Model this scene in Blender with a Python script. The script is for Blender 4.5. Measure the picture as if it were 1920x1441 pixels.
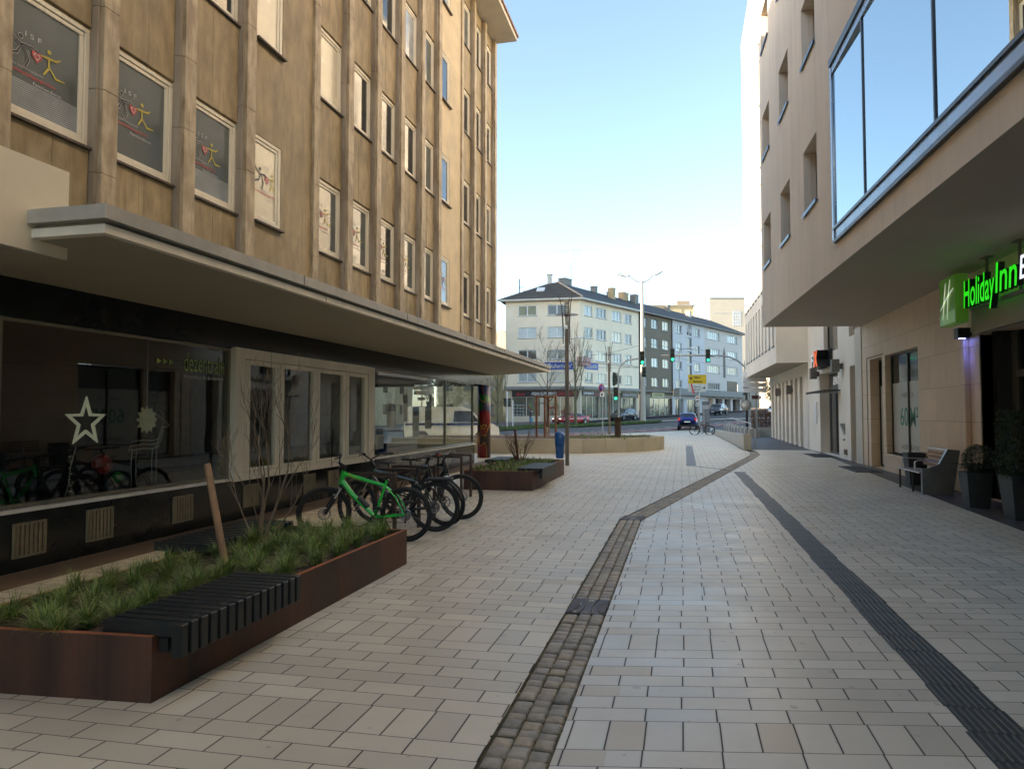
import bpy, bmesh, math, random
from mathutils import Matrix, Vector
R = math.radians
random.seed(7)
for o in list(bpy.data.objects): bpy.data.objects.remove(o)
SC = bpy.context.scene
COL = SC.collection

# ---------------------------------------------------------------- camera, sky, sun, exposure
cd = bpy.data.cameras.new('camera'); cam = bpy.data.objects.new('camera', cd); COL.objects.link(cam)
cd.sensor_width = 36; cd.lens = 24.956; cd.clip_start = .05; cd.clip_end = 3000
cam.location = (0, 0, 1.6); cam.rotation_euler = (R(90+2.345), 0, R(13.426))
SC.camera = cam
SUN_EL = 13.5; SUN_AZ = (-.93, -.37)         # horizontal direction towards the sun
W = bpy.data.worlds.new("World"); SC.world = W; W.use_nodes = True
wn = W.node_tree; bg = wn.nodes['Background']
sky = wn.nodes.new('ShaderNodeTexSky'); sky.sky_type = 'NISHITA'; sky.sun_disc = False
sky.sun_elevation = R(SUN_EL); sky.sun_rotation = math.atan2(SUN_AZ[0], SUN_AZ[1])
sky.altitude = 100; sky.air_density = .6; sky.dust_density = .8; sky.ozone_density = 2.0
hs = wn.nodes.new('ShaderNodeHueSaturation'); hs.inputs['Saturation'].default_value = 1.0
tn_ = wn.nodes.new('ShaderNodeMix'); tn_.data_type = 'RGBA'; tn_.blend_type = 'MULTIPLY'; tn_.inputs[0].default_value = 1; tn_.inputs[7].default_value = (1.16, .985, .74, 1)
wn.links.new(sky.outputs[0], hs.inputs['Color']); wn.links.new(hs.outputs[0], tn_.inputs[6]); wn.links.new(tn_.outputs[2], bg.inputs[0]); bg.inputs[1].default_value = .15
sl = bpy.data.lights.new('sun', 'SUN'); sun = bpy.data.objects.new('sun', sl); COL.objects.link(sun)
sl.energy = 3.4; sl.angle = R(.5); sl.color = (1, .80, .58)
sv = Vector((SUN_AZ[0]*math.cos(R(SUN_EL)), SUN_AZ[1]*math.cos(R(SUN_EL)), math.sin(R(SUN_EL))))
sun.rotation_euler = sv.to_track_quat('Z', 'Y').to_euler(); sun.location = (-40, -20, 60)
SC.view_settings.view_transform = 'Standard'; SC.view_settings.look = 'None'
SC.view_settings.gamma = 1; SC.view_settings.exposure = 2.5
SC.render.engine = 'CYCLES'
SC.cycles.max_bounces = 10; SC.cycles.diffuse_bounces = 7; SC.cycles.transparent_max_bounces = 16

# ---------------------------------------------------------------- node maths
class V:
    def __init__(s, nt, so): s.nt = nt; s.so = so
    def _m(s, op, b=None, c=None, rev=False):
        n = s.nt.nodes.new('ShaderNodeMath'); n.operation = op
        a = s
        for i, x in enumerate([a, b, c] if not rev else [b, a, c]):
            if x is None: continue
            if isinstance(x, V): s.nt.links.new(x.so, n.inputs[i])
            else: n.inputs[i].default_value = x
        return V(s.nt, n.outputs[0])
    def __add__(s, b): return s._m('ADD', b)
    __radd__ = __add__
    def __sub__(s, b): return s._m('SUBTRACT', b)
    def __rsub__(s, b): return s._m('SUBTRACT', b, rev=True)
    def __mul__(s, b): return s._m('MULTIPLY', b)
    __rmul__ = __mul__
    def __truediv__(s, b): return s._m('DIVIDE', b)
    def lt(s, b): return s._m('LESS_THAN', b)
    def gt(s, b): return s._m('GREATER_THAN', b)
    def floor(s): return s._m('FLOOR')
    def fmod(s, b): return s._m('FLOORED_MODULO', b)
    def min(s, b): return s._m('MINIMUM', b)
    def max(s, b): return s._m('MAXIMUM', b)
    def pow(s, b): return s._m('POWER', b)
    def abs(s): return s._m('ABSOLUTE')
    def sin(s): return s._m('SINE')
def sel(c, a, b): return c*a + (1-c)*b
def comb(nt, x, y, z=0):
    n = nt.nodes.new('ShaderNodeCombineXYZ')
    for i, q in enumerate((x, y, z)):
        if isinstance(q, V): nt.links.new(q.so, n.inputs[i])
        else: n.inputs[i].default_value = q
    return n.outputs[0]
def white(nt, vec):
    n = nt.nodes.new('ShaderNodeTexWhiteNoise'); n.noise_dimensions = '3D'; nt.links.new(vec, n.inputs['Vector'])
    return V(nt, n.outputs['Value'])
def noise(nt, scale, detail=4, rough=.55, vec=None, dist=0):
    n = nt.nodes.new('ShaderNodeTexNoise'); n.inputs['Scale'].default_value = scale
    n.inputs['Detail'].default_value = detail; n.inputs['Roughness'].default_value = rough; n.inputs['Distortion'].default_value = dist
    if vec is None: vec = coord(nt)
    nt.links.new(vec, n.inputs['Vector']); return V(nt, n.outputs['Fac'])
def coord(nt):
    for n in nt.nodes:
        if n.type == 'TEX_COORD': return n.outputs['Object']
    return nt.nodes.new('ShaderNodeTexCoord').outputs['Object']
def sep(nt, vec):
    n = nt.nodes.new('ShaderNodeSeparateXYZ'); nt.links.new(vec, n.inputs[0]); return [V(nt, o) for o in n.outputs]
def mixc(nt, f, a, b, mode='MIX'):
    n = nt.nodes.new('ShaderNodeMix'); n.data_type = 'RGBA'; n.blend_type = mode
    if isinstance(f, V): nt.links.new(f.so, n.inputs[0])
    else: n.inputs[0].default_value = f
    for i, x in ((6, a), (7, b)):
        if hasattr(x, 'is_output'): nt.links.new(x, n.inputs[i])
        else: n.inputs[i].default_value = (*x[:3], 1)
    return n.outputs[2]
def ramp(v, lo, hi):                        # linear step, clamped
    n = v.nt.nodes.new('ShaderNodeMapRange'); v.nt.links.new(v.so, n.inputs[0])
    n.inputs[1].default_value = lo; n.inputs[2].default_value = hi; return V(v.nt, n.outputs[0])
def bump(nt, h, strength, dist=.01):
    n = nt.nodes.new('ShaderNodeBump'); n.inputs['Strength'].default_value = strength; n.inputs['Distance'].default_value = dist
    nt.links.new(h.so, n.inputs['Height']); return n.outputs['Normal']
MATS = {}
def newmat(name):
    m = bpy.data.materials.new(name); m.use_nodes = True; nt = m.node_tree
    return m, nt, nt.nodes['Principled BSDF']
def mat(name, col, rough=.6, var=.12, scale=6, bmp=0, metal=0, col2=None, vscale=None, streak=False, spec=None, emit=None, es=1, fine=.0, coat=0, con=.15):
    """painted / stone / metal surface: a base colour mottled by two noises"""
    if name in MATS: return MATS[name]
    m, nt, p = newmat(name)
    vec = coord(nt)
    if streak:
        mp = nt.nodes.new('ShaderNodeMapping'); mp.inputs['Scale'].default_value = (1, 1, .2 if streak is True else streak); nt.links.new(vec, mp.inputs[0]); v2 = mp.outputs[0]
    else: v2 = vec
    n1 = noise(nt, scale, 5, .6, v2); n2 = noise(nt, scale*.17, 3, .5, vec)
    f = ramp(n1*.6+n2*.4, .5-con, .5+con)
    c2 = col2 or tuple(c*(1-var*2.2) for c in col); c1 = tuple(min(1, c*(1+var*.8)) for c in col) if not col2 else col
    c = mixc(nt, f, c2, c1)
    if streak and scale < 12 and not metal:
        mp2 = nt.nodes.new('ShaderNodeMapping'); mp2.inputs['Scale'].default_value = (1, 1, .035); nt.links.new(vec, mp2.inputs[0]); n5 = noise(nt, 16, 3, .6, mp2.outputs[0]); c = mixc(nt, ramp(n5, .54, .72)*ramp(n2, .35, .65)*.5, c, tuple(x*.45 for x in c2))
    if fine:
        n3 = noise(nt, 180, 2, .5); c = mixc(nt, ramp(n3, .3, .7)*fine, c, tuple(x*.35 for x in col))
    nt.links.new(c, p.inputs['Base Color']); p.inputs['Metallic'].default_value = metal
    r = ramp(n1, .2, .8)*.16+(rough-.08); nt.links.new(r.so, p.inputs['Roughness'])
    if bmp: nt.links.new(bump(nt, noise(nt, scale*6, 4), bmp, .01), p.inputs['Normal'])
    if spec is not None: p.inputs['Specular IOR Level'].default_value = spec
    if coat: p.inputs['Coat Weight'].default_value = coat; p.inputs['Coat Roughness'].default_value = .05
    if emit: p.inputs['Emission Color'].default_value = (*emit, 1); p.inputs['Emission Strength'].default_value = es
    MATS[name] = m; return m
def s2l(*c): return tuple(((x/255+.055)/1.055)**2.4 if x > 10 else x/255/12.92 for x in c)
def schlick(nt, f0=.04):
    lw = nt.nodes.new('ShaderNodeLayerWeight'); lw.inputs[0].default_value = .5
    f = V(nt, lw.outputs['Facing']).pow(5.0); return f*(1-f0)+f0
def glassmat(name, f0=.05, tint=(.9, .93, .92), gl=(1, 1, 1), rough=0, wob=0):
    if name in MATS: return MATS[name]
    m = bpy.data.materials.new(name); m.use_nodes = True; nt = m.node_tree; nt.nodes.remove(nt.nodes['Principled BSDF'])
    out = nt.nodes['Material Output']
    t = nt.nodes.new('ShaderNodeBsdfTransparent'); t.inputs[0].default_value = (*tint, 1)
    g = nt.nodes.new('ShaderNodeBsdfGlossy'); g.inputs['Roughness'].default_value = rough; g.inputs['Color'].default_value = (*gl, 1)
    if wob: nt.links.new(bump(nt, noise(nt, .7, 2), wob, .02), g.inputs['Normal'])
    mx = nt.nodes.new('ShaderNodeMixShader'); nt.links.new(schlick(nt, f0).so, mx.inputs[0])
    nt.links.new(t.outputs[0], mx.inputs[1]); nt.links.new(g.outputs[0], mx.inputs[2]); nt.links.new(mx.outputs[0], out.inputs[0])
    MATS[name] = m; return m

# ---------------------------------------------------------------- mesh builder
ROOT = {}
class MB:
    def __init__(s): s.v = []; s.f = []; s.m = []; s.sm = []
    def add(s, vs, fs, mi=0, smooth=False, M=None):
        b = len(s.v)
        for q in vs:
            q = Vector(q); s.v.append(M @ q if M is not None else q)
        for f in fs: s.f.append([b+i for i in f]); s.m.append(mi); s.sm.append(smooth)
    def box(s, x0, x1, y0, y1, z0, z1, mi=0, M=None):
        vs = [(x, y, z) for z in (z0, z1) for y in (y0, y1) for x in (x0, x1)]
        s.add(vs, [(0, 2, 3, 1), (4, 5, 7, 6), (0, 1, 5, 4), (2, 6, 7, 3), (0, 4, 6, 2), (1, 3, 7, 5)], mi, False, M); return s
    def bbox(s, x0, x1, y0, y1, z0, z1, b=.01, mi=0, M=None):     # box with all edges bevelled
        vs = []; idx = {}
        X = (x0, x1); Y = (y0, y1); Z = (z0, z1); sg = (1, -1)
        for i in (0, 1):
            for j in (0, 1):
                for k in (0, 1):
                    for a in range(3):
                        p = [X[i]+sg[i]*b, Y[j]+sg[j]*b, Z[k]+sg[k]*b]; p[a] = (X, Y, Z)[a][(i, j, k)[a]]
                        idx[i, j, k, a] = len(vs); vs.append(p)
        fs = []
        g = lambda i, j, k, a: idx[i, j, k, a]
        for i in (0, 1):
            fs.append([g(i, 0, 0, 0), g(i, 1, 0, 0), g(i, 1, 1, 0), g(i, 0, 1, 0)][::1 if i else -1])
            fs.append([g(0, i, 0, 1), g(0, i, 1, 1), g(1, i, 1, 1), g(1, i, 0, 1)][::1 if i else -1])
            fs.append([g(0, 0, i, 2), g(1, 0, i, 2), g(1, 1, i, 2), g(0, 1, i, 2)][::1 if i else -1])
        for i in (0, 1):
            for j in (0, 1):
                fs.append([g(i, j, 0, 0), g(i, j, 1, 0), g(i, j, 1, 1), g(i, j, 0, 1)])
                fs.append([g(i, 0, j, 0), g(i, 1, j, 0), g(i, 1, j, 2), g(i, 0, j, 2)])
                fs.append([g(0, i, j, 1), g(1, i, j, 1), g(1, i, j, 2), g(0, i, j, 2)])
                for k in (0, 1): fs.append([g(i, j, k, 0), g(i, j, k, 1), g(i, j, k, 2)])
        s.add(vs, fs, mi, False, M); return s
    def prism(s, pts, z0, z1, mi=0, M=None, caps=True):
        n = len(pts); vs = [(p[0], p[1], z0) for p in pts]+[(p[0], p[1], z1) for p in pts]
        fs = [(i, (i+1) % n, n+(i+1) % n, n+i) for i in range(n)]
        if caps: fs += [tuple(range(n))[::-1], tuple(range(n, 2*n))]
        s.add(vs, fs, mi, False, M); return s
    def tube(s, pts, r, n=8, mi=0, M=None, cap=True, smooth=True):
        pts = [Vector(p) for p in pts]; k = len(pts)
        rr = r if isinstance(r, (list, tuple)) else [r]*k
        vs = []; up = None
        for i, p in enumerate(pts):
            d = (pts[min(i+1, k-1)]-pts[max(i-1, 0)])
            if d.length < 1e-9: d = Vector((0, 0, 1))
            d.normalize()
            if up is None: up = Vector((0, 0, 1)) if abs(d.z) < .9 else Vector((1, 0, 0))
            a = d.cross(up)
            if a.length < 1e-4: a = d.cross(Vector((0, 1, .3)))
            a.normalize(); b = a.cross(d).normalized(); up = b
            for j in range(n):
                t = 2*math.pi*j/n; vs.append(p+(a*math.cos(t)+b*math.sin(t))*rr[i])
        fs = [(i*n+j, i*n+(j+1) % n, (i+1)*n+(j+1) % n, (i+1)*n+j) for i in range(k-1) for j in range(n)]
        s.add(vs, fs, mi, smooth, M)
        if cap and n > 2: s.add([vs[j] for j in range(n)], [tuple(range(n))[::-1]], mi, False, M); s.add(vs[-n:], [tuple(range(n))], mi, False, M)
        return s
    def lathe(s, prof, n=24, mi=0, M=None, smooth=True):
        vs = []; k = len(prof)
        for (r, z) in prof:
            for j in range(n): t = 2*math.pi*j/n; vs.append((r*math.cos(t), r*math.sin(t), z))
        fs = [(i*n+j, i*n+(j+1) % n, (i+1)*n+(j+1) % n, (i+1)*n+j) for i in range(k-1) for j in range(n)]
        fs += [tuple(range(n))[::-1], tuple(range((k-1)*n, k*n))]
        s.add(vs, fs, mi, smooth, M); return s
    def torus(s, c, R0, r, n=40, m=10, mi=0, M=None, axis='y', sq=1.0):
        vs = []
        for i in range(n):
            a = 2*math.pi*i/n
            for j in range(m):
                b = 2*math.pi*j/m; q = R0+r*math.cos(b); w = r*math.sin(b)*sq
                vs.append((c[0]+q*math.cos(a), c[1]+w, c[2]+q*math.sin(a)) if axis == 'y' else (c[0]+q*math.cos(a), c[1]+q*math.sin(a), c[2]+w))
        fs = [(i*m+j, i*m+(j+1) % m, ((i+1) % n)*m+(j+1) % m, ((i+1) % n)*m+j) for i in range(n) for j in range(m)]
        s.add(vs, fs, mi, True, M); return s
    def quad(s, a, b, c, d, mi=0, M=None): s.add([a, b, c, d], [(0, 1, 2, 3)], mi, False, M); return s
    def build(s, name, mats, parent=None, label=None, world=True):
        me = bpy.data.meshes.new(name)
        M = None
        if parent is not None and world and parent in ROOT: M = ROOT[parent]
        me.from_pydata([tuple(M @ q) if M is not None else tuple(q) for q in s.v], [], s.f)
        if not isinstance(mats, (list, tuple)): mats = [mats]
        for m in mats: me.materials.append(m)
        me.polygons.foreach_set('material_index', s.m); me.polygons.foreach_set('use_smooth', s.sm); me.update()
        o = bpy.data.objects.new(name, me); COL.objects.link(o)
        if parent is not None: o.parent = parent; ROOT[o] = ROOT.get(parent) or Matrix.Identity(4)
        if label: o['label'] = label
        return o
def tag(o, label, cat, group=None, kind=None):
    if label: o['label'] = label
    if cat: o['category'] = cat
    if group: o['group'] = group
    if kind: o['kind'] = kind
    return o
def thing(name, label, cat, loc=(0, 0, 0), rz=0, group=None):
    o = bpy.data.objects.new(name, None); COL.objects.link(o); o.location = loc; o.rotation_euler = (0, 0, rz); o.empty_display_size = .2
    ROOT[o] = (Matrix.Translation(loc) @ Matrix.Rotation(rz, 4, 'Z')).inverted()
    return tag(o, label, cat, group)
def kids(o): return [c for c in bpy.data.objects if c.parent == o]
KID = {}
def copytree(o, parent, off=None):
    ch = KID.get(o)
    if ch is None: ch = KID[o] = kids(o)
    c = o.copy(); COL.objects.link(c)
    if parent is not None: c.parent = parent
    for k in ch: copytree(k, c)
    return c
def struct(name, mb, mats): o = mb.build(name, mats); o['kind'] = 'structure'; return o
def gz(x, y, w=.15):
    p = -1.363+.01925*x+.02293*y
    return 0 if p <= -w else ((p+w)**2/(4*w) if p < w else p)
def frame(o, d, flip=False):
    """matrix of a wall: local x along the wall, local y outwards, local z up"""
    d = Vector((d[0], d[1], 0)).normalized(); n = Vector((d.y, -d.x, 0))
    if flip: n = -n
    return Matrix(((d.x, n.x, 0, o[0]), (d.y, n.y, 0, o[1]), (0, 0, 1, 0), (0, 0, 0, 1)))
def wall(mb, M, s0, s1, z0, z1, holes, mi=0, y=0, rmi=None):
    """a wall sheet with openings (sa, sb, za, zb, depth) and their reveals"""
    ss = sorted({s0, s1, *[h[0] for h in holes], *[h[1] for h in holes]}); zs = sorted({z0, z1, *[h[2] for h in holes], *[h[3] for h in holes]})
    ss = [q for q in ss if s0 <= q <= s1]; zs = [q for q in zs if z0 <= q <= z1]
    for i in range(len(ss)-1):
        for j in range(len(zs)-1):
            cs = (ss[i]+ss[i+1])/2; cz = (zs[j]+zs[j+1])/2
            if any(h[0] < cs < h[1] and h[2] < cz < h[3] for h in holes): continue
            mb.quad((ss[i], y, zs[j]), (ss[i+1], y, zs[j]), (ss[i+1], y, zs[j+1]), (ss[i], y, zs[j+1]), mi, M)
    rm = mi if rmi is None else rmi
    for a, b, c, d, dp in holes:
        q = y-dp
        mb.quad((a, y, c), (a, q, c), (a, q, d), (a, y, d), rm, M); mb.quad((b, q, c), (b, y, c), (b, y, d), (b, q, d), rm, M)
        mb.quad((a, q, d), (b, q, d), (b, y, d), (a, y, d), rm, M); mb.quad((a, y, c), (b, y, c), (b, q, c), (a, q, c), rm, M)
def text(s, M, w, h, mt, name, parent, ext=.004, bold=0, label=None, shear=0):
    """lettering fitted to width w and height h; local x reads, y up, z out"""
    cu = bpy.data.curves.new('lettering', 'FONT'); cu.body = s; cu.extrude = 0; cu.offset = bold; cu.resolution_u = 3; cu.shear = shear
    o = bpy.data.objects.new('lettering', cu); COL.objects.link(o); bpy.context.view_layer.update()
    me = bpy.data.meshes.new_from_object(o.evaluated_get(bpy.context.evaluated_depsgraph_get()))
    bpy.data.objects.remove(o); bpy.data.curves.remove(cu)
    xs = [v.co.x for v in me.vertices]; ys = [v.co.y for v in me.vertices]
    x0, x1, y0, y1 = min(xs), max(xs), min(ys), max(ys); sx = w/(x1-x0); sy = h/(y1-y0)
    mb = MB(); P = [((v.co.x-x0)*sx, (v.co.y-y0)*sy) for v in me.vertices]
    fs = [tuple(p.vertices) for p in me.polygons]
    mb.add([(x, y, ext) for x, y in P], fs, 0, False, M)
    if ext > .01:
        mb.add([(x, y, 0) for x, y in P], [f[::-1] for f in fs], 0, False, M)
        cnt = {}
        for f in fs:
            for i in range(len(f)):
                e = (f[i], f[(i+1) % len(f)]); k = tuple(sorted(e)); cnt.setdefault(k, []).append(e)
        for k, l in cnt.items():
            if len(l) == 1:
                a, b = l[0]; mb.add([(*P[a], 0), (*P[b], 0), (*P[b], ext), (*P[a], ext)], [(0, 1, 2, 3)], 1, False, M)
    bpy.data.meshes.remove(me)
    return mb.build(name, mt if isinstance(mt, list) else [mt, mt], parent, label)
def tframe(p, xdir, out=None, up=(0, 0, 1)):
    x = Vector(xdir).normalized(); u = Vector(up); z = x.cross(u).normalized(); u = z.cross(x)
    return Matrix(((x.x, u.x, z.x, p[0]), (x.y, u.y, z.y, p[1]), (x.z, u.z, z.z, p[2]), (0, 0, 0, 1)))

# ---------------------------------------------------------------- shared materials
def pavemat(name, skew, y0, base, rough, tan=.02, edge=None):
    m, nt, p = newmat(name); X, Y, Z = sep(nt, coord(nt))
    v = Y-X*skew-y0+300*1.485
    t = v.fmod(1.485); per = (v/1.485).floor()
    wide = t.lt(.33); tn = t-.33
    row = sel(wide, 0, (tn/.165).floor()+1)
    vv = sel(wide, t, tn.fmod(.165)); hh = sel(wide, .33, .165)
    ww = sel(wide, .184, .368)
    rid = per*8+row; sh = rid.fmod(2)*.184
    jit = (white(nt, comb(nt, rid, 3.3))-.5)*.03
    u = X+sh+.01+jit+184; uu = u.fmod(ww); cid = (u/ww).floor()
    dx = uu.min(ww-uu); dv = vv.min(hh-vv)
    j = (dx.lt(.0038)).max(dv.lt(.0022))
    soft = 1-ramp(dx.min(dv*1.4), .003, .012)
    wn_ = white(nt, comb(nt, cid, rid, 1.7)); w2 = white(nt, comb(nt, cid, rid, 9.1))
    tf = w2.lt(tan)
    if edge: tf = tf.max(X.lt(edge)*X.gt(edge-.5)*rid.fmod(2)*(1-wide)*Y.lt(11)*w2.lt(.8))
    sp = noise(nt, 260, 2, .6); st = noise(nt, .9, 6, .65); st2 = noise(nt, 14, 5, .7)
    c = mixc(nt, wn_, tuple(q*.86 for q in base), tuple(min(1, q*1.1) for q in base))
    c = mixc(nt, tf*.55, c, (base[0]*.78, base[1]*.66, base[2]*.47))
    c = mixc(nt, ramp(sp, .35, .7)*.22, c, tuple(q*.45 for q in base))
    c = mixc(nt, ramp(st, .42, .75)*.30, c, tuple(q*.6 for q in base))
    c = mixc(nt, ramp(st2, .55, .85)*.25, c, (base[0]*.6, base[1]*.55, base[2]*.45))
    spots = ramp(noise(nt, 30, 1, .5), .80, .82)
    c = mixc(nt, spots*.5, c, tuple(q*.35 for q in base)); gum = 1-ramp(noise(nt, 13, 0, .5), .17, .19); c = mixc(nt, gum*.45, c, tuple(q*.4 for q in base))
    c = mixc(nt, soft*.35, c, tuple(q*.45 for q in base))
    c = mixc(nt, j, c, (.045, .042, .034))
    nt.links.new(c, p.inputs['Base Color'])
    r = (wn_-.5)*.12+rough+ramp(st, .3, .8)*.18+j*.4-ramp(st2, .4, .8)*.06; nt.links.new(r.so, p.inputs['Roughness'])
    h = (1-j)+(wn_*.25)+sp*.12
    nt.links.new(bump(nt, h, .35, .004), p.inputs['Normal'])
    return m
PAVE_L = pavemat('light concrete paving slabs left', .03, 3.40, (.635, .59, .475), .42, .01)
PAVE_R = pavemat('light concrete paving slabs right', .2, 3.535, (.62, .585, .50), .36, .02, -.36)
ASPH = mat('asphalt', (.10, .097, .093), .8, .12, 3, .3, fine=.3)
EARTH = mat('earth', (.075, .05, .032), .9, .25, 8, .5)
CLINK = mat('brown clinker strip', (.22, .15, .095), .7, .2, 5, .2, col2=(.13, .09, .065))
STEELD = mat('dark steel', (.05, .05, .052), .4, .1, 9, metal=.6)
BLACK = mat('black plastic', (.012, .012, .013), .45, .1, 20)
RUB = mat('tyre rubber', (.018, .018, .019), .75, .1, 20)
ALU = mat('brushed aluminium', (.62, .62, .60), .32, .05, 8, metal=.9)
GALV = mat('galvanised steel', (.36, .37, .36), .45, .1, 7, metal=.6, streak=True)
WHITE = mat('white paint', (.78, .78, .76), .45, .04, 5)
WOOD = mat('light brown stake wood', (.33, .19, .095), .65, .2, 12, .2, streak=True)
BARK = mat('grey brown bark', (.13, .10, .07), .85, .2, 14, .4)
BARKG = mat('olive green bark', (.16, .15, .08), .85, .2, 14, .4)
PANE = mat('dark window glass', (.045, .05, .05), .06, .2, .6, spec=.9)
PANEG = mat('grey green window glass', (.16, .18, .165), .07, .15, .6, spec=.9)
PANEC = mat('window with cream curtain', (.74, .68, .50), .25, .08, 1.5, spec=.6)
PANEB = mat('window with net curtain', (.42, .46, .46), .12, .12, 3, spec=.8)
FRAME = mat('cream window frame', (.82, .76, .60), .45, .05, 6, streak=True)
FRAMEW = mat('white window frame', (.75, .76, .76), .45, .03, 6)

# ---------------------------------------------------------------- ground, paving, roads
mb = MB()
xs = [-2500, -900, -400, -200]+[-140+10*i for i in range(36)]+[300, 500, 1000, 2500]; ys = [-2500, -600, -100]+[-20+8*i for i in range(36)]+[320, 500, 900, 2500]
vs = []
for y in ys:
    for x in xs:
        cx = max(-60, min(40, x)); cy = max(0, min(180, y)); vs.append((x, y, gz(cx, cy)-.05))
n = len(xs); mb.add(vs, [(j*n+i, j*n+i+1, (j+1)*n+i+1, (j+1)*n+i) for j in range(len(ys)-1) for i in range(n-1)])
struct('ground', mb, ASPH)
kerbpts = [(-21, 24), (-11.3, 42.2), (-9.9, 47.2), (-6.3, 54.5), (-3.3, 59.2), (-.6, 63.4), (2.9, 68.5)]
left = [(-.93, -8), (-.93, 10.93), (-.91, 11.05), (2.12, 26.5), (2.60, 29.2), (2.75, 31.5), (2.62, 33), (2.2, 60), (2.9, 68.5)]
mb = MB(); mb.add([(x, y, 0 if y < 55 else gz(x, y)) for x, y in left+kerbpts[-2::-1]+[(-21, -8)]], [tuple(range(len(left)+len(kerbpts)))]); struct('paving', mb, PAVE_L)
mb = MB(); rp = [(-.60, -8), (-.60, 10.83), (2.45, 26.35), (2.95, 29.1), (3.08, 31.5), (3.0, 33.1), (5.6, 33.2), (5.6, -8)]
mb.add([(x, y, 0) for x, y in rp], [tuple(range(len(rp)))]); struct('paving', mb, PAVE_R)
mb = MB()
for a, b in zip(kerbpts[:-1], kerbpts[1:]):
    d = (Vector(b)-Vector(a)).normalized(); q = Vector((-d.y, d.x))*.14
    za, zb = gz(*a)+.004, gz(*b)+.004
    mb.add([(a[0], a[1], za), (b[0], b[1], zb), (b[0]+q.x, b[1]+q.y, zb), (a[0]+q.x, a[1]+q.y, za), (b[0]+q.x, b[1]+q.y, zb-.3), (a[0]+q.x, a[1]+q.y, za-.3)], [(0, 1, 2, 3), (3, 2, 4, 5)])
struct('kerb', mb, mat('kerb stone', (.42, .40, .36), .7, .1, 4))
# asphalt beside the hotel
mb = MB(); q = [(3.0, 33.1), (2.9, 35), (3.2, 60), (12, 60), (12, 33.2)]; mb.add([(x, y, gz(x, y)-.004) for x, y in q], [tuple(range(5))]); struct('asphalt_path', mb, mat('blue grey asphalt', (.10, .11, .125), .55, .12, 5, .2, fine=.2))
# road with a ribbon for every marking
def ribbon(mb, A, B, dz, mi=0, sub=6):
    for i in range(len(A)-1):
        for k in range(sub):
            t0, t1 = k/sub, (k+1)/sub
            p = [(A[i][0]*(1-t)+A[i+1][0]*t, A[i][1]*(1-t)+A[i+1][1]*t) for t in (t0, t1)]+[(B[i][0]*(1-t)+B[i+1][0]*t, B[i][1]*(1-t)+B[i+1][1]*t) for t in (t1, t0)]
            mb.add([(x, y, gz(x, y)+dz) for x, y in p], [(0, 1, 2, 3)], mi)
def lerp(A, B, t): return [(a[0]*(1-t)+b[0]*t, a[1]*(1-t)+b[1]*t) for a, b in zip(A, B)]
RA = [(-16, 34), (-11.09, 42.6), (-9.7, 48.2), (-7.88, 53.2), (-6.3, 56.5), (-3.5, 62), (-.4, 66.2), (3.25, 72.5), (6.98, 80), (12, 90)]
RB = [(-17, 36.5), (-11.94, 45.8), (-10.5, 51.5), (-8.5, 57.6), (-6.9, 61.0), (-3.7, 66), (-.42, 70.3), (3.37, 77), (7.19, 84.6), (12.3, 94)]
mb = MB(); ribbon(mb, RA, lerp(RA, RB, .38), .004); ribbon(mb, lerp(RA, RB, .62), RB, .004); struct('cycle_lane', mb, mat('red cycle lane asphalt', (.30, .105, .08), .7, .15, 3, fine=.2))
mb = MB()
for t in (-.06, .45, 1.02, 1.75):
    a = lerp(RA, RB, t); b = lerp(RA, RB, t+.085)
    if t in (-.06, 1.02): ribbon(mb, a, b, .008)
    else:
        for i in range(len(a)-1):
            for k in range(0, 6, 2):
                t0, t1 = k/6, (k+1)/6
                ribbon(mb, [lerp([a[i]], [a[i+1]], t0)[0], lerp([a[i]], [a[i+1]], t1)[0]], [lerp([b[i]], [b[i+1]], t0)[0], lerp([b[i]], [b[i+1]], t1)[0]], .008, 0, 1)
struct('road_markings', mb, mat('road marking paint', (.62, .60, .58), .6, .12, 6))
GN = [(-16.9, 61.5), (-16.01, 67.08), (-14.89, 71.87), (-11.94, 74.25), (-8.94, 77.46), (-5.4, 81.27), (-2.32, 85.96)]
GF = [(-23, 74), (-19.2, 80.44), (-16.99, 81.98), (-13.22, 82.6), (-9.62, 84.0), (-5.61, 88.37), (-2.42, 88.77)]
TF = [(-26, 76), (-19.86, 83.21), (-17.54, 84.64), (-13.78, 85.71), (-10.05, 87.14), (-5.81, 91.42), (-2.5, 91.83)]
mb = MB(); ribbon(mb, GN, GF, .05); struct('median', mb, EARTH)
mb = MB(); ribbon(mb, GF, TF, .045); ribbon(mb, [(-2.42, 88.8), (2.7, 90.5), (7.8, 92), (16, 96)], [(-2.5, 91.83), (2.72, 93.2), (7.84, 95.5), (16, 99)], .045); struct('median', mb, mat('pale median stone', (.55, .47, .38), .7, .1, 4))
grassmat = mat('grass', (.09, .16, .035), .7, .3, 5, col2=(.05, .085, .02))
mb = MB(); rnd = random.Random(3)
for i in range(len(GN)-1):
    for k in range(1500):
        t, w = rnd.random(), rnd.random()
        x = (GN[i][0]*(1-t)+GN[i+1][0]*t)*(1-w)+(GF[i][0]*(1-t)+GF[i+1][0]*t)*w; y = (GN[i][1]*(1-t)+GN[i+1][1]*t)*(1-w)+(GF[i][1]*(1-t)+GF[i+1][1]*t)*w
        z = gz(x, y)+.05; a = rnd.random()*6.3; h = rnd.uniform(.05, .16); c, s_ = math.cos(a)*.09, math.sin(a)*.09
        mb.add([(x-c, y-s_, z), (x+c, y+s_, z), (x+rnd.uniform(-.06, .06), y+rnd.uniform(-.06, .06), z+h)], [(0, 1, 2)])
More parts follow.
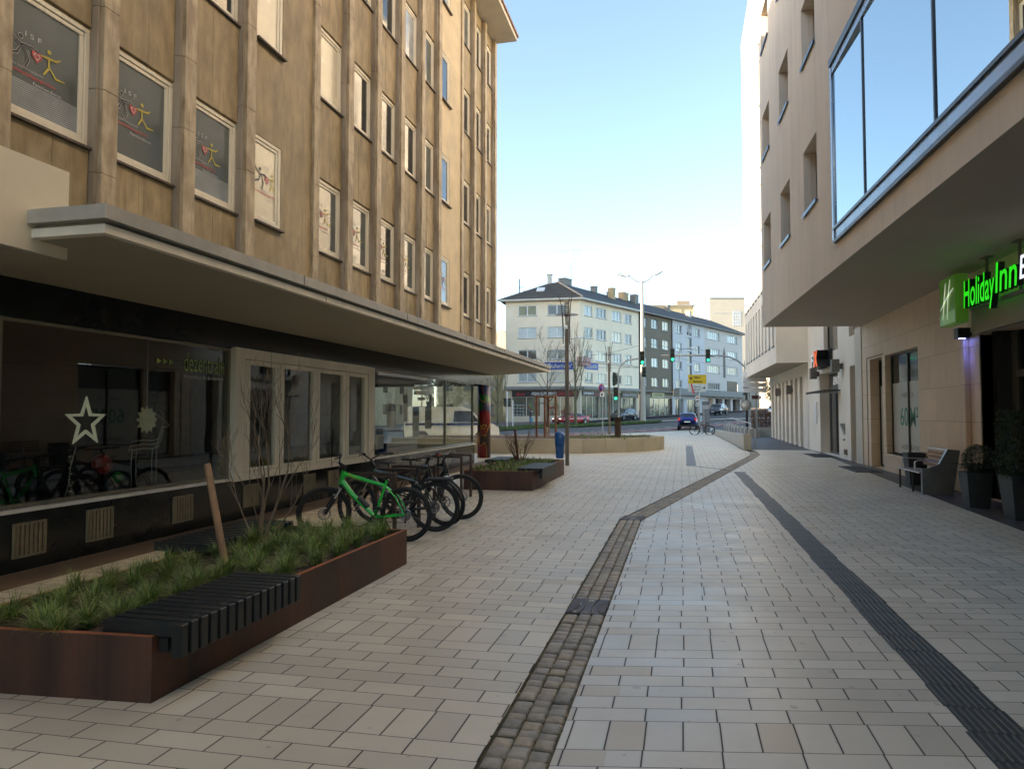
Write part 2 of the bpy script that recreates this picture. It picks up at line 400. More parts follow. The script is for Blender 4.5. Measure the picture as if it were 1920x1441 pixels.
tag(mb.build('grass', grassmat), 'green grass growing on the central reservation of the road', 'grass', None, 'stuff')
mb = MB(); o = Vector((-13.12, 94.04)); d = Vector((.44, .898)); nn = Vector((.898, -.44))
ribbon(mb, [tuple(o+d*s+nn*3.2) for s in range(-60, 120, 6)], [tuple(o+d*s-nn*6) for s in range(-60, 120, 6)], .1, 0, 1)
struct('pavement', mb, mat('dark reddish pavement', (.16, .12, .11), .75, .12, 4))
mb = MB(); ribbon(mb, [(-28, 93.9-4.5), (-21, 89.8), (-13.4, 90.8), (-11.5, 93)], [(-28, 99), (-21, 99), (-13.4, 99), (-10.5, 97)], .104, 0, 2); struct('pavement', mb, mat('grey pavement', (.24, .22, .20), .75, .1, 4))
# cobbled channel
path = [(-.765, -3), (-.765, 10.9), (2.285, 26.42), (2.78, 29.15), (2.92, 31.5)]
def along(path, s):
    for a, b in zip(path[:-1], path[1:]):
        l = math.dist(a, b)
        if s <= l: t = s/l; return (a[0]+(b[0]-a[0])*t, a[1]+(b[1]-a[1])*t), ((b[0]-a[0])/l, (b[1]-a[1])/l)
        s -= l
    return None
mb = MB(); cob = MB(); s = 0; rnd = random.Random(5)
for a, b in zip(path[:-1], path[1:]):
    d = (Vector(b)-Vector(a)).normalized(); q = Vector((-d.y, d.x))
    A = Vector(a)-d*.05; B = Vector(b)+d*.05
    mb.add([(*(A-q*.19), -.014), (*(B-q*.19), -.014), (*(B+q*.19), -.014), (*(A+q*.19), -.014)], [(0, 1, 2, 3)])
while True:
    r = along(path, s)
    if r is None: break
    L = rnd.uniform(.085, .115)
    for k in range(3):
        r = along(path, s+rnd.uniform(-.02, .02)+.05)
        if r is None: continue
        (px, py), (dx, dy) = r; w = .094; off = (k-1)*.103
        c = Vector((px-dy*off, py+dx*off)); l2 = L-.012; n1 = Vector((-dy, dx)); d1 = Vector((dx, dy))
        def P(u, v, z, j=.006): return (*(c+n1*(u*w/2)+d1*(v*l2/2)+Vector((rnd.uniform(-j, j), rnd.uniform(-j, j)))), z)
        top = rnd.uniform(-.003, .004)
        base = [P(u, v, -.014, .003) for u, v in ((-1, -1), (0, -1.04), (1, -1), (1.03, 0), (1, 1), (0, 1.04), (-1, 1), (-1.03, 0))]
        mid = [P(u*.97, v*.97, top-.007, .003) for u, v in ((-1, -1), (0, -1), (1, -1), (1, 0), (1, 1), (0, 1), (-1, 1), (-1, 0))]
        inn = [P(u*.78, v*.78, top, .003) for u, v in ((-1, -1), (0, -1), (1, -1), (1, 0), (1, 1), (0, 1), (-1, 1), (-1, 0))]
        vs = base+mid+inn+[(c.x, c.y, top+.003)]
        fs = [(i, (i+1) % 8, 8+(i+1) % 8, 8+i) for i in range(8)]+[(8+i, 8+(i+1) % 8, 16+(i+1) % 8, 16+i) for i in range(8)]+[(16+i, 16+(i+1) % 8, 24) for i in range(8)]
        cob.add(vs, fs, rnd.randrange(3), True)
    s += L
struct('channel_bed', mb, mat('mossy joint sand', (.13, .115, .06), .9, .3, 10, .3))
struct('cobbled_channel', cob, [mat('granite sett grey', (.40, .365, .295), .55, .15, 20, .3, fine=.3), mat('granite sett warm', (.42, .36, .265), .55, .15, 20, .3, fine=.3), mat('granite sett dark', (.30, .275, .225), .55, .15, 20, .3, fine=.3)])
mb = MB(); rnd = random.Random(9)
for i in range(90):
    y = rnd.uniform(2.5, 10); x = rnd.choice((-.925, -.607))+rnd.uniform(-.012, .012); a = rnd.random()*6.3; r_ = rnd.uniform(.006, .013)
    mb.add([(x+r_*math.cos(a), y+r_*math.sin(a), .004), (x+r_*math.cos(a+2), y+r_*math.sin(a+2), .009), (x+r_*math.cos(a+4), y+r_*math.sin(a+4), .004)], [(0, 1, 2)], i % 2)
tag(mb.build('fallen_leaves', [mat('dry leaf', (.35, .22, .08), .8), mat('moss', (.06, .07, .02), .9)]), 'bits of dry leaf and moss caught along the edges of the cobbled channel', 'leaf litter', None, 'stuff')
# drain grates
def grate(x, y, w, l, rz, lab):
    g = thing('drain_grate', lab, 'drain grate', (x, y, 0), rz, 'drain grates in the cobbled channel')
    mb = MB(); mb.box(-w/2, w/2, -l/2, l/2, -.02, .004, 0); mb.build('frame', mat('rusty cast iron', (.075, .05, .045), .55, .2, 20, metal=.4), g, world=False)
    mb = MB()
    for i in range(-6, 7):
        for sx in (-1, 1):
            y_ = i*l/14.5; k = .02+.035*math.cos(i/6*1.6)
            mb.bbox(sx*w*.48-(k+.02 if sx > 0 else 0), sx*w*.48+(k+.02 if sx < 0 else 0), y_-l/60, y_+l/60, .004, .012, .001)
    for sx in (-1, 1):
        pts = [(sx*(w*.20-.03*math.cos(t*1.57)), t*l/2, .006) for t in [-1+.25*i for i in range(9)]]; mb.tube(pts, .007, 6)
    mb.build('grating', mat('worn iron edges', (.15, .125, .115), .5, .2, 20, metal=.5), g, world=False)
grate(-.765, 5.95, .31, .46, 0, 'rusty drain grate with two curved bars in the near stretch of the cobbled channel')
grate(-.74, 11.1, .33, .42, R(-6), 'rusty drain grate at the bend of the cobbled channel')
# ribbed tactile strip
mb = MB(); rnd = random.Random(2)
y = 1.2
while y < 20.4:
    L = .32; off = rnd.uniform(-.012, .012); x0, x1 = 1.375+off, 1.655+off
    if y > 4: x0 += .008; x1 += .008
    mb.box(x0, x1, y, y+L-.004, -.02, .003, rnd.randrange(2))
    for i in range(7):
        xa = x0+.012+i*.0385; mb.add([(xa, y+.003, .003), (xa+.025, y+.003, .003), (xa+.019, y+.008, .009), (xa+.006, y+.008, .009), (xa, y+L-.007, .003), (xa+.025, y+L-.007, .003), (xa+.019, y+L-.012, .009), (xa+.006, y+L-.012, .009)], [(3, 2, 6, 7), (0, 3, 7, 4), (2, 1, 5, 6), (0, 1, 2, 3), (4, 7, 6, 5)], 0)
    y += L
TAC = [mat('dark grey ribbed slab', (.050, .049, .050), .5, .15, 8, fine=.3), mat('charcoal ribbed slab', (.041, .041, .043), .5, .15, 8, fine=.3)]
struct('tactile_strip', mb, TAC)
mb = MB(); y = 22.7
while y < 37.2:
    mb.box(.13+.005*(y-22.7), .43+.005*(y-22.7), y, y+.38, .001, .004, 0)
    for i in range(6): mb.box(.15+i*.047+.005*(y-22.7), .175+i*.047+.005*(y-22.7), y+.01, y+.37, .004, .009, 1)
    y += .4
struct('tactile_strip', mb, [mat('grey blue ribbed slab', (.11, .115, .125), .5, .15, 8), mat('grey blue rib', (.16, .165, .175), .5, .15, 8)])
mb = MB()
def line(a, b, w=.06, z=.005):
    d = (Vector(b)-Vector(a)).normalized(); q = Vector((-d.y, d.x))*w/2; A, B = Vector(a), Vector(b)
    mb.prism([tuple(A-q), tuple(B-q), tuple(B+q), tuple(A+q)], -.01, z)
line((.13, 22.66), (1.35, 21.0), .07); line((1.35, 20.46), (1.72, 20.46), .05); line((-1.8, 39.5), (.2, 37.35), .10); line((-3.2, 45), (.4, 58), .12)
line((2.3, 40), (2.62, 33.6), .07)
struct('slot_drain', mb, STEELD)
mb = MB(); q = [(4.2, -2), (4.51, 11.07), (4.67, 15.15), (4.96, 21.75), (5.28, 27.75), (5.5, 33.1), (5.58, 33.1), (5.58, -2)]
mb.prism(q, -.02, .004); struct('dark_paving_strip', mb, mat('dark granite setts', (.075, .072, .075), .5, .2, 25, .2))
mb = MB(); mb.prism([(-6.53, -4), (-5.98, -4), (-5.98, 22), (-6.3, 25.5), (-6.53, 25.5)], -.02, .004); struct('clinker_strip', mb, CLINK)
for loc, lab in (((5.05, 29.2), 'dark doormat in front of the sports studio door'), ((4.95, 22.3), 'dark doormat by the narrow white shop window')):
    m = thing('doormat', lab, 'doormat', (*loc, 0), 0, 'doormats along the right hand wall'); mb = MB(); mb.bbox(-.32, .32, -1.2, 1.0, .0, .016, .004); mb.build('mat', mat('charcoal coir', (.05, .05, .052), .9, .2, 40), m, world=False)
    mb = MB(); mb.box(-.35, .35, -1.23, -1.2, 0, .018).box(-.35, .35, 1.0, 1.03, 0, .018).box(-.35, -.32, -1.2, 1.0, 0, .018).box(.32, .35, -1.2, 1.0, 0, .018); mb.build('edge_frame', STEELD, m, world=False)

# ================================================================ LEFT BUILDING
STONE = mat('weathered travertine panel', (.47, .365, .20), .62, .2, 6, .2, col2=(.21, .155, .075), streak=.4, fine=.25, con=.14)
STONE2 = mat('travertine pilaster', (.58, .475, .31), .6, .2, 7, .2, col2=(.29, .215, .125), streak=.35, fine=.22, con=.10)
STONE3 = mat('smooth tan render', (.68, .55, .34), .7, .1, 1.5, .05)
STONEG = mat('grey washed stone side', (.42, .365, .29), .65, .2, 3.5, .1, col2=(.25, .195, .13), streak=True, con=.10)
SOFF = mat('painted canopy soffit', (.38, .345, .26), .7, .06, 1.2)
GRAN = mat('polished black granite', (.016, .017, .016), .16, .2, 5, spec=.35)
lb = thing('office_building', 'tall brown travertine office building with cream framed windows above a black shopfront', 'building', (-6.62, 10, 0))
M = frame((-6.62, 0), (0, 1))            # x = y world, local y outwards (+X)
PE = [-4.02, -2.62, -1.22, .18, 1.58, 2.98, 4.36, 5.74, 7.14, 8.55, 9.98, 12.06, 13.48, 14.89, 16.29, 17.72, 19.08, 21.20, 22.60, 23.93, 25.30]
WIDE = (11, 17)
ZB, ZT = 3.18, 15.45
FL = [4.72, 7.72, 10.72, 13.60]; FH = 1.42
mb = MB(); holes = []; wins = []
for i in range(1, len(PE)):
    a, b = PE[i-1], PE[i]-.24
    wide = i in WIDE
    for f, z in enumerate(FL):
        h = min(FH, ZT-z-.1)
        if wide: wins.append((a+.02, a+.84, z, z+h, i, f, True))
        else: wins.append((a+.0, b-.03, z, z+h, i, f, False))
# back wall with openings
for (a, b, z0, z1, i, f, wd) in wins: holes.append((a, b, z0, z1, .10 if not wd else .12))
norm = [h for h, w in zip(holes, wins) if not w[6]]; wdh = [h for h, w in zip(holes, wins) if w[6]]
wall(mb, M, PE[0]-20, PE[-1], ZB-.1, ZT, [h for h in norm], 0, -.17, 1)
for i in WIDE: wall(mb, M, PE[i-1], PE[i]-.2, ZB, ZT, [h for h in wdh if PE[i-1] <= h[0] < PE[i]], 2 if i == 17 else 0, -.05, 1)
mb.box(-18, -6.9, 25.0, 25.29, ZB-.2, ZT, 0); mb.box(-18.3, -18, -30, 25.29, 0, ZT, 0); mb.box(-18, -6.79, -30, 25.0, ZT-.1, ZT, 0)
mb.build('facade_wall', [STONE, STONE2, STONE3], lb)
# spandrel panels a little proud of the wall
for i in range(1, len(PE)):
    if i in WIDE or PE[i] < 4.5: continue
    a, b = PE[i-1], PE[i]-.24; zz = [ZB-.05]+[z for f in FL for z in (f-.035, f+FH+.0)]+[ZT]
    for k in range(0, len(zz)-1, 2):
        if zz[k+1]-zz[k] > .1: 
            mb = MB(); zz0 = zz[k]+(.0 if k == 0 else .02); mb.box(a, b-.058, -.169, -.142, zz0, zz[k+1], 0, M); c1 = a+(b-a)*(.48+.05*((i+k) % 3-1))
            for (q0, q1) in ((a, c1-.002), (c1+.002, b-.055)): mb.bbox(q0, q1, -.169, -.135+.003*((i*k+int(q0*7)) % 2), zz0+.003, zz[k+1], .003, 0, M)
            mb.build('spandrel_panel', STONE, lb)
for i in range(0, len(PE)):
    mb = MB(); b = PE[i]; wd = .24 if i not in WIDE else .22
    # a front stone and a slightly set back side stone, in courses
    zc = ZB-.1; rnd = random.Random(i*3+1)
    while zc < ZT:
        L = rnd.choice((1.0, 1.35, 1.45)); z1 = min(ZT, zc+L)
        mb.bbox(b-wd, b, -.17, 0, zc+.004, z1-.004, .006, 0, M)
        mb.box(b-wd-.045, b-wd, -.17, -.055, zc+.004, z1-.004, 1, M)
        zc = z1
    mb.box(b-wd+.01, b-.01, -.17, -.006, ZB-.1, ZT, 0, M)
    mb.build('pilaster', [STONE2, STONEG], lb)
# windows: one built per kind, copied
def left_window(kind, w, h, z):
    mb = MB(); t = .075
    # local: x 0..w along wall, y outward, z 0..h
    for (x0, x1, z0, z1) in ((0, w, 0, t), (0, w, h-t*.8, h), (0, t*.6, t, h-t*.8), (w-t, w, t, h-t*.8)): mb.bbox(x0, x1, -.07, -.0, z0, z1, .006)
    a = t*.6+.004; b = w-t-.004; c = t+.004; d = h-t*.8-.004
    for (x0, x1, z0, z1) in ((a, b, c, c+.05), (a, b, d-.05, d), (a, a+.035, c+.05, d-.05), (b-.055, b, c+.05, d-.05)): mb.bbox(x0, x1, -.055, -.016, z0, z1, .005)
    return mb
PANE_ISF = PANE
proto = {}
pk = random.Random(11)
wmesh = {}
black_out = mat('sticker black', (.02, .02, .02), .5); red_st = mat('sticker red', (.55, .06, .06), .5); yel_st = mat('sticker yellow', (.60, .50, .06), .5); wht_st = mat('sticker white', (.55, .56, .54), .5)
CURT = {(11, 0): PANEC, (11, 1): PANEC, (12, 1): PANEC, (13, 0): PANEG, (8, 0): PANEG, (9, 0): PANEG, (10, 0): PANEG, (12, 0): PANEG, (13, 1): PANE, (8, 1): PANEG}
def sticker(parent, M2, w, h):
    """dancing figures, a heart and lettering stuck to the pane; local x along, y up"""
    mb = MB()
    def stroke(pts, r, mi): 
        P = []
        for i in range(len(pts)):
            a = Vector(pts[max(i-1, 0)]); b = Vector(pts[min(i+1, len(pts)-1)]); d = (b-a).normalized(); nrm = Vector((-d.y, d.x))*r*(.45 if i in (0, len(pts)-1) else 1)
            P.append((Vector(pts[i])+nrm, Vector(pts[i])-nrm))
        for i in range(len(P)-1): mb.add([(*P[i][0], .006+(0 if mi == 1 else .0012+mi*.0004)), (*P[i+1][0], .006+(0 if mi == 1 else .0012+mi*.0004)), (*P[i+1][1], .006+(0 if mi == 1 else .0012+mi*.0004)), (*P[i][1], .006+(0 if mi == 1 else .0012+mi*.0004))], [(0, 1, 2, 3)], mi, False, M2)
    def disc(c, r, mi, n=10): mb.add([(c[0]+r*math.cos(6.283*i/n), c[1]+r*math.sin(6.283*i/n), .006+(0 if mi == 1 else .0012+mi*.0004)) for i in range(n)], [tuple(range(n))], mi, False, M2)
    # black figure outlined white
    for dr, mi in ((.0065, 1), (0, 0)):
        stroke([(.0, .40), (.10, .30), (.20, .25), (.34, .27), (.42, .25)], .012+dr, mi); stroke([(.22, .26), (.16, .14), (.05, .10), (-.0, .14)], .014+dr, mi)
        stroke([(.24, .24), (.30, .12), (.26, .03), (.30, .0)], .013+dr, mi); disc((.20, .335), .026+dr, mi)
    # heart
    hp = []
    for i in range(24):
        t = 6.283*i/24; hp.append((.40+.0042*16*math.sin(t)**3, .20+.0046*(13*math.cos(t)-5*math.cos(2*t)-2*math.cos(3*t)-math.cos(4*t))))
    mb.add([(x, y, .0068) for x, y in hp], [tuple(range(24))], 2, False, M2)
    for s_ in (.62,): mb.add([(.40+(x-.40)*s_, .20+(y-.20)*s_, .0078) for x, y in hp], [tuple(range(24))], 1, False, M2)
    mb.add([(.40+(x-.40)*.42, .20+(y-.20)*.42, .0084) for x, y in hp], [tuple(range(24))], 2, False, M2)
    # yellow figure
    stroke([(.44, .24), (.53, .25), (.64, .26), (.70, .30)], .013, 3); stroke([(.55, .25), (.55, .14), (.48, .04)], .016, 3); stroke([(.56, .15), (.64, .06), (.76, .07)], .014, 3); disc((.55, .325), .026, 3)
    o = mb.build('window_sticker', [black_out, wht_st, red_st, yel_st], parent)
    text('I S F', M2 @ Matrix.Translation((.25, .36, .007)), .20, .055, wht_st, 'sticker_lettering', parent, .001, .0)
    text('Integrative Sozialpädagogische', M2 @ Matrix.Translation((-.02, -.01, .007)), .5, .035, wht_st, 'sticker_lettering', parent, .001)
    text('Sozialpädagogischer', M2 @ Matrix.Translation((.05, -.075, .007)), .60, .05, red_st, 'sticker_lettering', parent, .001, .01)
    text('Familiendienst', M2 @ Matrix.Translation((.36, -.13, .007)), .36, .035, wht_st, 'sticker_lettering', parent, .001)
SILL = mat('dark slate sill', (.10, .075, .055), .6, .2, 12)
stproto = {}
for (a, b, z0, z1, i, f, wd) in wins:
    if b < 4.5 and a < 3: pass
    w = round(b-a, 2); h = round(z1-z0, 2); y = -.225 if not wd else -.12
    key = (w, h)
    if key not in wmesh:
        mb = left_window('', w, h, 0); me = mb.build('tmp', FRAME); wmesh[key] = me.data; bpy.data.objects.remove(me)
    o = bpy.data.objects.new('window', wmesh[key]); COL.objects.link(o); o.parent = lb
    o.matrix_local = ROOT[lb] @ M @ Matrix.Translation((a+.0, y+.06, z0)); ROOT[o] = (M @ Matrix.Translation((a, y+.06, z0))).inverted()
    MM = M @ Matrix.Translation((a, y+.06, z0))
    pm = CURT.get((i, f)) or pk.choice([PANE, PANEG, PANEG, PANE, PANEB])
    tilt = (i, f) in ((12, 2), (14, 1), (16, 0), (13, 3))
    mb = MB(); mb.quad((.03, -.036, .06), (w-.06, -.036, .06), (w-.06, -.036, h-.05), (.03, -.036, h-.05), 0, MM)
    if (i, f) in ((8, 0), (10, 0)):                   # blind in the lower part of the pane
        for k in range(14): mb.box(.04, w-.1, -.034, -.030, .10+k*.024, .118+k*.024, 1, MM)
    if (i, f) in ((12, 1), (12, 0)):
        pts = [(.05, .08), (.05+.16, .08)]+[(.05+.17-.05*math.sin(t*1.4)-.02*t, .08+t*.3) for t in range(0, 5)]
        mb.box(.05, .17, -.035, -.031, .1, h-.1 if f else .5, 2, MM)
    mb.build('pane', [pm, PANEB, PANEC], o)
    if tilt:
        mb = MB(); T = MM @ Matrix.Translation((0, -.03, .07)) @ Matrix.Rotation(R(9), 4, 'X')
        for (x0, x1, q0, q1) in ((.05, w-.08, 0, .05), (.05, w-.08, h-.17, h-.12), (.05, .1, .05, h-.17), (w-.13, w-.08, .05, h-.17)): mb.box(x0, x1, -.0, .03, q0, q1, 0, T)
        mb.build('tilted_sash', FRAME, o)
    if f == 0 and 8 <= i <= 17 and i not in (16,):
        T = MM @ Matrix.Translation((.05, -.034, h*.40)) @ Matrix(((1, 0, 0, 0), (0, 0, 1, 0), (0, 1, 0, 0), (0, 0, 0, 1))) 
        if i == 8:
            n0 = set(bpy.data.objects); sticker(o, T, .6, .5); stproto['s'] = ([x for x in bpy.data.objects if x not in n0], ROOT[o].copy(), w)
        else:
            for x in stproto['s'][0]:
                c = x.copy(); COL.objects.link(c); c.parent = o
        if (i == 12): 
            mb = MB(); mb.box(.06, .25, -.034, -.031, .18, .50, 0, MM); mb.build('paper_notice', wht_st, o)
    mb = MB(); sy = -.17 if not wd else -.05
    mb.box(a-.01, b+.02, sy-.06, sy+.075, z0-.035, z0+.0, 0, M); mb.build('sill', SILL, o) if False else None
    mb2 = MB(); mb2.box(a-.005, b+.02, sy-.05, sy+.08, z0-.033, z0-.003, 0, M); mb2.build('window_sill', SILL, lb)
# eaves
mb = MB(); mb.box(-18.5, -5.86, -30, 25.35, 15.5, 15.66, 0); mb.box(-18.4, -5.80, -30, 25.42, 15.66, 15.72, 1)
mb.build('roof', [mat('pale roof soffit', (.62, .55, .43), .7, .06, 2), mat('rusty roof edge', (.30, .16, .09), .6)], lb)
# canopy
mb = MB()
mb.box(-6.62, -4.34, 4.57, 23.35, 3.0, 3.09, 1); mb.box(-6.62, -4.29, 4.52, 23.4, 2.985, 3.055, 0)
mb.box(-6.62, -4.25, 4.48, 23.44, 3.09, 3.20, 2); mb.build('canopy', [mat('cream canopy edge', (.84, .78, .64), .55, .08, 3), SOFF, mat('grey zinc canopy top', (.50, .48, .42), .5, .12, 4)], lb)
for y in (7.4, 10.6, 13.8, 17.0, 20.2):
    mb = MB(); mb.box(-4.252, -4.246, y, y+.012, 3.092, 3.198); mb.box(-4.292, -4.286, y+.6, y+.61, 2.99, 3.05); mb.build('canopy_joint', mat('dirty joint', (.12, .105, .08), .8), lb)
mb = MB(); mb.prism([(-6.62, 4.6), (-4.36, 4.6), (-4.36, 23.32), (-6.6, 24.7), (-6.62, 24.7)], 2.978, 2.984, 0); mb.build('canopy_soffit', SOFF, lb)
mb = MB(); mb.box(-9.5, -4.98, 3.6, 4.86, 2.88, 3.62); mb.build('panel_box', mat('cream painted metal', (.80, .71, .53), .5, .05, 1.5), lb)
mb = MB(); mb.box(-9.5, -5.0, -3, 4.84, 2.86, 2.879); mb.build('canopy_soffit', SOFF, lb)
# ground floor: plinth, fascia, shop windows
mb = MB(); mb.box(-6.70, -6.55, 2, 22.2, -.1, .60); mb.box(-14, -6.70, 22.05, 22.2, -.1, .60); mb.box(-6.7, -6.57, -6, 5.60, -.1, 3.0); mb.build('plinth', GRAN, lb)
mb = MB(); mb.box(-6.75, -6.58, 5.60, 24.62, 2.58, 2.98); mb.box(-14, -6.75, 24.4, 24.6, 2.58, 2.98); mb.build('fascia', GRAN, lb)
for y0, y1 in ((5.62, 9.385), (14.4, 22.22)): mb = MB(); mb.box(-6.60, -6.50, y0, y1, .60, .64); mb.build('window_ledge', mat('pale ledge', (.86, .84, .78), .3, .04, 6), lb)
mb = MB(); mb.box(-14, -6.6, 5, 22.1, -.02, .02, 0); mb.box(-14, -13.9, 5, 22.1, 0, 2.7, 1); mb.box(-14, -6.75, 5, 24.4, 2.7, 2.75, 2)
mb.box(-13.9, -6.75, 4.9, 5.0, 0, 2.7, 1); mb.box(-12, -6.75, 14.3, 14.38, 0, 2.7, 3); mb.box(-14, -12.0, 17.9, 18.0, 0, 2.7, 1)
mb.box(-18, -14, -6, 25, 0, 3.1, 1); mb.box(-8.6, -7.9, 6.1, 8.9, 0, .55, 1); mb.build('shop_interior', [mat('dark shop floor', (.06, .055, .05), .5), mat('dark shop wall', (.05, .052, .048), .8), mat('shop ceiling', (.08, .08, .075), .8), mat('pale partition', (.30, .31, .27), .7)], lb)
SHOPG = glassmat('shop window glass', .085, (.80, .84, .80), (1, 1, .98), 0, .10)
SHOPG2 = glassmat('clear corner shop glass', .06, (.86, .89, .84), (1, 1, .98), 0, .10)
def shopwin(parent, y0, y1, z0, z1, x, gm, mull=(), t=.035, fm=None):
    mb = MB(); fm = fm or mat('bronze window trim', (.30, .275, .21), .4, .05, 5, metal=.5)
    for (a, b, c, d) in ((y0, y1, z0, z0+t), (y0, y1, z1-t, z1), (y0, y0+t, z0+t, z1-t), (y1-t, y1, z0+t, z1-t)): mb.bbox(x-.05, x+.03, a, b, c, d, .004)
    for m_ in mull: mb.bbox(x-.05, x+.025, m_-.03, m_+.03, z0+t, z1-t, .004)
    f = mb.build('shop_window', fm, parent)
    mb = MB(); mb.quad((x, y0+t, z0+t), (x, y1-t, z0+t), (x, y1-t, z1-t), (x, y0+t, z1-t)); mb.build('pane', gm, f)
    return f
w1 = shopwin(lb, 5.66, 9.385, .645, 2.575, -6.62, SHOPG)
GT = mat('muted green lettering', (.30, .42, .10), .5); WT = mat('white vinyl lettering', (.6, .6, .57), .5)
TL = lambda y, z, x=-6.612: Matrix(((0, 0, 1, x), (1, 0, 0, y), (0, 1, 0, z), (0, 0, 0, 1)))
text('dezentrale', TL(8.38, 2.18), .88, .26, GT, 'shop_lettering', lb, .002, 0)
text('Mitmach-Raum für die Innenstadt', TL(8.38, 2.08), .86, .06, WT, 'shop_lettering', lb, .002, .004)
mb = MB()
for k in range(3): mb.add([(-6.611, 7.86+k*.115, 2.24), (-6.611, 7.95+k*.115, 2.285), (-6.611, 7.86+k*.115, 2.33)], [(0, 1, 2)])
mb.build('arrow_marks', GT, lb)
# wooden window unit
WU = mat('cream painted timber', (.86, .81, .69), .55, .06, 4, .1, streak=True)
mb = MB(); x0, x1 = -6.62, -6.50
mb.bbox(x0, x1, 9.39, 14.36, .58, .70, .006); mb.bbox(x0, x1, 9.39, 14.36, 2.44, 2.60, .006); mb.bbox(x0, x1, 9.39, 9.62, .70, 2.44, .006); mb.bbox(x0, x1, 14.06, 14.36, .70, 2.44, .006)
f = mb.build('shop_window', WU, lb, label='cream timber shop window of four tall lights')
lights = [(9.64, 10.62), (10.64, 11.85), (11.87, 13.02), (13.04, 14.04)]; gl = [(9.79, 10.50), (10.76, 11.73), (11.98, 12.91), (13.17, 13.88)]
for (a, b), (c, d) in zip(lights, gl):
    mb = MB()
    for (p, q, r_, s_) in ((a, b, .705, .76), (a, b, 2.36, 2.43), (a, c, .76, 2.36), (d, b, .76, 2.36)): mb.bbox(-6.60, -6.515, p, q, r_, s_, .006)
    sh = mb.build('casement', WU, f); mb = MB(); mb.quad((-6.57, c, .755), (-6.57, d, .755), (-6.57, d, 2.365), (-6.57, c, 2.365)); mb.build('pane', SHOPG, f)
mb = MB(); mb.quad((-6.566, 9.80, 2.12), (-6.566, 13.88, 2.12), (-6.566, 13.88, 2.36), (-6.566, 9.80, 2.36))
w2 = shopwin(lb, 14.37, 22.2, .645, 2.575, -6.62, SHOPG2, (19.45,), .03)
mb = MB(); mb.quad((-7, 22.16, .62), (-13, 22.16, .62), (-13, 22.16, 2.6), (-7, 22.16, 2.6)); mb.box(-13.1, -6.7, 22.1, 22.2, .6, .64); mb.build('side_shop_pane', glassmat('side shop glass', .03, (.93, .95, .9)), lb)
# posters inside the corner shop
for k, (y, w_, z_, h_, c) in enumerate([(15.4, .5, 1.35, .6, WT), (16.3, .35, 1.5, .7, WT), (17.0, .45, 1.1, .9, WT), (14.75, .45, .9, .45, WT), (17.9, .5, 1.3, .9, mat('pale poster', (.3, .32, .27), .7))]):
    mb = MB(); mb.box(-6.66, -6.655, y, y+w_, z_-.1, z_+h_-.1); mb.box(-6.654, -6.653, y+.04, y+w_-.04, z_+h_*.5, z_+h_*.8, 1); mb.build('poster', [c, mat('grey print', (.14, .15, .17), .7)], lb)
# grilles
for y0, y1, z0, z1 in [(5.82, 6.2, .14, .49), (6.73, 7.11, .15, .51), (8.13, 8.51, .15, .50), (9.68, 10.06, .16, .50), (11.47, 11.86, .16, .51), (12.37, 12.77, .15, .51), (17.07, 17.34, .38, .5), (17.98, 18.27, .37, .5), (4.4, 4.8, .14, .49)]:
    mb = MB(); t = .022 if z1-z0 > .2 else .014
    for a, b, c, d in ((y0, y1, z0, z0+t), (y0, y1, z1-t, z1), (y0, y0+t, z0+t, z1-t), (y1-t, y1, z0+t, z1-t)): mb.box(-6.55, -6.525, a, b, c, d)
    mb.box(-6.552, -6.548, y0+.01, y1-.01, z0+.01, z1-.01, 1)
    k = 0; y = y0+t+.01
    while y < y1-t-.01: mb.box(-6.548, -6.53, y, y+.035, z0+t, z1-t, 0, None); y += .052
    mb.build('air_grille', [mat('tan grille metal', (.26, .215, .135), .55, .15, 9), BLACK], lb)
# painted pillar
m, nt, p = newmat('mural paint'); vec = coord(nt)
mp = nt.nodes.new('ShaderNodeMapping'); mp.inputs['Scale'].default_value = (1.6, 1.6, .9); nt.links.new(vec, mp.inputs[0])
n1 = noise(nt, 1.3, 1, .3, mp.outputs[0], 1.2); n2 = noise(nt, 1.7, 1, .3, mp.outputs[0], 1.6)
z_ = sep(nt, vec)[2]
c = mixc(nt, ramp(n1, .46, .5), (.02, .16, .03), (.35, .03, .02)); c = mixc(nt, ramp(z_+n1, 1.9, 2.0), mixc(nt, ramp(n1, .42, .46), (.26, .02, .02), (.05, .025, .02)), mixc(nt, ramp(n2, .42, .47), (.02, .20, .04), (.04, .05, .14)))
edge = 1-ramp((n1-.5).abs(), .004, .03); c = mixc(nt, edge, c, (.75, .33, .04)); edge = 1-ramp((n2-.56).abs(), .004, .02); c = mixc(nt, edge*.8, c, (.30, .03, .02))
nt.links.new(c, p.inputs['Base Color']); p.inputs['Roughness'].default_value = .35; MURAL = m
mb = MB(); mb.lathe([(.24, -.05), (.24, 2.6)], 28, 0, Matrix.Translation((-7.02, 25.0, 0))); mb.build('pillar', MURAL, lb, label='round pillar painted with a colourful mural')
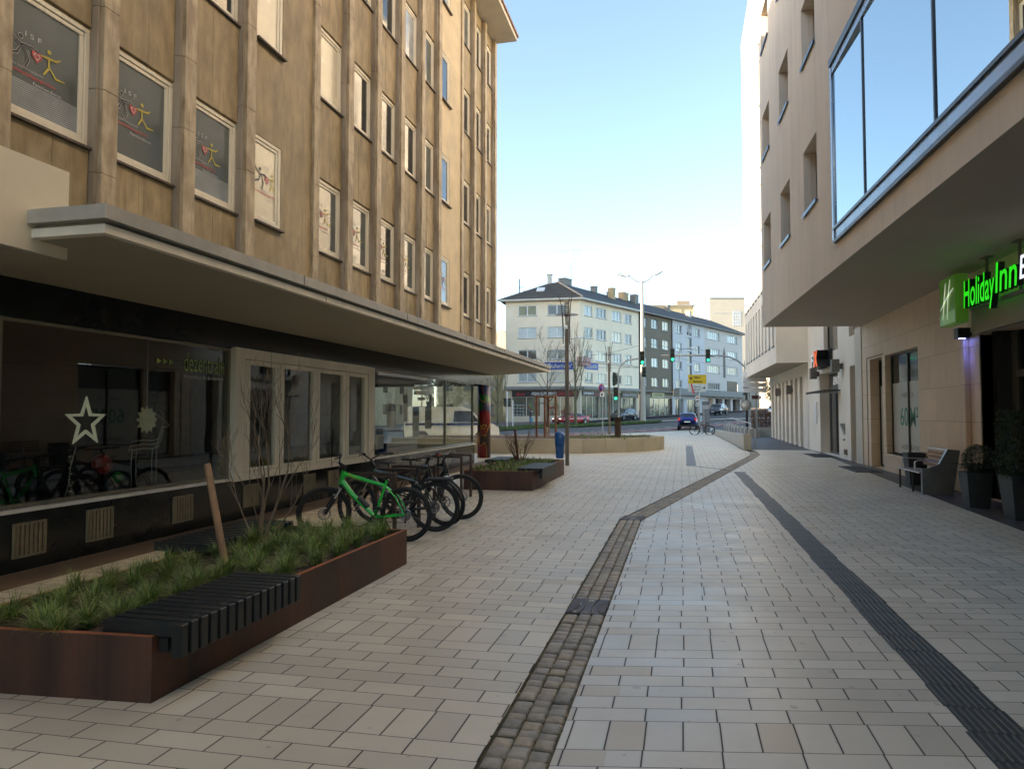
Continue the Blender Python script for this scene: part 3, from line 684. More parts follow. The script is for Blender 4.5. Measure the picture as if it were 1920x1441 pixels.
# things in the shop window
def sit(name, lab, cat, loc): return thing(name, lab, cat, loc)
t = sit('star_lamp', 'white outlined paper star hanging in the dark shop window', 'star decoration', (-6.7, 6.85, 1.2))
mb = MB(); P = []; Q = []
for i in range(10):
    a = R(90+36*i); r_ = .30 if i % 2 == 0 else .125; P.append((-6.7, 6.86+r_*math.cos(a), 1.50+r_*math.sin(a))); r2 = .215 if i % 2 == 0 else .085; Q.append((-6.7, 6.86+r2*math.cos(a), 1.50+r2*math.sin(a)))
vs = P+Q; fs = [(i, (i+1) % 10, 10+(i+1) % 10, 10+i) for i in range(10)]; mb.add(vs, fs); mb.add([(q[0]-.02, q[1], q[2]) for q in vs], fs)
mb.add([*P, *[(q[0]-.02, q[1], q[2]) for q in P]], [(i, (i+1) % 10, 10+(i+1) % 10, 10+i) for i in range(10)]); mb.build('star', mat('white painted wood', (.62, .62, .50), .6, emit=(.6, .6, .42), es=.04), t)
mb = MB(); mb.tube([(-6.7, 6.72, 1.22), (-6.71, 6.66, 1.0), (-6.71, 6.64, .8), (-6.72, 6.6, .66), (-6.7, 6.45, .66)], .006, 5)
for k in range(7): mb.box(-6.71, -6.69, 6.63+.01*(k % 2), 6.65+.02*(k % 2), .72+k*.065, .735+k*.065)
mb.build('fairy_light_cord', mat('pale cord', (.4, .4, .32), .6), t)
t = sit('paper_snowflake', 'small pale folded paper star beside the outlined star in the dark shop window', 'paper star', (-6.72, 7.8, 1.3))
mb = MB(); pts = []
for i in range(24): a = 6.283*i/24; r_ = .19 if i % 2 == 0 else .135; pts.append((-6.72+(.01 if i % 2 else 0), 7.83+r_*math.cos(a), 1.52+r_*math.sin(a)))
mb.add(pts+[(-6.69, 7.83, 1.52)], [(i, (i+1) % 24, 24) for i in range(24)]); mb.build('paper', mat('pale yellow paper', (.22, .22, .13), .8, emit=(.5, .5, .3), es=.015), t); mb = MB(); mb.tube([(-6.72, 7.83, 1.70), (-6.72, 7.83, 2.55)], .003, 4); mb.build('thread', WT, t)
t = sit('reindeer_figure', 'wire reindeer figure standing in the dark shop window', 'reindeer figure', (-6.8, 7.9, .66))
mb = MB(); WIRE = mat('silver wire', (.45, .45, .4), .4, metal=.5); bx = -6.85
def tb(*p, r=.006): mb.tube([(bx+(i % 2)*.015, *q) for i, q in enumerate(p)], r, 5)
for zz in (1.13, 1.19, 1.24): tb((7.72, zz), (7.9, zz+.015), (8.1, zz), (8.2, zz+.03))
for y in (7.74, 7.82, 8.1, 8.18): tb((y, 1.15), (y-.03, .95), (y, .68))
for k in range(3): tb((8.14+k*.03, 1.15), (8.2+k*.03, 1.3), (8.27+k*.02, 1.44))
tb((8.26, 1.46), (8.32, 1.5), (8.42, 1.43), (8.33, 1.42), (8.26, 1.42)); tb((8.28, 1.5), (8.22, 1.56), (8.12, 1.6)); tb((8.29, 1.5), (8.26, 1.6), (8.2, 1.66)); tb((8.22, 1.56), (8.16, 1.53)); tb((7.72, 1.2), (7.66, 1.12))
mb.build('wire_body', WIRE, t)
t = sit('christmas_ornament', 'red and green glittering ornament on the shop window floor', 'ornament', (-6.8, 7.3, .66))
mb = MB(); mb.lathe([(.02, 0), (.10, .08), (.12, .17), (.07, .25), (.0, .27)], 9, 0, Matrix.Translation((-6.85, 7.33, .86)) @ Matrix.Rotation(.5, 4, 'X'), False); mb.build('red_bell', mat('red foil', (.4, .04, .03), .35, .3, 12), t)
mb = MB(); mb.lathe([(.02, 0), (.08, .05), (.09, .10), (.0, .15)], 7, 0, Matrix.Translation((-6.82, 7.46, .74)), False); mb.build('green_bow', mat('green foil', (.03, .28, .06), .3, .3, 12), t)
mb = MB(); mb.lathe([(.1, 0), (.06, .1), (.04, .2)], 9, 0, Matrix.Translation((-6.85, 7.36, .66))); mb.build('stand', BLACK, t)
for k, (y, lab) in enumerate([(10.1, 'left yellow green round cushion seen behind the timber window'), (10.95, 'right yellow green round cushion seen behind the timber window')]):
    t = sit('beanbag', lab, 'cushion', (-7.0, y, .5)); mb = MB(); mb.lathe([(.0, 0), (.2, .0), (.27, .12), (.26, .25), (.16, .36), (.0, .40)], 16, 0, Matrix.Translation((-7.0, y, .45 if k else .6))); mb.build('cover', mat('lime fabric', (.28, .29, .02), .9, .15, 10), t)
    mb = MB(); mb.lathe([(.3, -.45), (.3, 0)], 12, 0, Matrix.Translation((-7.0, y, .45 if k else .6))); mb.build('pedestal', BLACK, t)

# ================================================================ blocks out of view that shade the street
for k, (x0, x1, y0, y1, h) in enumerate([(-60, -34, -20, 72, 18), (-64, -40, 76, 112, 30), (-18.0, -6.9, -60, -31, 16)]):
    t = thing('apartment_block', ['long plain apartment block across the side road', 'taller plain block out of view, added up the side road to shade the corner house', 'plain apartment block behind the viewer on the left'][k], 'building', ((x0+x1)/2, (y0+y1)/2, 0))
    mb = MB(); mb.box(x0, x1, y0, y1, -1, h); mb.build('wall', mat('plain ochre render', (.45, .38, .27), .8, .08, 1), t); mb = MB()
    for y in [y0+3+6*i for i in range(int((y1-y0-4)/6))]:
        for z in [1.5+3*i for i in range(int(h/3)-0)]:
            if z+1.4 < h: mb = MB(); mb.box(x1-.01, x1+.02, y, y+1.5, z, z+1.4); mb.build('window', PANE, t)

# ================================================================ RIGHT BUILDINGS
STUC = mat('beige stucco', (.84, .72, .58), .8, .06, 1.2, .05, fine=.08, streak=True)
STUCW = mat('cream stucco', (.84, .78, .67), .8, .05, .8, .05, fine=.05)
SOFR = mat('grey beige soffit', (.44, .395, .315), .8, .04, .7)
DARKW = mat('dark bronze frame', (.045, .04, .035), .4, .1, 6, metal=.4)
BLUEF = mat('blue grey window frame', (.09, .12, .17), .3, .05, 6, metal=.5)
m, nt, p = newmat('limestone tiles'); X_, Y_, Z_ = sep(nt, coord(nt))
hz = (Z_+.04+.735).fmod(.735); rz = ((Z_+.04+.735)/.735).floor(); wy = (Y_+rz.fmod(2)*.42+100).fmod(1.05); cy_ = ((Y_+rz.fmod(2)*.42+100)/1.05).floor()
j = (hz.lt(.007)).max(wy.lt(.006))
w_ = white(nt, comb(nt, rz, cy_, 2.2)); n1 = noise(nt, 3, 5, .6); n2 = noise(nt, 60, 3)
c = mixc(nt, w_, (.74, .58, .41), (.82, .66, .49)); c = mixc(nt, ramp(n1, .35, .75)*.3, c, (.52, .41, .28)); c = mixc(nt, ramp(n2, .4, .7)*.12, c, (.3, .22, .14)); c = mixc(nt, j*.85, c, (.14, .10, .065))
nt.links.new(c, p.inputs['Base Color']); p.inputs['Roughness'].default_value = .5; nt.links.new(bump(nt, 1-j, .4, .004), p.inputs['Normal']); TILE = m
hb = thing('hotel_building', 'beige stucco building with overhanging upper storey and mirrored bay window above tiled walls', 'building', (5.55, 12, 0))
BM = frame((2.54, 23.75), (-.0356, 1.)); BM = BM @ Matrix.Diagonal((1, -1, 1, 1))     # s along the wall away from us, y outwards (-x)
mb = MB(); holes = []
ZR = 17.3
for f, (z0, z1) in enumerate(((6.12, 7.55), (9.52, 10.9), (12.93, 14.2))):
    for c in range(12):
        a, b = -1.85-3.03*c, -.50-3.03*c
        if f == 0 and c >= 3 or a < -33: continue
        if f > 0 and c >= 3 and False: continue
        holes.append((a, b, z0, z1, .34))
bayh = (-33.2, -9.42, 4.83, 8.30, .06)
wall(mb, BM, -36, 0, 4.35, ZR, holes+[bayh])
mb.prism([(2.54, 23.75), (5.55, 24.28), (5.55, 30)] , 4.35, 4.36) if False else None
mb.quad((2.54, 23.75, 4.35), (5.6, 24.28, 4.35), (5.6, 24.28, ZR), (2.54, 23.75, ZR))
mb.quad((2.54, 23.75, ZR), (5.6, 24.28, ZR), (16, 24.3, ZR), (16, -12.2, ZR)) ; mb.quad((2.54, 23.75, ZR), (16, -12.2, ZR), (3.82, -12.2, ZR), (3.8, -12.2, ZR))
mb.box(5.6, 16, 24.2, 24.28, 4.35, ZR); mb.box(3.85, 16, -12.3, -12.2, 0, ZR); mb.box(15.9, 16, -12.2, 24.2, 0, ZR); mb.box(3.9, 15.9, -12.1, 24.1, ZR-.2, ZR-.02)
mb.build('upper_wall', STUC, hb)
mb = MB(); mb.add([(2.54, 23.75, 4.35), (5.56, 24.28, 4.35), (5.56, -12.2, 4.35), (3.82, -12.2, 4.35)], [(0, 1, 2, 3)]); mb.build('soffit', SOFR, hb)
for (a, b, c, d, dp) in holes:
    mb = MB(); t = .06
    for (p, q, r_, s_) in ((a, b, c, c+t), (a, b, d-t, d), (a, a+t, c+t, d-t), (b-t, b, c+t, d-t)): mb.box(p, q, -.33, -.27, r_, s_, 0, BM)
    mb.box(a-.01, b+.0, -.26, .035, c-.03, c+.0, 1, BM); mb.box(a-.02, b+.02, .035, .05, c-.07, c+.01, 1, BM)
    w = mb.build('window', [DARKW, BLUEF], hb); mb = MB(); mb.quad((a+t, -.3, c+t), (b-t, -.3, c+t), (b-t, -.3, d-t), (a+t, -.3, d-t), 0, BM); mb.build('pane', PANE, w)
# mirrored bay glazing
mb = MB(); a0 = -9.42; jn = [-9.52, -11.45, -14.38, -17.33, -20.3, -23.2, -26.2, -29.2, -32.2]
mb.box(-33.2, a0, -.02, .07, 4.80, 4.86, 1, BM); mb.box(-33.2, a0, -.02, .045, 4.86, 5.05, 2, BM); mb.box(-33.2, a0, -.02, .075, 5.05, 5.10, 0, BM); mb.box(-33.2, a0, -.02, .09, 8.18, 8.32, 1, BM); mb.box(-33.2, a0, -.02, .06, 8.02, 8.18, 2, BM)
mb.box(a0-.09, a0+.015, -.02, .07, 4.86, 8.2, 2, BM)
for s in jn[1:]: mb.box(s-.018, s+.018, -.09, .055, 5.08, 8.1, 0, BM)
f = mb.build('bay_window', [mat('dark blue glazing bar', (.035, .05, .075), .3, .1, 5), mat('dark bay edge', (.03, .035, .04), .35, .1, 5), mat('blue grey bay panel', (.28, .33, .40), .25, .05, 3, metal=.6)], hb, label='large mirrored glass bay window')
MIRG = glassmat('mirrored solar glass', .60, (.20, .23, .26), (.82, .94, 1), 0, .035)
for q0, q1 in zip(jn[:-1], jn[1:]):
    mb = MB(); dy = (q0-q1)*math.tan(R(1.3)); mb.quad((q1+.03, .035-dy, 5.08), (q0-.03, .035, 5.08), (q0-.03, .035, 8.04), (q1+.03, .035-dy, 8.04), 0, BM); mb.build('pane', MIRG, f)
mb = MB(); mb.box(-33, -9.5, -6, -5.9, 4.8, 8.3, 0, BM); mb.box(-33, -9.5, -6, -.1, 8.29, 8.32, 0, BM); mb.box(-33, -9.5, -6, -.1, 4.78, 4.8, 0, BM); mb.box(-9.45, -9.43, -6, -.1, 4.8, 8.3, 0, BM); mb.build('bay_room', mat('dim room', (.08, .075, .06), .9), hb)
SPOT = mat('lit ceiling lamp', (.8, .8, .7), .5, emit=(1, .9, .7), es=4)
mb = MB(); mb.lathe([(.0, 8.2), (.42, 8.2), (.42, 8.24)], 24, 0, BM @ Matrix.Translation((-14.6, -2.6, 0))); mb.build('ceiling_lamp', SPOT, hb)
for k, (s, y) in enumerate(((-14.0, -1.5), (-14.7, -1.5), (-15.6, -1.45), (-15.75, -1.3), (-16.6, -1.3))): mb = MB(); mb.box(s, s+.16, y, y+.10, 8.1, 8.25, 0, BM); mb.build('ceiling_spotlight', SPOT, hb)
# ground floor wall x = 5.55
GM = frame((5.55, 0), (0, 1)) @ Matrix.Diagonal((1, -1, 1, 1))       # s = world y, y outwards = -x
mb = MB(); gh = [(22.02, 23.36, 0.0, 3.22, .30), (18.86, 21.72, .50, 3.22, .22), (-8, 15.2, 0, 3.15, .55)]
wall(mb, GM, -12, 24.28, 0, 4.35, gh, 0); wall(mb, GM, 24.28, 25.12, 0, 4.35, [], 1, .03)
mb.quad((24.28, 0, 0), (24.28, .03, 0), (24.28, .03, 4.35), (24.28, 0, 4.35), 1, GM); mb.bbox(15.72, 15.98, -.0, .10, 0, 3.1, .008, 0, GM); mb.bbox(15.2, 15.25, -.5, .0, 0, 3.1, .004, 0, GM)
mb.box(18.8, 21.8, -.2, .05, .43, .50, 0, GM)
mb.build('ground_floor_wall', [TILE, mat('pale limestone pier', (.62, .57, .48), .6, .06, 2)], hb)
mb = MB(); mb.box(-8, 15.3, .0, .10, 3.12, 3.62, 0, GM); mb.box(23.66, 23.72, 0, .012, 0, 3.3, 1, GM); mb.box(21.9, 23.66, 0, .010, 3.27, 3.30, 1, GM); mb.build('lintel_band', [mat('grey beige lintel', (.34, .29, .22), .6, .06, 2), mat('brown joint', (.2, .13, .07), .7)], hb)
# narrow slit shop window and the big one
FROST = mat('frosted white film', (.60, .60, .55), .35, .04, 2, spec=.6)
GREEN = mat('teal green vinyl', (.03, .26, .16), .5); GREYL = mat('grey vinyl', (.16, .16, .15), .5)
def slitwin(a, b, z0, z1, y, ztop, mull, nm):
    mb = MB(); t = .04
    for (p, q, r_, s_) in ((a, b, z0, z0+t), (a, b, z1-t, z1), (a, a+t, z0+t, z1-t), (b-t, b, z0+t, z1-t)): mb.box(p, q, y-.03, y+.03, r_, s_, 0, GM)
    for m_ in mull: mb.box(m_-.035, m_+.035, y-.03, y+.035, z0+t, z1-t, 0, GM)
    f = mb.build(nm, DARKW, hb); mb = MB(); mb.quad((a+t, y, ztop), (b-t, y, ztop), (b-t, y, z1-t), (a+t, y, z1-t), 0, GM); mb.build('pane', PANE, f)
    mb = MB(); mb.quad((a+t, y, z0+t), (b-t, y, z0+t), (b-t, y, ztop), (a+t, y, ztop), 0, GM); mb.build('film', FROST, f); return f
f1 = slitwin(22.02, 23.36, .05, 3.2, -.28, 2.42, (), 'shop_window'); f2 = slitwin(18.86, 21.72, .50, 3.2, -.18, 2.43, (20.23,), 'shop_window')
def TR(y, z, x): return Matrix(((0, 0, -1, x), (-1, 0, 0, y), (0, 1, 0, z), (0, 0, 0, 1)))
text('60', TR(21.02, 1.27, 5.728), .66, .50, GREEN, 'film_lettering', f2, .002, .01); text('M²', TR(20.14, 1.27, 5.728), .60, .50, GREEN, 'film_lettering', f2, .002, .01)
text('HIER', TR(20.86, 2.03, 5.728), .48, .12, GREYL, 'film_lettering', f2, .002, .004); text('CA.', TR(20.12, 2.03, 5.728), .26, .12, GREYL, 'film_lettering', f2, .002, .004)
text('LADEN', TR(20.95, .66, 5.728), .62, .13, GREYL, 'film_lettering', f2, .002, .004); text('FLÄCHE', TR(20.16, .66, 5.728), .66, .15, GREYL, 'film_lettering', f2, .002, .004)
for k, (s_, z, h) in enumerate((('BITTE', 2.2, .12), ('FRAGEN', 1.95, .10), ('SIE UNS', 1.75, .10))): text(s_, TR(22.75, z, 5.828), .5, h, GREYL, 'film_lettering', f1, .002)
text('0221', TR(22.75, .98, 5.828), .45, .12, GREEN, 'film_lettering', f1, .002); text('0177', TR(22.75, .80, 5.828), .45, .12, GREEN, 'film_lettering', f1, .002)
# hotel entrance glazing
EG = glassmat('dark entrance glass', .12, (.25, .27, .3), (1, 1, 1), 0, .05)
mb = MB(); FR = mat('grey brown door frame', (.17, .145, .11), .45, .06, 4, metal=.3); EX = -.50
mb.box(15.0, 15.2, EX-.05, EX+.30, 0, 3.15, 1, GM)
for s in (14.98, 13.72, 12.4, 11.1, 9.8, 8.5, 7.2, 5.9): mb.box(s-.10, s+.06, EX-.05, EX+.06, 0, 3.12, 0, GM)
for z in (0, 2.28): mb.box(4, 14.9, EX-.04, EX+.05, z, z+.12, 0, GM)
f = mb.build('entrance_glazing', [FR, DARKW], hb); mb = MB(); mb.quad((4, EX, .1), (15, EX, .1), (15, EX, 3.1), (4, EX, 3.1), 0, GM); mb.build('pane', EG, f)
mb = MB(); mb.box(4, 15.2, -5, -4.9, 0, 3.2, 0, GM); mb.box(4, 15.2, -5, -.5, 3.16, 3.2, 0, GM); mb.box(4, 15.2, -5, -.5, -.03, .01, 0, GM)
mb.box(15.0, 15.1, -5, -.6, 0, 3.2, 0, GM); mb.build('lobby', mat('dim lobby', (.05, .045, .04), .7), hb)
# sign above the entrance
sg = thing('hotel_sign', 'illuminated green script hotel sign with square logo box hung below the soffit on the right', 'sign', (5.1, 14, 3.3))
LG = mat('glowing green lettering', (.05, .5, .02), .5, emit=(.02, 1.0, .01), es=.13); LGS = mat('dark letter side', (.02, .025, .02), .5); LGW = mat('glowing white lettering', (.7, .7, .8), .5, emit=(.8, .85, 1), es=.2)
mb = MB(); mb.bbox(5.0, 5.22, 14.76, 15.60, 3.30, 4.22, .015, 0); mb.build('logo_box', [mat('green sign face', (.10, .20, .03), .4, .05, 2, emit=(.12, .32, .03), es=.03)], sg)
mb = MB(); mb.quad((4.996, 14.78, 3.32), (4.996, 15.58, 3.32), (4.996, 15.58, 3.50), (4.996, 14.78, 3.56)); mb.build('logo_shine', mat('pale green band', (.18, .33, .13), .4, emit=(.2, .4, .15), es=.05), sg)
def yz(pts, x=4.985): return [(x, 15.60-u*.84, 3.30+v*.92) for u, v in pts]
mb = MB()
def brush(pts, ws):
    P = yz(pts); 
    for i in range(len(P)-1):
        a, b = Vector(P[i]), Vector(P[i+1]); d = (b-a).normalized(); nrm = Vector((0, -d.z, d.y))
        mb.add([a+nrm*ws[i], a-nrm*ws[i], b-nrm*ws[i+1], b+nrm*ws[i+1]], [(0, 1, 2, 3)])
brush([(.24, .13), (.30, .30), (.38, .60), (.46, .88)], [.014, .026, .030, .016]); brush([(.52, .11), (.55, .35), (.62, .62), (.74, .92)], [.014, .026, .030, .014]); brush([(.10, .34), (.40, .50), (.66, .62), (.93, .71)], [.010, .024, .024, .012])
mb.build('logo_letter', mat('white sign vinyl', (.62, .66, .55), .5, emit=(.7, .8, .6), es=.1), sg)
text('Holiday', TR(14.66, 3.38, 5.20), 1.34, .66, [LG, LGS], 'sign_lettering', sg, .10, .012, shear=.12)
text('Inn', TR(13.30, 3.60, 5.20), .80, .50, [LG, LGS], 'sign_lettering', sg, .10, .012, shear=.12)
text('Express', TR(12.42, 3.55, 5.20), 1.9, .48, [LGW, LGS], 'sign_lettering', sg, .10, .008, shear=.12)
mb = MB(); mb.box(5.22, 5.28, 10.4, 14.7, 3.50, 3.56); 
for y in (14.0, 12.75, 11.0): mb.tube([(5.25, y, 3.56), (5.25, y, 4.35)], .025, 8); mb.box(5.18, 5.32, y-.12, y+.12, 4.33, 4.349)
mb.build('hanging_bracket', mat('grey bracket', (.16, .15, .13), .5), sg)
t = thing('wall_lamp', 'small black wall lamp casting blue light down the pier beside the entrance', 'wall lamp', (5.35, 15.66, 3.1)); mb = MB(); mb.bbox(5.28, 5.50, 15.5, 15.74, 3.08, 3.28, .01); mb.box(5.5, 5.55, 15.58, 15.66, 3.12, 3.2); mb.build('housing', BLACK, t)
mb = MB(); mb.lathe([(0, 3.074), (.06, 3.074), (.06, 3.079)], 12, 0, Matrix.Translation((5.39, 15.62, 0))); mb.build('lens', mat('blue lamp lens', (.1, .1, .6), .4, emit=(.15, .2, 1), es=5), t)
bl = bpy.data.lights.new('blue wall light', 'SPOT'); bo = bpy.data.objects.new('blue_light', bl); COL.objects.link(bo); bo.location = (5.40, 15.62, 3.06); bo.parent = t; bo.matrix_parent_inverse = ROOT[t]
bl.energy = 2.5; bl.color = (.12, .16, 1); bl.spot_size = R(70); bl.spot_blend = .8; bl.shadow_soft_size = .03
# ---- sports studio building
fb = thing('fitness_building', 'tall cream stucco building with slit windows, projecting floors and a row of white fins', 'building', (5.6, 38, 0))
mb = MB(); FH2 = [(27.86, 31.4, 0, 3.22, .42), (24.95, 26.0, 0, 3.2, .35), (27.8, 30.4, 3.95, 6.2, .2), (25.15, 26.0, 4.2, 5.8, .2)]
wall(mb, GM, 25.1, 34.3, 0, 17, FH2, 0)
for k in range(9):                                     # fins
    y = 35.0+k*1.53; mb.box(5.55, 6.15, y, y+.62, -.05, 3.35, 0)
mb.box(5.55, 6.2, 34.2, 48.4, 3.35, 3.95, 0); mb.box(5.55, 6.15, 34.2, 35.05, -.05, 3.35, 0)
mb.box(6.25, 20, 48.3, 48.5, -.1, 26, 0)
BF = frame((4.21, 34.1), (-.01, 1)) @ Matrix.Diagonal((1, -1, 1, 1)); sl_ = []; z = 4.74; f = 0
for f in range(7):
    z0 = [4.74, 7.95, 11.25, 14.55, 17.85, 21.15, 24.6][f]; 
    if f == 6: break
    for k in range(10):
        a = .62+k*1.36+(.3 if f % 2 == 0 else 0)*0; sl_.append((a, a+.62, z0, z0+2.5 if f else 7.25, .22))
wall(mb, BF, 0, 14.2, 3.9, 26, sl_, 0)
mb.quad((4.21, 34.1, 3.9), (9, 34.1, 3.9), (9, 34.1, 26), (4.21, 34.1, 26)); mb.quad((4.07, 48.3, 3.9), (9, 48.3, 3.9), (9, 48.3, 26), (4.07, 48.3, 26))
mb.add([(4.21, 34.1, 26), (4.07, 48.3, 26), (20, 48.4, 26), (20, 34.1, 26)], [(0, 1, 2, 3)]); mb.quad((9, 34.15, 0), (20, 34.15, 0), (20, 34.15, 26), (9, 34.15, 26)); mb.quad((5.55, 34.3, 17), (14, 34.3, 17), (14, 24.5, 17), (5.55, 24.5, 17))
mb.build('wall', STUCW, fb)
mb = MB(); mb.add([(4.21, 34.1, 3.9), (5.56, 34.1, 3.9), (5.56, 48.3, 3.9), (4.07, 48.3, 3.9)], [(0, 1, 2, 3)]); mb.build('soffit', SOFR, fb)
mb = MB(); mb.box(4.05, 4.25, 34.05, 48.35, 26, 26.08); mb.build('roof_edge', GALV, fb)
mb = MB(); mb.box(6.1, 6.15, 34.3, 48.3, 0, 3.4, 0); mb.build('glazed_screen', mat('dark ribbon glazing', (.07, .072, .07), .2, .1, 2, spec=.6), fb)
for (a, b, c, d, dp) in sl_:
    mb = MB(); mb.quad((a, -.2, c), (b, -.2, c), (b, -.2, d), (a, -.2, d), 0, BF); mb.box(a-.02, b+.02, -.2, .05, c-.06, c+.0, 1, BF); mb.build('window', [PANEG, BLUEF], fb)
for (a, b, c, d, dp) in FH2[1:]:
    mb = MB(); t_ = .05
    for (p, q, r_, s_) in ((a, b, c, c+t_), (a, b, d-t_, d), (a, a+t_, c+t_, d-t_), (b-t_, b, c+t_, d-t_)): mb.box(p, q, -dp, -dp+.05, r_, s_, 0, GM)
    w = mb.build('window' if c else 'side_door', DARKW, fb); mb = MB(); mb.quad((a+t_, -dp+.02, c+t_), (b-t_, -dp+.02, c+t_), (b-t_, -dp+.02, d-t_), (a+t_, -dp+.02, d-t_), 0, GM); mb.build('pane', PANE, w)
mb = MB(); DP = -.40
for s in (27.9, 29.05, 29.6, 30.2, 31.35): mb.box(s-.035, s+.035, DP-.03, DP+.04, 0, 2.5, 0, GM)
mb.box(27.86, 31.4, DP-.03, DP+.04, 2.42, 2.52, 0, GM); mb.box(27.86, 31.4, DP-.03, DP+.04, 0, .08, 0, GM)
d_ = mb.build('entrance_door', [mat('grey door frame', (.20, .20, .20), .4, metal=.5)], fb); mb = MB(); mb.quad((27.9, DP, .05), (31.35, DP, .05), (31.35, DP, 2.45), (27.9, DP, 2.45), 0, GM); mb.build('pane', glassmat('door glass', .14, (.12, .14, .18)), d_)
mb = MB(); mb.box(27.86, 31.4, DP-.3, DP-.29, 0, 2.6, 0, GM); mb.build('door_backing', mat('dim room', ()), fb)
mb = MB(); mb.box(27.86, 31.4, DP-.05, DP+.03, 2.52, 3.22, 0, GM); mb.build('transom_panel', mat('grey transom', (.15, .145, .135), .5), fb)
WL = mat('white sign lettering', (.75, .75, .72), .5, emit=(1, 1, 1), es=.06)
text('EINGANG', TR(30.5, 2.74, 5.55+.36), 1.95, .32, WL, 'lettering', fb, .003, .02)
s2 = thing('shop_sign', 'white and orange box letters of the sports studio mounted above its entrance', 'sign', (5.3, 29.8, 3.4))
OR = mat('orange letter', (.75, .12, .02), .5, emit=(1, .14, .02), es=.1)
text('FIT', TR(30.75, 3.44, 5.30), .95, .54, [WL, BLACK], 'white_letters', s2, .16, .02)
mb = MB()
hh = [(0, 0), (.30, 0), (.42, .16), (.54, 0), (.84, 0), (.62, .31), (.84, .62), (.54, .62), (.42, .46), (.30, .62), (0, .62), (.22, .31)]
for x, mi in ((5.05, 0), (5.5, 1)): mb.add([(x, 29.78-u*.95, 3.40+v) for u, v in hh], [tuple(range(12))], mi)
mb.add([(5.05, 29.78-u*.95, 3.40+v) for u, v in hh]+[(5.5, 29.78-u*.95, 3.40+v) for u, v in hh], [(i, (i+1) % 12, 12+(i+1) % 12, 12+i) for i in range(12)], 1); mb.build('orange_letter', [OR, BLACK], s2)
mb = MB(); mb.box(5.3, 5.54, 29.7, 30.9, 3.38, 3.42); mb.box(5.44, 5.54, 28.7, 30.9, 3.45, 4.05); mb.build('mounting_rail', BLACK, s2)
mb = MB(); mb.box(5.0, 5.56, 27.5, 31.3, 2.42, 2.46); mb.box(5.0, 5.03, 27.5, 31.3, 2.38, 2.46); mb.build('door_canopy', DARKW, fb)
for k, (y, z0, x, lab) in enumerate([(31.5, 3.03, 5.4, 'left grey wall lamp beside the studio sign'), (27.1, 3.07, 5.38, 'right grey wall lamp beside the studio sign'), (38.8, 2.6, 5.45, 'grey wall lamp on the nearer part of the fin wall'), (43.2, 2.6, 5.45, 'grey wall lamp on the farther part of the fin wall')]):
    t = thing('wall_lamp', lab, 'wall lamp', (x, y, z0), 0, 'grey box wall lamps'); mb = MB(); mb.bbox(x-.2, x+.05, y-.16, y+.16, z0, z0+.45, .01); mb.box(x, 5.56, y-.05, y+.05, z0+.1, z0+.3); mb.build('housing', mat('grey lamp housing', (.17, .16, .145), .5), t)
    mb = MB(); mb.box(x-.17, x+.02, y-.13, y+.13, z0-.01, z0); mb.build('diffuser', WHITE, t)
mb = MB(); mb.bbox(5.50, 5.545, 32.0, 32.5, 1.2, 2.1, .004); mb.build('notice_board', WHITE, fb)
t = thing('ashtray_box', 'small metal wall ashtray beside the studio entrance', 'ashtray', (5.5, 27.0, .9)); mb = MB(); mb.add([(5.55, 26.85, .85), (5.55, 27.1, .85), (5.42, 27.1, 1.25), (5.42, 26.85, 1.25), (5.55, 26.85, 1.25), (5.55, 27.1, 1.25)], [(0, 1, 2, 3), (3, 2, 5, 4), (0, 3, 4), (1, 5, 2)]); mb.build('bin', GALV, t); mb = MB(); mb.box(5.5, 5.55, 26.9, 27.05, .65, .72); mb.build('lock_plate', GALV, t)
t = thing('vent_box', 'small brown vent box low on the wall beside the studio entrance', 'vent', (5.5, 26.7, .2)); mb = MB(); mb.bbox(5.50, 5.55, 26.55, 26.9, .18, .36, .004); mb.build('box', mat('brown vent', (.2, .15, .1), .6), t); mb = MB(); [mb.box(5.495, 5.5, 26.58, 26.87, .2+.035*k, .215+.035*k) for k in range(4)]; mb.build('louvres', BLACK, t)

# ---- things by the right wall
def leafball(mb, c, r, n, rnd, size=.03, box=None, mi=2):
    for i in range(n):
        while True:
            q = Vector((rnd.uniform(-1, 1), rnd.uniform(-1, 1), rnd.uniform(-1, 1)))
            if q.length < 1: break
        q = q.normalized()*(.72+.33*rnd.random()) if box is None else Vector((q.x*box[0], q.y*box[1], q.z*box[2]))/max(abs(q.x), abs(q.y), abs(q.z), .01)*(.8+.25*rnd.random())
        p = Vector(c)+(q*r if box is None else q)
        a = Vector((rnd.gauss(0, 1), rnd.gauss(0, 1), rnd.gauss(0, 1))).normalized()*size; b = Vector((rnd.gauss(0, 1), rnd.gauss(0, 1), rnd.gauss(0, 1))).normalized()*size*.6
        mb.add([p-a, p-b*.5+a*.1, p+a, p+b*.5], [(0, 1, 2, 3)], rnd.randrange(mi))
LEAFD = [mat('dark box leaf', (.018, .035, .012), .5, .3, 20), mat('box leaf', (.035, .065, .02), .5, .3, 20)]
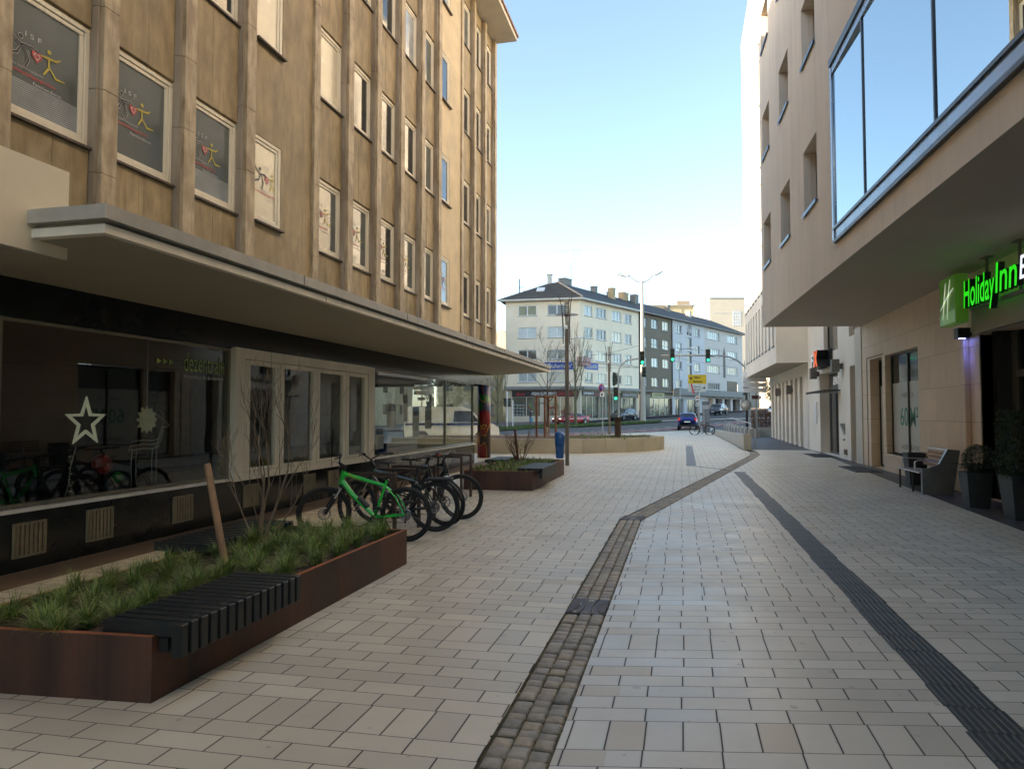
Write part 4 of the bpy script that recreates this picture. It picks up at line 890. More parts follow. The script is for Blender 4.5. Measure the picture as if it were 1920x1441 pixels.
def pot(name, lab, x, y, wb, wt, h, ang=0, dark=True, plant=None):
    t = thing(name, lab, 'plant pot', (x, y, 0), ang); mb = MB()
    vs = []
    for z, w in ((0, wb), (h, wt), (h, wt-.03), (h-.05, wt-.03)): vs += [(-w, -w, z), (w, -w, z), (w, w, z), (-w, w, z)]
    fs = [(3, 2, 1, 0)]
    for l in range(3): fs += [(l*4+i, l*4+(i+1) % 4, (l+1)*4+(i+1) % 4, (l+1)*4+i) for i in range(4)]
    mb.add(vs, fs); mb.build('pot', mat('charcoal planter', (.035, .038, .036), .5, .15, 6), t, world=False); mb = MB(); mb.quad((-wt+.03, -wt+.03, h-.05), (wt-.03, -wt+.03, h-.05), (wt-.03, wt-.03, h-.05), (-wt+.03, wt-.03, h-.05)); mb.build('soil', EARTH, t, world=False)
    return t
t = pot('planter_pot', 'tall tapered charcoal pot without a plant, standing behind the wooden bench', 5.12, 17.75, .15, .21, .72)
t = pot('planter_pot', 'tapered charcoal pot with a clipped box ball and trailing juniper, nearer than the bench', 4.90, 13.75, .15, .205, .60)
rnd = random.Random(21); mb = MB(); leafball(mb, (.08, .06, .82), .25, 3600, rnd, .02); mb.build('box_ball', LEAFD, t, world=False)
mb = MB()
for i in range(60):
    a = rnd.random()*6.28; l = rnd.uniform(.15, .42); p = [(.1*math.cos(a), .1*math.sin(a), .62)]; p.append((l*.6*math.cos(a), l*.6*math.sin(a), .70+rnd.uniform(-.02, .06))); p.append((l*math.cos(a), l*math.sin(a), .66+rnd.uniform(-.1, .08))); mb.tube(p, [.004, .003, .001], 3)
    for k in range(22):
        u = rnd.random(); q = Vector(p[1]).lerp(Vector(p[2]), u) if rnd.random() < .6 else Vector(p[0]).lerp(Vector(p[1]), u); e = Vector((rnd.gauss(0, 1), rnd.gauss(0, 1), rnd.gauss(0, 1)))*.016; g = Vector((rnd.gauss(0, 1), rnd.gauss(0, 1), rnd.gauss(0, 1)))*.006; mb.add([q-e, q+g, q+e], [(0, 1, 2)])
mb.build('juniper', mat('juniper green', (.03, .055, .03), .6, .3, 20), t, world=False)
t = pot('planter_pot', 'big dark pot with a tall dense evergreen in front of the hotel entrance', 5.02, 12.3, .19, .25, .66)
mb = MB(); leafball(mb, (.05, 0, 1.12), .1, 9000, rnd, .027, (.30, .32, .50)); mb.build('evergreen', LEAFD, t, world=False)
t = pot('planter_pot', 'dark pot with a leafy evergreen at the right edge of the picture', 5.1, 11.0, .22, .28, .66)
mb = MB(); leafball(mb, (.0, 0, 1.1), .1, 4200, rnd, .03, (.30, .32, .5)); mb.build('evergreen', LEAFD, t, world=False)
# bench with concrete end
t = thing('bench', 'wooden slatted bench with steel armrests and a broad grey end panel by the tiled wall', 'bench', (4.9, 16.4, 0))
mb = MB()
for k in range(5): mb.bbox(4.60+k*.085, 4.67+k*.085, 15.72, 17.15, .40, .43, .006)
mb.build('seat', mat('brown bench slat', (.17, .095, .06), .45, .15, 14), t)
mb = MB()
for k in range(4):
    z = .50+k*.085; x = 5.10+k*.03; mb.bbox(x, x+.03, 15.72, 17.15, z, z+.065, .006)
mb.build('backrest', mat('light bench slat', (.36, .22, .12), .5, .15, 14), t)
mb = MB(); mb.add([(4.62, 15.60, 0), (5.16, 15.60, 0), (5.30, 15.60, .88), (5.08, 15.60, .90), (4.92, 15.60, .60), (4.74, 15.60, .52), (4.62, 15.60, .50)]+[(4.62, 15.69, 0), (5.16, 15.69, 0), (5.30, 15.69, .88), (5.08, 15.69, .90), (4.92, 15.69, .60), (4.74, 15.69, .52), (4.62, 15.69, .50)], [tuple(range(7)), tuple(range(7, 14))]+[(i, (i+1) % 7, 7+(i+1) % 7, 7+i) for i in range(7)]); mb.build('end_panel', mat('grey metal end panel', (.20, .20, .19), .35, .1, 6, metal=.5), t)
for y in (17.08, 16.2):
    for x, x2 in ((4.62, 4.62), (5.05, 5.30)):
        mb = MB(); mb.tube([(x, y, .40), (x2, y, 0)], .022, 8); mb.build('leg', STEELD, t)
    mb = MB(); mb.tube([(4.66, y, .43), (4.66, y, .60), (4.72, y, .64), (5.12, y, .62)], .014, 8); mb.build('armrest', ALU, t)
mb = MB(); mb.tube([(5.20, 15.7, .86), (5.20, 17.15, .86)], .012, 8); mb.tube([(4.59, 15.7, .42), (4.59, 17.15, .42)], .008, 6); mb.build('steel_rail', ALU, t)

# ================================================================ PLANTERS
RUST = mat('weathering steel', (.125, .052, .028), .6, .28, 3.2, .15, col2=(.042, .021, .015), streak=True, fine=.35, con=.09)
RIMR = mat('orange rust rim', (.36, .12, .045), .7, .2, 14)
SLAT = mat('black stained bench slat', (.022, .026, .027), .42, .15, 14, spec=.4, fine=.3)
BLADE = [mat('sedge blade green', (.17, .27, .045), .5, .2, 3), mat('sedge blade yellow', (.32, .37, .09), .5, .2, 3), mat('sedge blade dark', (.07, .13, .03), .55, .2, 3), mat('straw blade', (.42, .36, .17), .6, .2, 3)]
def planter(lab, poly, h):
    cx = sum(p[0] for p in poly)/len(poly); cy = sum(p[1] for p in poly)/len(poly)
    t = thing('planter', lab, 'planter', (cx, cy, 0)); mb = MB(); n = len(poly); c = Vector((cx, cy)); th = .035
    inn = []
    for i in range(n):
        p = Vector(poly[i]); a = (p-Vector(poly[i-1])).normalized(); b = (Vector(poly[(i+1) % n])-p).normalized(); na = Vector((-a.y, a.x)); nb = Vector((-b.y, b.x)); m_ = (na+nb).normalized(); inn.append(p+m_*th/max(.3, m_.dot(na)))
    vs = [(*p, -.02) for p in poly]+[(*p, h-.004) for p in poly]+[(*(Vector(p)*.997+Vector(q)*.003), h) for p, q in zip(poly, inn)]+[(*q, h) for q in inn]+[(*q, h-.15) for q in inn]
    L = lambda k, mi: mb.f.extend([[k*n+i, k*n+(i+1) % n, (k+1)*n+(i+1) % n, (k+1)*n+i] for i in range(n)]) or mb.m.extend([mi]*n) or mb.sm.extend([False]*n)
    mb.v = [Vector(v) for v in vs]; L(0, 0); L(1, 1); L(2, 1); L(3, 0); mb.build('steel_wall', [RUST, RIMR], t)
    # lumpy soil
    rnd = random.Random(4); mb = MB(); xs = [p[0] for p in inn]; ys = [p[1] for p in inn]; x0, x1, y0, y1 = min(xs), max(xs), min(ys), max(ys); nx, ny = 30, 60
    bl = lambda u, v: (inn[0]*(1-u)+inn[1]*u)*(1-v)+(inn[3]*(1-u)+inn[2]*u)*v
    mb.add([(bl(i/nx, j/ny).x, bl(i/nx, j/ny).y, h-.055+rnd.uniform(-.012, .012)+.02*math.sin(i*.7)*math.sin(j*.5)) for j in range(ny+1) for i in range(nx+1)], [(j*(nx+1)+i, j*(nx+1)+i+1, (j+1)*(nx+1)+i+1, (j+1)*(nx+1)+i) for j in range(ny) for i in range(nx)], 0, True)
    mb.build('soil', EARTH, t); return t, (x0, x1, y0, y1)
def tuft(mb, x, y, z, rnd, n=60, L=.22, w=.004):
    for k in range(n):
        a = rnd.random()*6.283; l = L*rnd.uniform(.6, 1.25); lean = rnd.uniform(.35, 1.35); mi = rnd.choices((0, 1, 2, 3), (5, 3, 3, .8))[0]
        d = Vector((math.cos(a), math.sin(a))); q = Vector((-d.y, d.x))*w*rnd.uniform(.7, 1.3); px = x+rnd.gauss(0, .018); py = y+rnd.gauss(0, .018); P = []
        for s in range(5):
            u = s/4; r_ = l*lean*(u**1.4)*.72; hz_ = l*(u*1.0-lean*.56*u*u); P.append((Vector((px, py))+d*r_, z+hz_, 1-u**2.2))
        for s in range(4):
            (a_, za, wa), (b_, zb, wb) = P[s], P[s+1]
            mb.add([(*(a_-q*wa), za), (*(a_+q*wa), za), (*(b_+q*wb), zb), (*(b_-q*wb), zb)], [(0, 1, 2, 3)], mi, True)
p1, ext = planter('long rusty steel planter with sedge tufts and a black slatted bench, nearest to the viewer', [(-4.32, 3.30), (-2.87, 3.42), (-2.87, 7.18), (-4.30, 7.14)], .365)
p1x, _ = None, None
# second part of the planter going on to the left, out of the picture
rnd = random.Random(12); mb = MB(); placed = []
for i in range(420):
    x = rnd.uniform(-4.22, -2.98); y = rnd.uniform(3.42, 7.05)
    if x > -3.32 and 3.3 < y < 4.85: continue
    if -4.0 < x < -3.45 and 5.0 < y < 5.9 and rnd.random() < .7: continue
    if x < -4.02 and 5.7 < y < 7.1: continue
    if any((x-a)**2+(y-b)**2 < .165**2 for a, b in placed): continue
    placed.append((x, y)); tuft(mb, x, y, .31, rnd, rnd.randint(170, 280), rnd.uniform(.17, .27) if y < 6.0 else rnd.uniform(.2, .31), .0023)
tag(mb.build('sedge_grass', BLADE), 'green and yellow sedge tufts growing in the long near planter', 'grass', None, 'stuff')
mb = MB()
for i in range(160):
    x = rnd.uniform(-4.2, -3.0); y = rnd.uniform(3.45, 7.0); a = rnd.random()*6.3; r_ = rnd.uniform(.008, .022); c, s_ = math.cos(a)*r_, math.sin(a)*r_
    mb.add([(x-c, y-s_, .325), (x+s_*.4, y-c*.4, .335), (x+c, y+s_, .33), (x-s_*.4, y+c*.4, .328)], [(0, 1, 2, 3)], rnd.randrange(2))
tag(mb.build('leaf_litter', [mat('dry leaf', ()), mat('bark chip', (.16, .10, .06), .9)]), 'dry leaves and bark chips lying on the soil of the long near planter', 'leaf litter', None, 'stuff')
mb = MB()
t = thing('slatted_bench', 'black bench of fifteen thick slats fixed on the front rim of the near planter', 'bench', (-2.95, 4.1, .3))
n_ = 15; y0, y1 = 3.44, 4.74
for k in range(n_):
    w_ = (y1-y0)/n_; mb = MB(); mb.bbox(-3.22, -2.762, y0+k*w_, y0+k*w_+w_*.74, .36, .43, .004); mb.bbox(-2.765, -2.70, y0+k*w_, y0+k*w_+w_*.74, .25, .43, .005); mb.build('slat', SLAT, t)
mb = MB(); mb.box(-2.86, -2.80, y0+.02, y1-.05, .27, .35); mb.box(-3.15, -3.11, y0+.02, y1-.05, .30, .354); mb.build('support_rail', BLACK, t)
t = thing('slatted_bench', 'black slatted seat on the back rim of the near planter, under the shrub', 'bench', (-4.4, 6.4, .3))
for k in range(17):
    mb = MB(); mb.bbox(-4.72, -4.16, 5.62+k*.088, 5.68+k*.088, .345, .425, .006); mb.build('slat', SLAT, t)
mb = MB(); mb.box(-4.62, -4.56, 5.65, 7.05, .0, .345); mb.build('support_rail', BLACK, t)
# second planter
p2, ext = planter('shorter rusty steel planter with low green plants and a blue bin behind it', [(-4.50, 14.42), (-3.02, 14.46), (-3.02, 18.55), (-4.50, 18.6)], .40)
mb = MB(); rnd = random.Random(33); placed = []
for i in range(500):
    x = rnd.uniform(-4.4, -3.12); y = rnd.uniform(14.55, 18.4)
    if x > -3.42 and 14.6 < y < 16.4: continue
    if x < -4.2 and y > 17.3: continue
    if any((x-a)**2+(y-b)**2 < .13**2 for a, b in placed): continue
    placed.append((x, y)); tuft(mb, x, y, .34, rnd, 26, rnd.uniform(.14, .24), .006)
tag(mb.build('ground_cover', BLADE), 'low green ground cover in the shorter rusty planter', 'ground cover', None, 'stuff')
t = thing('slatted_bench', 'small black slatted seat on the right corner of the shorter planter', 'bench', (-3.1, 15.4, .3))
for k in range(18):
    mb = MB(); mb.bbox(-3.38, -2.84, 14.62+k*.094, 14.69+k*.094, .38, .455, .004); mb.bbox(-2.90, -2.836, 14.62+k*.094, 14.692+k*.094, .24, .457, .005); mb.build('slat', SLAT, t)
t = thing('slatted_bench', 'black slatted seat on the back left rim of the shorter planter', 'bench', (-4.6, 18.0, .3))
for k in range(14):
    mb = MB(); mb.bbox(-4.85, -4.35, 17.35+k*.1, 17.42+k*.1, .36, .44, .006); mb.build('slat', SLAT, t)
mb = MB(); mb.box(-4.8, -4.72, 17.4, 18.7, 0, .36); mb.build('support_rail', BLACK, t)

# ---------------------------------------------------------------- bare shrubs and trees
def grow(mb, p, d, l, r, lev, rnd, spread=.5, up=.15, n=5, shrink=.72, segs=3, kidsn=(2, 3), rmin=.0012):
    pts = [Vector(p)]; rr = [r]; d = Vector(d).normalized()
    for i in range(segs):
        d = (d+Vector((rnd.gauss(0, .10), rnd.gauss(0, .10), rnd.gauss(0, .06)+up*.25))).normalized(); pts.append(pts[-1]+d*l/segs); rr.append(max(rmin, r*(1-.38*(i+1)/segs)))
    mb.tube(pts, rr, n if r > .01 else 4 if r > .004 else 3, cap=False)
    if lev == 0: return
    for k in range(rnd.randint(*kidsn)):
        u = rnd.uniform(.45, 1); q = pts[0].lerp(pts[-1], u) if k else pts[-1]; i = min(segs-1, int(u*segs)); q = pts[i].lerp(pts[i+1], u*segs-i) if k else pts[-1]
        a = rnd.random()*6.28; b = d.cross(Vector((0, 0, 1))); b = b.normalized() if b.length > .01 else Vector((1, 0, 0)); c = d.cross(b)
        nd = d+(b*math.cos(a)+c*math.sin(a))*spread*rnd.uniform(.6, 1.3)*(.5 if k == 0 else 1)+Vector((0, 0, up))
        grow(mb, q, nd, l*shrink*rnd.uniform(.75, 1.15), max(rmin, rr[-1]*(.85 if k == 0 else .62)), lev-1, rnd, spread, up, n, shrink, segs, kidsn, rmin)
t = thing('bare_shrub', 'thin bare multi stemmed shrub growing in the near planter in front of the shop window', 'shrub', (-4.05, 6.3, .32))
rnd = random.Random(8); mb = MB(); mb2 = MB()
for (dx, dy, dz, l, r) in ((-.25, -.10, 1, .62, .013), (.10, .05, 1, .72, .014), (.38, -.1, 1, .78, .014), (-.12, .25, 1, .62, .012), (.75, .1, 1, .55, .010), (-.6, .1, 1, .45, .009), (.2, -.5, .9, .5, .009)):
    grow(mb2, (-4.05+dx*.05, 6.3, .3), (dx*.8, dy, dz), l, r, 4, rnd, .38, .22, 6, .72, 4, (2, 3), .0016)
mb2.build('branches', mat('pale brown twig', (.27, .20, .13), .75, .2, 20), t); mb.lathe([(.03, 0), (.02, .05)], 8, 0, Matrix.Translation((-4.05, 6.3, .28))); mb.build('stem_base', BARK, t)
t = thing('wooden_stake', 'round brown wooden stake leaning over the near planter', 'stake', (-3.84, 5.44, .3)); mb = MB(); mb.tube([(-3.84, 5.44, .28), (-4.17, 5.62, 1.14)], [.032, .030], 14); mb.build('stake', WOOD, t)
mb = MB(); mb.lathe([(0, 0), (.029, 0), (.029, .004)], 14, 0, Matrix.Translation((-4.1705, 5.6205, 1.139)) @ Vector((-.33, .18, .86)).to_track_quat('Z', 'Y').to_matrix().to_4x4()); mb.build('cut_end', mat('pale sawn wood', (.45, .30, .16), .7), t)
t = thing('bare_shrub', 'thicket of bare red brown stems in the shorter planter', 'shrub', (-3.95, 17.5, .36)); mb = MB(); rnd = random.Random(19)
for i in range(13):
    a = rnd.random()*6.28; s_ = rnd.uniform(.05, .75); grow(mb, (-3.95+.06*math.cos(a), 17.5+.06*math.sin(a), .34), (math.cos(a)*s_, math.sin(a)*s_, 1), rnd.uniform(.28, .42), .012, 3, rnd, .42, .16, 5, .72, 3, (2, 3), .002)
mb.build('branches', mat('red brown twig', (.15, .07, .045), .75, .2, 20), t); mb = MB(); mb.tube([(-4.0, 17.45, .34), (-4.08, 17.4, 1.2)], .032, 8); mb.build('support_stake', mat('dark stake', (.16, .075, .045), .8), t)

# ---------------------------------------------------------------- bicycles
def bike(lab, rear, front, steer, paint, paint2=None, bars='flat', saddle=True, rack=False, group='bicycles parked at the racks', wr=.345, tw=.027, lean=4, redgrip=False, cat='bicycle', light=False, discs=True):
    rx, ry = rear; fx, fy = front; ang = math.atan2(fy-ry, fx-rx); t = thing('bicycle', lab, cat, (rx, ry, gz(rx, ry)), ang, group)
    LT = Matrix.Rotation(R(lean), 4, 'X'); WB = 1.10
    def fin(mb, name, m, par=None): return mb.build(name, m, par or t, None, False)
    hub = Vector((0, 0, wr)); bb = Vector((.42, 0, .30)); st = Vector((.26, 0, .74)); ht = Vector((.835, 0, .86)); hb_ = Vector((.87, 0, .72)); fh = Vector((WB, 0, wr))
    axis = (ht-hb_).normalized(); SM = LT @ Matrix.Translation(hb_) @ Matrix.Rotation(R(steer), 4, axis) @ Matrix.Translation(-hb_)
    def wheel(c, Mx):
        mb = MB(); mb.torus(c, wr-tw, tw, 44, 10, 0, Mx)
        for i in range(110):                           # tread blocks
            a = 6.283*i/110
            for sy in (-.012, .0, .012) if i % 2 else (-.018, .018):
                q = wr+.002; ca, sa = math.cos(a), math.sin(a); mb.add([(c[0]+q*math.cos(a+da)*k, sy+dy, c[2]+q*math.sin(a+da)*k) for da, dy, k in ((-.008, -.005, 1), (.008, -.005, 1), (.008, .005, 1), (-.008, .005, 1))], [(0, 1, 2, 3)], 0, False, Mx)
        w = fin(mb, 'wheel', RUB); mb = MB(); mb.torus(c, wr-tw*2-.004, .011, 40, 6, 0, Mx, sq=1.1); fin(mb, 'rim', BLACK, w)
        mb = MB(); mb.tube([(c[0], -.055, c[2]), (c[0], .055, c[2])], .018, 10, 0, Mx)
        for i in range(28):
            a = 6.283*i/28; s_ = (-1, 1)[i % 2]; mb.tube([(c[0]+.02*math.cos(a+.9*s_), .028*s_, c[2]+.02*math.sin(a+.9*s_)), (c[0]+(wr-tw*2)*math.cos(a), 0, c[2]+(wr-tw*2)*math.sin(a))], .0012, 3, 0, Mx, False)
        fin(mb, 'spokes', mat('steel spoke', (.30, .30, .30), .35, metal=.9), w)
        if discs:
            mb = MB()
            mb.torus((c[0], .045, c[2]), .072, .010, 28, 4, 0, Mx, sq=.12)
            for i in range(6): a = 6.283*i/6; mb.tube([(c[0]+.02*math.cos(a), .045, c[2]+.02*math.sin(a)), (c[0]+.066*math.cos(a+.5), .045, c[2]+.066*math.sin(a+.5))], .004, 4, 0, Mx)
            fin(mb, 'brake_disc', mat('brake disc steel', (.42, .42, .45), .3, metal=.9), w)
    wheel(hub, LT); wheel(fh, SM)
    mb = MB()
    mb.tube([hb_+(ht-hb_)*-.15, ht+(ht-hb_)*.1], .030, 12, 0, LT)
    mb.tube([hb_+Vector((-.01, 0, .02)), hb_.lerp(bb, .35)+Vector((0, 0, -.01)), bb], [.034, .030, .026], 12, 0, LT); mb.tube([ht+Vector((-.01, 0, -.03)), st+Vector((0, 0, -.05))], [.027, .019], 12, 0, LT); mb.tube([bb, st+Vector((-.01, 0, .02))], .018, 12, 0, LT)
    for s_ in (-1, 1):
        mb.tube([bb+Vector((0, .02*s_, 0)), Vector((.2, .05*s_, .315)), hub+Vector((0, .065*s_, 0))], [.014, .011, .010], 8, 0, LT); mb.tube([st+Vector((.0, .012*s_, -.06)), Vector((.12, .05*s_, .56)), hub+Vector((0, .065*s_, 0))], [.011, .009, .008], 8, 0, LT)
    fin(mb, 'frame', paint)
    mb = MB(); lower = Vector((.895, 0, .655))
    mb.tube([hb_+Vector((.003, 0, -.01)), hb_+Vector((.008, 0, -.045))], .028, 10, 1, SM)
    for s_ in (-1, 1):
        mb.tube([hb_+Vector((.005, .0, -.035)), hb_+Vector((.012, .062*s_, -.05))], .022, 8, 1, SM)
        a = hb_+Vector((.012, .062*s_, -.05)); b = fh+Vector((-.01, .062*s_, 0)); mid = a.lerp(b, .42)
        mb.tube([a, mid], .016, 10, 0, SM); mb.tube([mid-(mid-a)*.05, b], [.022, .018], 10, 1, SM)
    fin(mb, 'fork', [mat('polished stanchion', (.7, .7, .7), .15, metal=1.0), BLACK])
    mb = MB(); stem = ht+Vector((.05, 0, .12)); bw = .34
    mb.tube([ht+(ht-hb_)*.1, ht+axis*.05], .024, 10, 0, SM); mb.tube([ht+axis*.04, stem], .018, 8, 0, SM)
    if bars == 'flat': P = [stem+Vector((-.05, -bw, .02)), stem+Vector((-.02, -.15, .015)), stem, stem+Vector((-.02, .15, .015)), stem+Vector((-.05, bw, .02))]
    else: P = [stem+Vector((-.14, -bw*.9, .08)), stem+Vector((-.02, -.2, .08)), stem, stem+Vector((-.02, .2, .08)), stem+Vector((-.14, bw*.9, .08))]
    mb.tube(P, .012, 8, 0, SM)
    for s_ in (0, -1):
        e = P[s_]; q = P[1 if s_ == 0 else -2]; d = (q-e).normalized(); mb.tube([e, e+d*.12], .018, 8, 2 if redgrip and s_ == 0 else 0, SM); mb.tube([e+d*.14, e+d*.10+Vector((.07, 0, -.02)), e+d*.03+Vector((.085, 0, -.03))], .006, 5, 0, SM); mb.tube([e+d*.16, e+d*.2+Vector((.10, 0, .05)), stem+Vector((.10, 0, -.02)), hb_+Vector((.05, 0, .02))], .003, 4, 0, SM)
    hbm = fin(mb, 'handlebar', [BLACK, BLACK, mat('red grip', (.5, .03, .03), .5)])
    sd = st+Vector((-.035, 0, .10 if saddle else -.0))
    mb = MB(); mb.tube([st, sd+Vector((0, 0, .03))], .014, 8, 0, LT)
    if saddle:
        ring = []
        for (x, w_, z, h_) in ((-.13, .03, .05, .01), (-.12, .07, .055, .03), (-.06, .075, .05, .035), (.0, .045, .045, .03), (.08, .022, .045, .025), (.14, .012, .04, .015)):
            ring.append([(sd.x+x, w_*math.cos(a), sd.z+z+h_*.5*math.sin(a)-.0) for a in [6.283*k/10 for k in range(10)]])
        vs = [p for r_ in ring for p in r_]; fs = [(i*10+j, i*10+(j+1) % 10, (i+1)*10+(j+1) % 10, (i+1)*10+j) for i in range(5) for j in range(10)]+[tuple(range(10)), tuple(range(50, 60))]
        mb.add(vs, fs, 0, True, LT)
    fin(mb, 'saddle' if saddle else 'seat_clamp', BLACK)
    mb = MB(); mb.torus((bb.x, -.055, bb.z), .075, .008, 24, 5, 1, LT, sq=.4); mb.tube([bb+Vector((0, -.075, 0)), bb+Vector((.10, -.08, -.13))], .010, 6, 0, LT); mb.tube([bb+Vector((0, .065, 0)), bb+Vector((-.10, .07, .13))], .010, 6, 0, LT); mb.tube([bb+Vector((0, -.07, 0)), bb+Vector((0, .07, 0))], .02, 8, 0, LT)
    mb.bbox(bb.x+.05, bb.x+.15, -.19, -.09, bb.z-.145, bb.z-.12, .005, 0, LT); mb.bbox(bb.x-.15, bb.x-.05, .08, .18, bb.z+.12, bb.z+.145, .005, 0, LT)
    mb.tube([(bb.x, -.055, bb.z+.078), (hub.x, -.05, hub.z+.05)], .004, 4, 0, LT); mb.tube([(bb.x, -.055, bb.z-.078), (.05, -.05, hub.z-.12), (hub.x+.03, -.05, hub.z-.05)], .004, 4, 0, LT)
    for k in range(5): mb.torus((hub.x, -.028-.006*k, hub.z), .055-.007*k, .004, 20, 4, 1, LT)
    mb.tube([(hub.x+.01, -.06, hub.z-.03), (hub.x+.04, -.06, hub.z-.13)], .012, 6, 0, LT); fin(mb, 'crankset', [BLACK, mat('chainring steel', (.35, .36, .40), .35, metal=.9)])
    if paint2: 
        mb = MB(); a = ht+Vector((-.06, 0, -.035)); b = st+Vector((.16, 0, -.035)); 
        for s_ in (-1, 1): mb.tube([a+Vector((0, .014*s_, .0)), a.lerp(b, .55)+Vector((0, .011*s_, .0))], [.0175, .012], 8, 0, LT)
        fin(mb, 'frame_decal', paint2)
        mb = MB(); b1, b2 = hb_.lerp(bb, .52)+Vector((0, 0, .035)), hb_.lerp(bb, .80)+Vector((0, 0, .035)); mb.tube([b1, b2], .036, 10, 0, LT); fin(mb, 'bottle', BLACK)
    if rack:
        mb = MB()
        for s_ in (-1, 1): mb.tube([(.12, .05*s_, .70), (-.25, .06*s_, .72)], .006, 5, 0, LT); mb.tube([(-.12, .06*s_, .71), (0, .07*s_, wr)], .006, 5, 0, LT)
        mb.bbox(-.25, .1, -.08, .08, .72, .735, .004, 0, LT); mb.torus((0, 0, wr), wr+.035, .014, 40, 5, 0, LT, sq=1.8) if False else None
        P_ = [(math.cos(a)*(wr+.03), 0, wr+math.sin(a)*(wr+.03)) for a in [R(10+12*k) for k in range(14)]]; mb.tube(P_, .022, 6, 0, LT); fin(mb, 'luggage_rack', BLACK)
    return t
GP = mat('bright green bicycle paint', (.015, .58, .06), .22, .06, 3, spec=.6, coat=.6)
bike('bright green mountain bike without saddle parked at the racks', (-3.37, 8.42), (-4.47, 8.40), 32, GP, mat('yellow green decal', (.25, .42, .03), .3), saddle=False, lean=-3)
bike('dark green touring bike with luggage rack and mudguard behind the green mountain bike', (-3.27, 9.20), (-4.36, 9.02), -25, mat('dark green bicycle paint', (.012, .025, .018), .25, .1, 3, spec=.6, coat=.5), None, 'swept', True, True, lean=-5)
bike('black mountain bike with a red grip facing the street, farthest at the racks', (-4.33, 10.55), (-3.26, 10.33), 14, mat('black bicycle paint', (.018, .018, .02), .25, .1, 3, spec=.6, coat=.5), None, 'flat', True, False, lean=5, redgrip=True)
bike('black bicycle with saddle bag standing between the dark green bike and the farthest one', (-4.40, 9.75), (-3.33, 9.72), -12, mat('black bicycle paint', ()), None, 'flat', True, False, lean=3)
bike('dark bicycle with a red front leaning on the grey information post in the plaza', (.90, 53.3), (2.18, 53.6), -8, mat('maroon bicycle paint', (.10, .02, .02), .3), None, 'flat', True, True, group=None, wr=.38, lean=2)
for k, (x, y) in enumerate([(-4.0, 8.75), (-3.95, 9.50), (-3.95, 10.15), (-4.3, 12.6), (-4.3, 13.2)]):
    t = thing('bike_stand', ['rust brown steel bicycle hoop nearest the green mountain bike', 'rust brown steel bicycle hoop behind the dark green touring bike', 'rust brown steel bicycle hoop beside the farthest parked bicycle', 'empty rust brown bicycle hoop, first of the pair beyond the bicycles', 'empty rust brown bicycle hoop nearest the shorter planter'][k], 'bicycle stand', (x, y, 0), 0, 'steel bicycle hoops')
    for q in (-.33, .33):
        mb = MB(); mb.bbox(x+q-.02, x+q+.02, y-.03, y+.03, 0, .78, .004); mb.build('upright', mat('rust brown steel tube', (.07, .045, .035), .5, .2, 9, metal=.3), t)
    mb = MB(); mb.bbox(x-.35, x+.35, y-.03, y+.03, .78, .82, .004); mb.build('top_rail', mat('rust brown steel tube', ()), t)

# ---------------------------------------------------------------- litter bin, lamp posts
def lamp_post(lab, x, y, zb, k=1.0):
    t = thing('street_lamp', lab, 'street lamp', (x, y, zb), 0, 'modern post lamps in the plaza'); m_ = mat('taupe lamp steel', (.20, .165, .125), .5, .08, 4, metal=.4); m2 = mat('lamp rod bronze', (.15, .115, .09), .45, metal=.4)
    mb = MB(); mb.bbox(x-.055, x+.055, y-.055, y+.055, zb-.02, zb+4.22*k, .008); mb.build('post', m_, t)
    for a, dx, top in ((0, 0, 0), (1, 0, 0), (2, 0, 0)):
        an = R(200+120*a); c, s_ = math.cos(an), math.sin(an); mb = MB()
        mb.tube([(x+c*.12, y+s_*.12, zb+3.75*k), (x+c*.12, y+s_*.12, zb+4.15*k), (x+c*.13, y+s_*.13, zb+4.55*k), (x+c*.17, y+s_*.17, zb+4.95*k), (x+c*.27, y+s_*.27, zb+5.32*k)], [.016, .018, .020, .014, .009], 8); mb.tube([(x+c*.05, y+s_*.05, zb+4.05*k), (x+c*.12, y+s_*.12, zb+4.05*k)], .012, 6)
        mb.tube([(x+c*.22, y+s_*.22, zb+5.1*k), (x, y, zb+5.05*k)], .006, 5); mb.build('curved_rod', m2, t)
    mb = MB(); mb.lathe([(.05, 4.62*k), (.075, 4.64*k), (.075, 4.68*k), (.05, 4.69*k)], 20, 0, Matrix.Translation((x, y, zb)))
    for i in range(6): z = (4.72+i*.055)*k; mb.lathe([(.035, z), (.085, z+.008), (.085, z+.022), (.035, z+.03)], 20, 0, Matrix.Translation((x, y, zb)))
    mb.lathe([(.06, 5.05*k), (.05, 5.07*k), (.0, 5.08*k)], 20, 0, Matrix.Translation((x, y, zb))); mb.build('louvre_stack', m2, t)
    mb = MB(); mb.lathe([(.05, 4.35*k), (.065, 4.62*k)], 16, 0, Matrix.Translation((x, y, zb))); mb.build('lens', mat('clear lamp lens', (.55, .57, .55), .2, spec=.6), t)
    mb = MB(); mb.lathe([(.10, 4.655*k), (.36, 4.66*k), (.36, 4.665*k), (.10, 4.67*k)], 36, 0, Matrix.Translation((x, y, zb))); mb.build('glass_disc', glassmat('smoky lamp disc', .1, (.72, .72, .76)), t)
lamp_post('tall taupe post lamp with curved rods, beside the blue litter bin', -3.44, 21.75, 0)
lamp_post('farther post lamp with curved rods, beyond the curved stone bed', -3.75, 38.1, 0, 1.02)
t = thing('litter_bin', 'blue plastic litter bin fixed to the lamp post behind the planter', 'litter bin', (-3.68, 21.8, .2)); BL = mat('blue bin plastic', (.012, .10, .32), .3, .08, 3, spec=.6)
mb = MB()
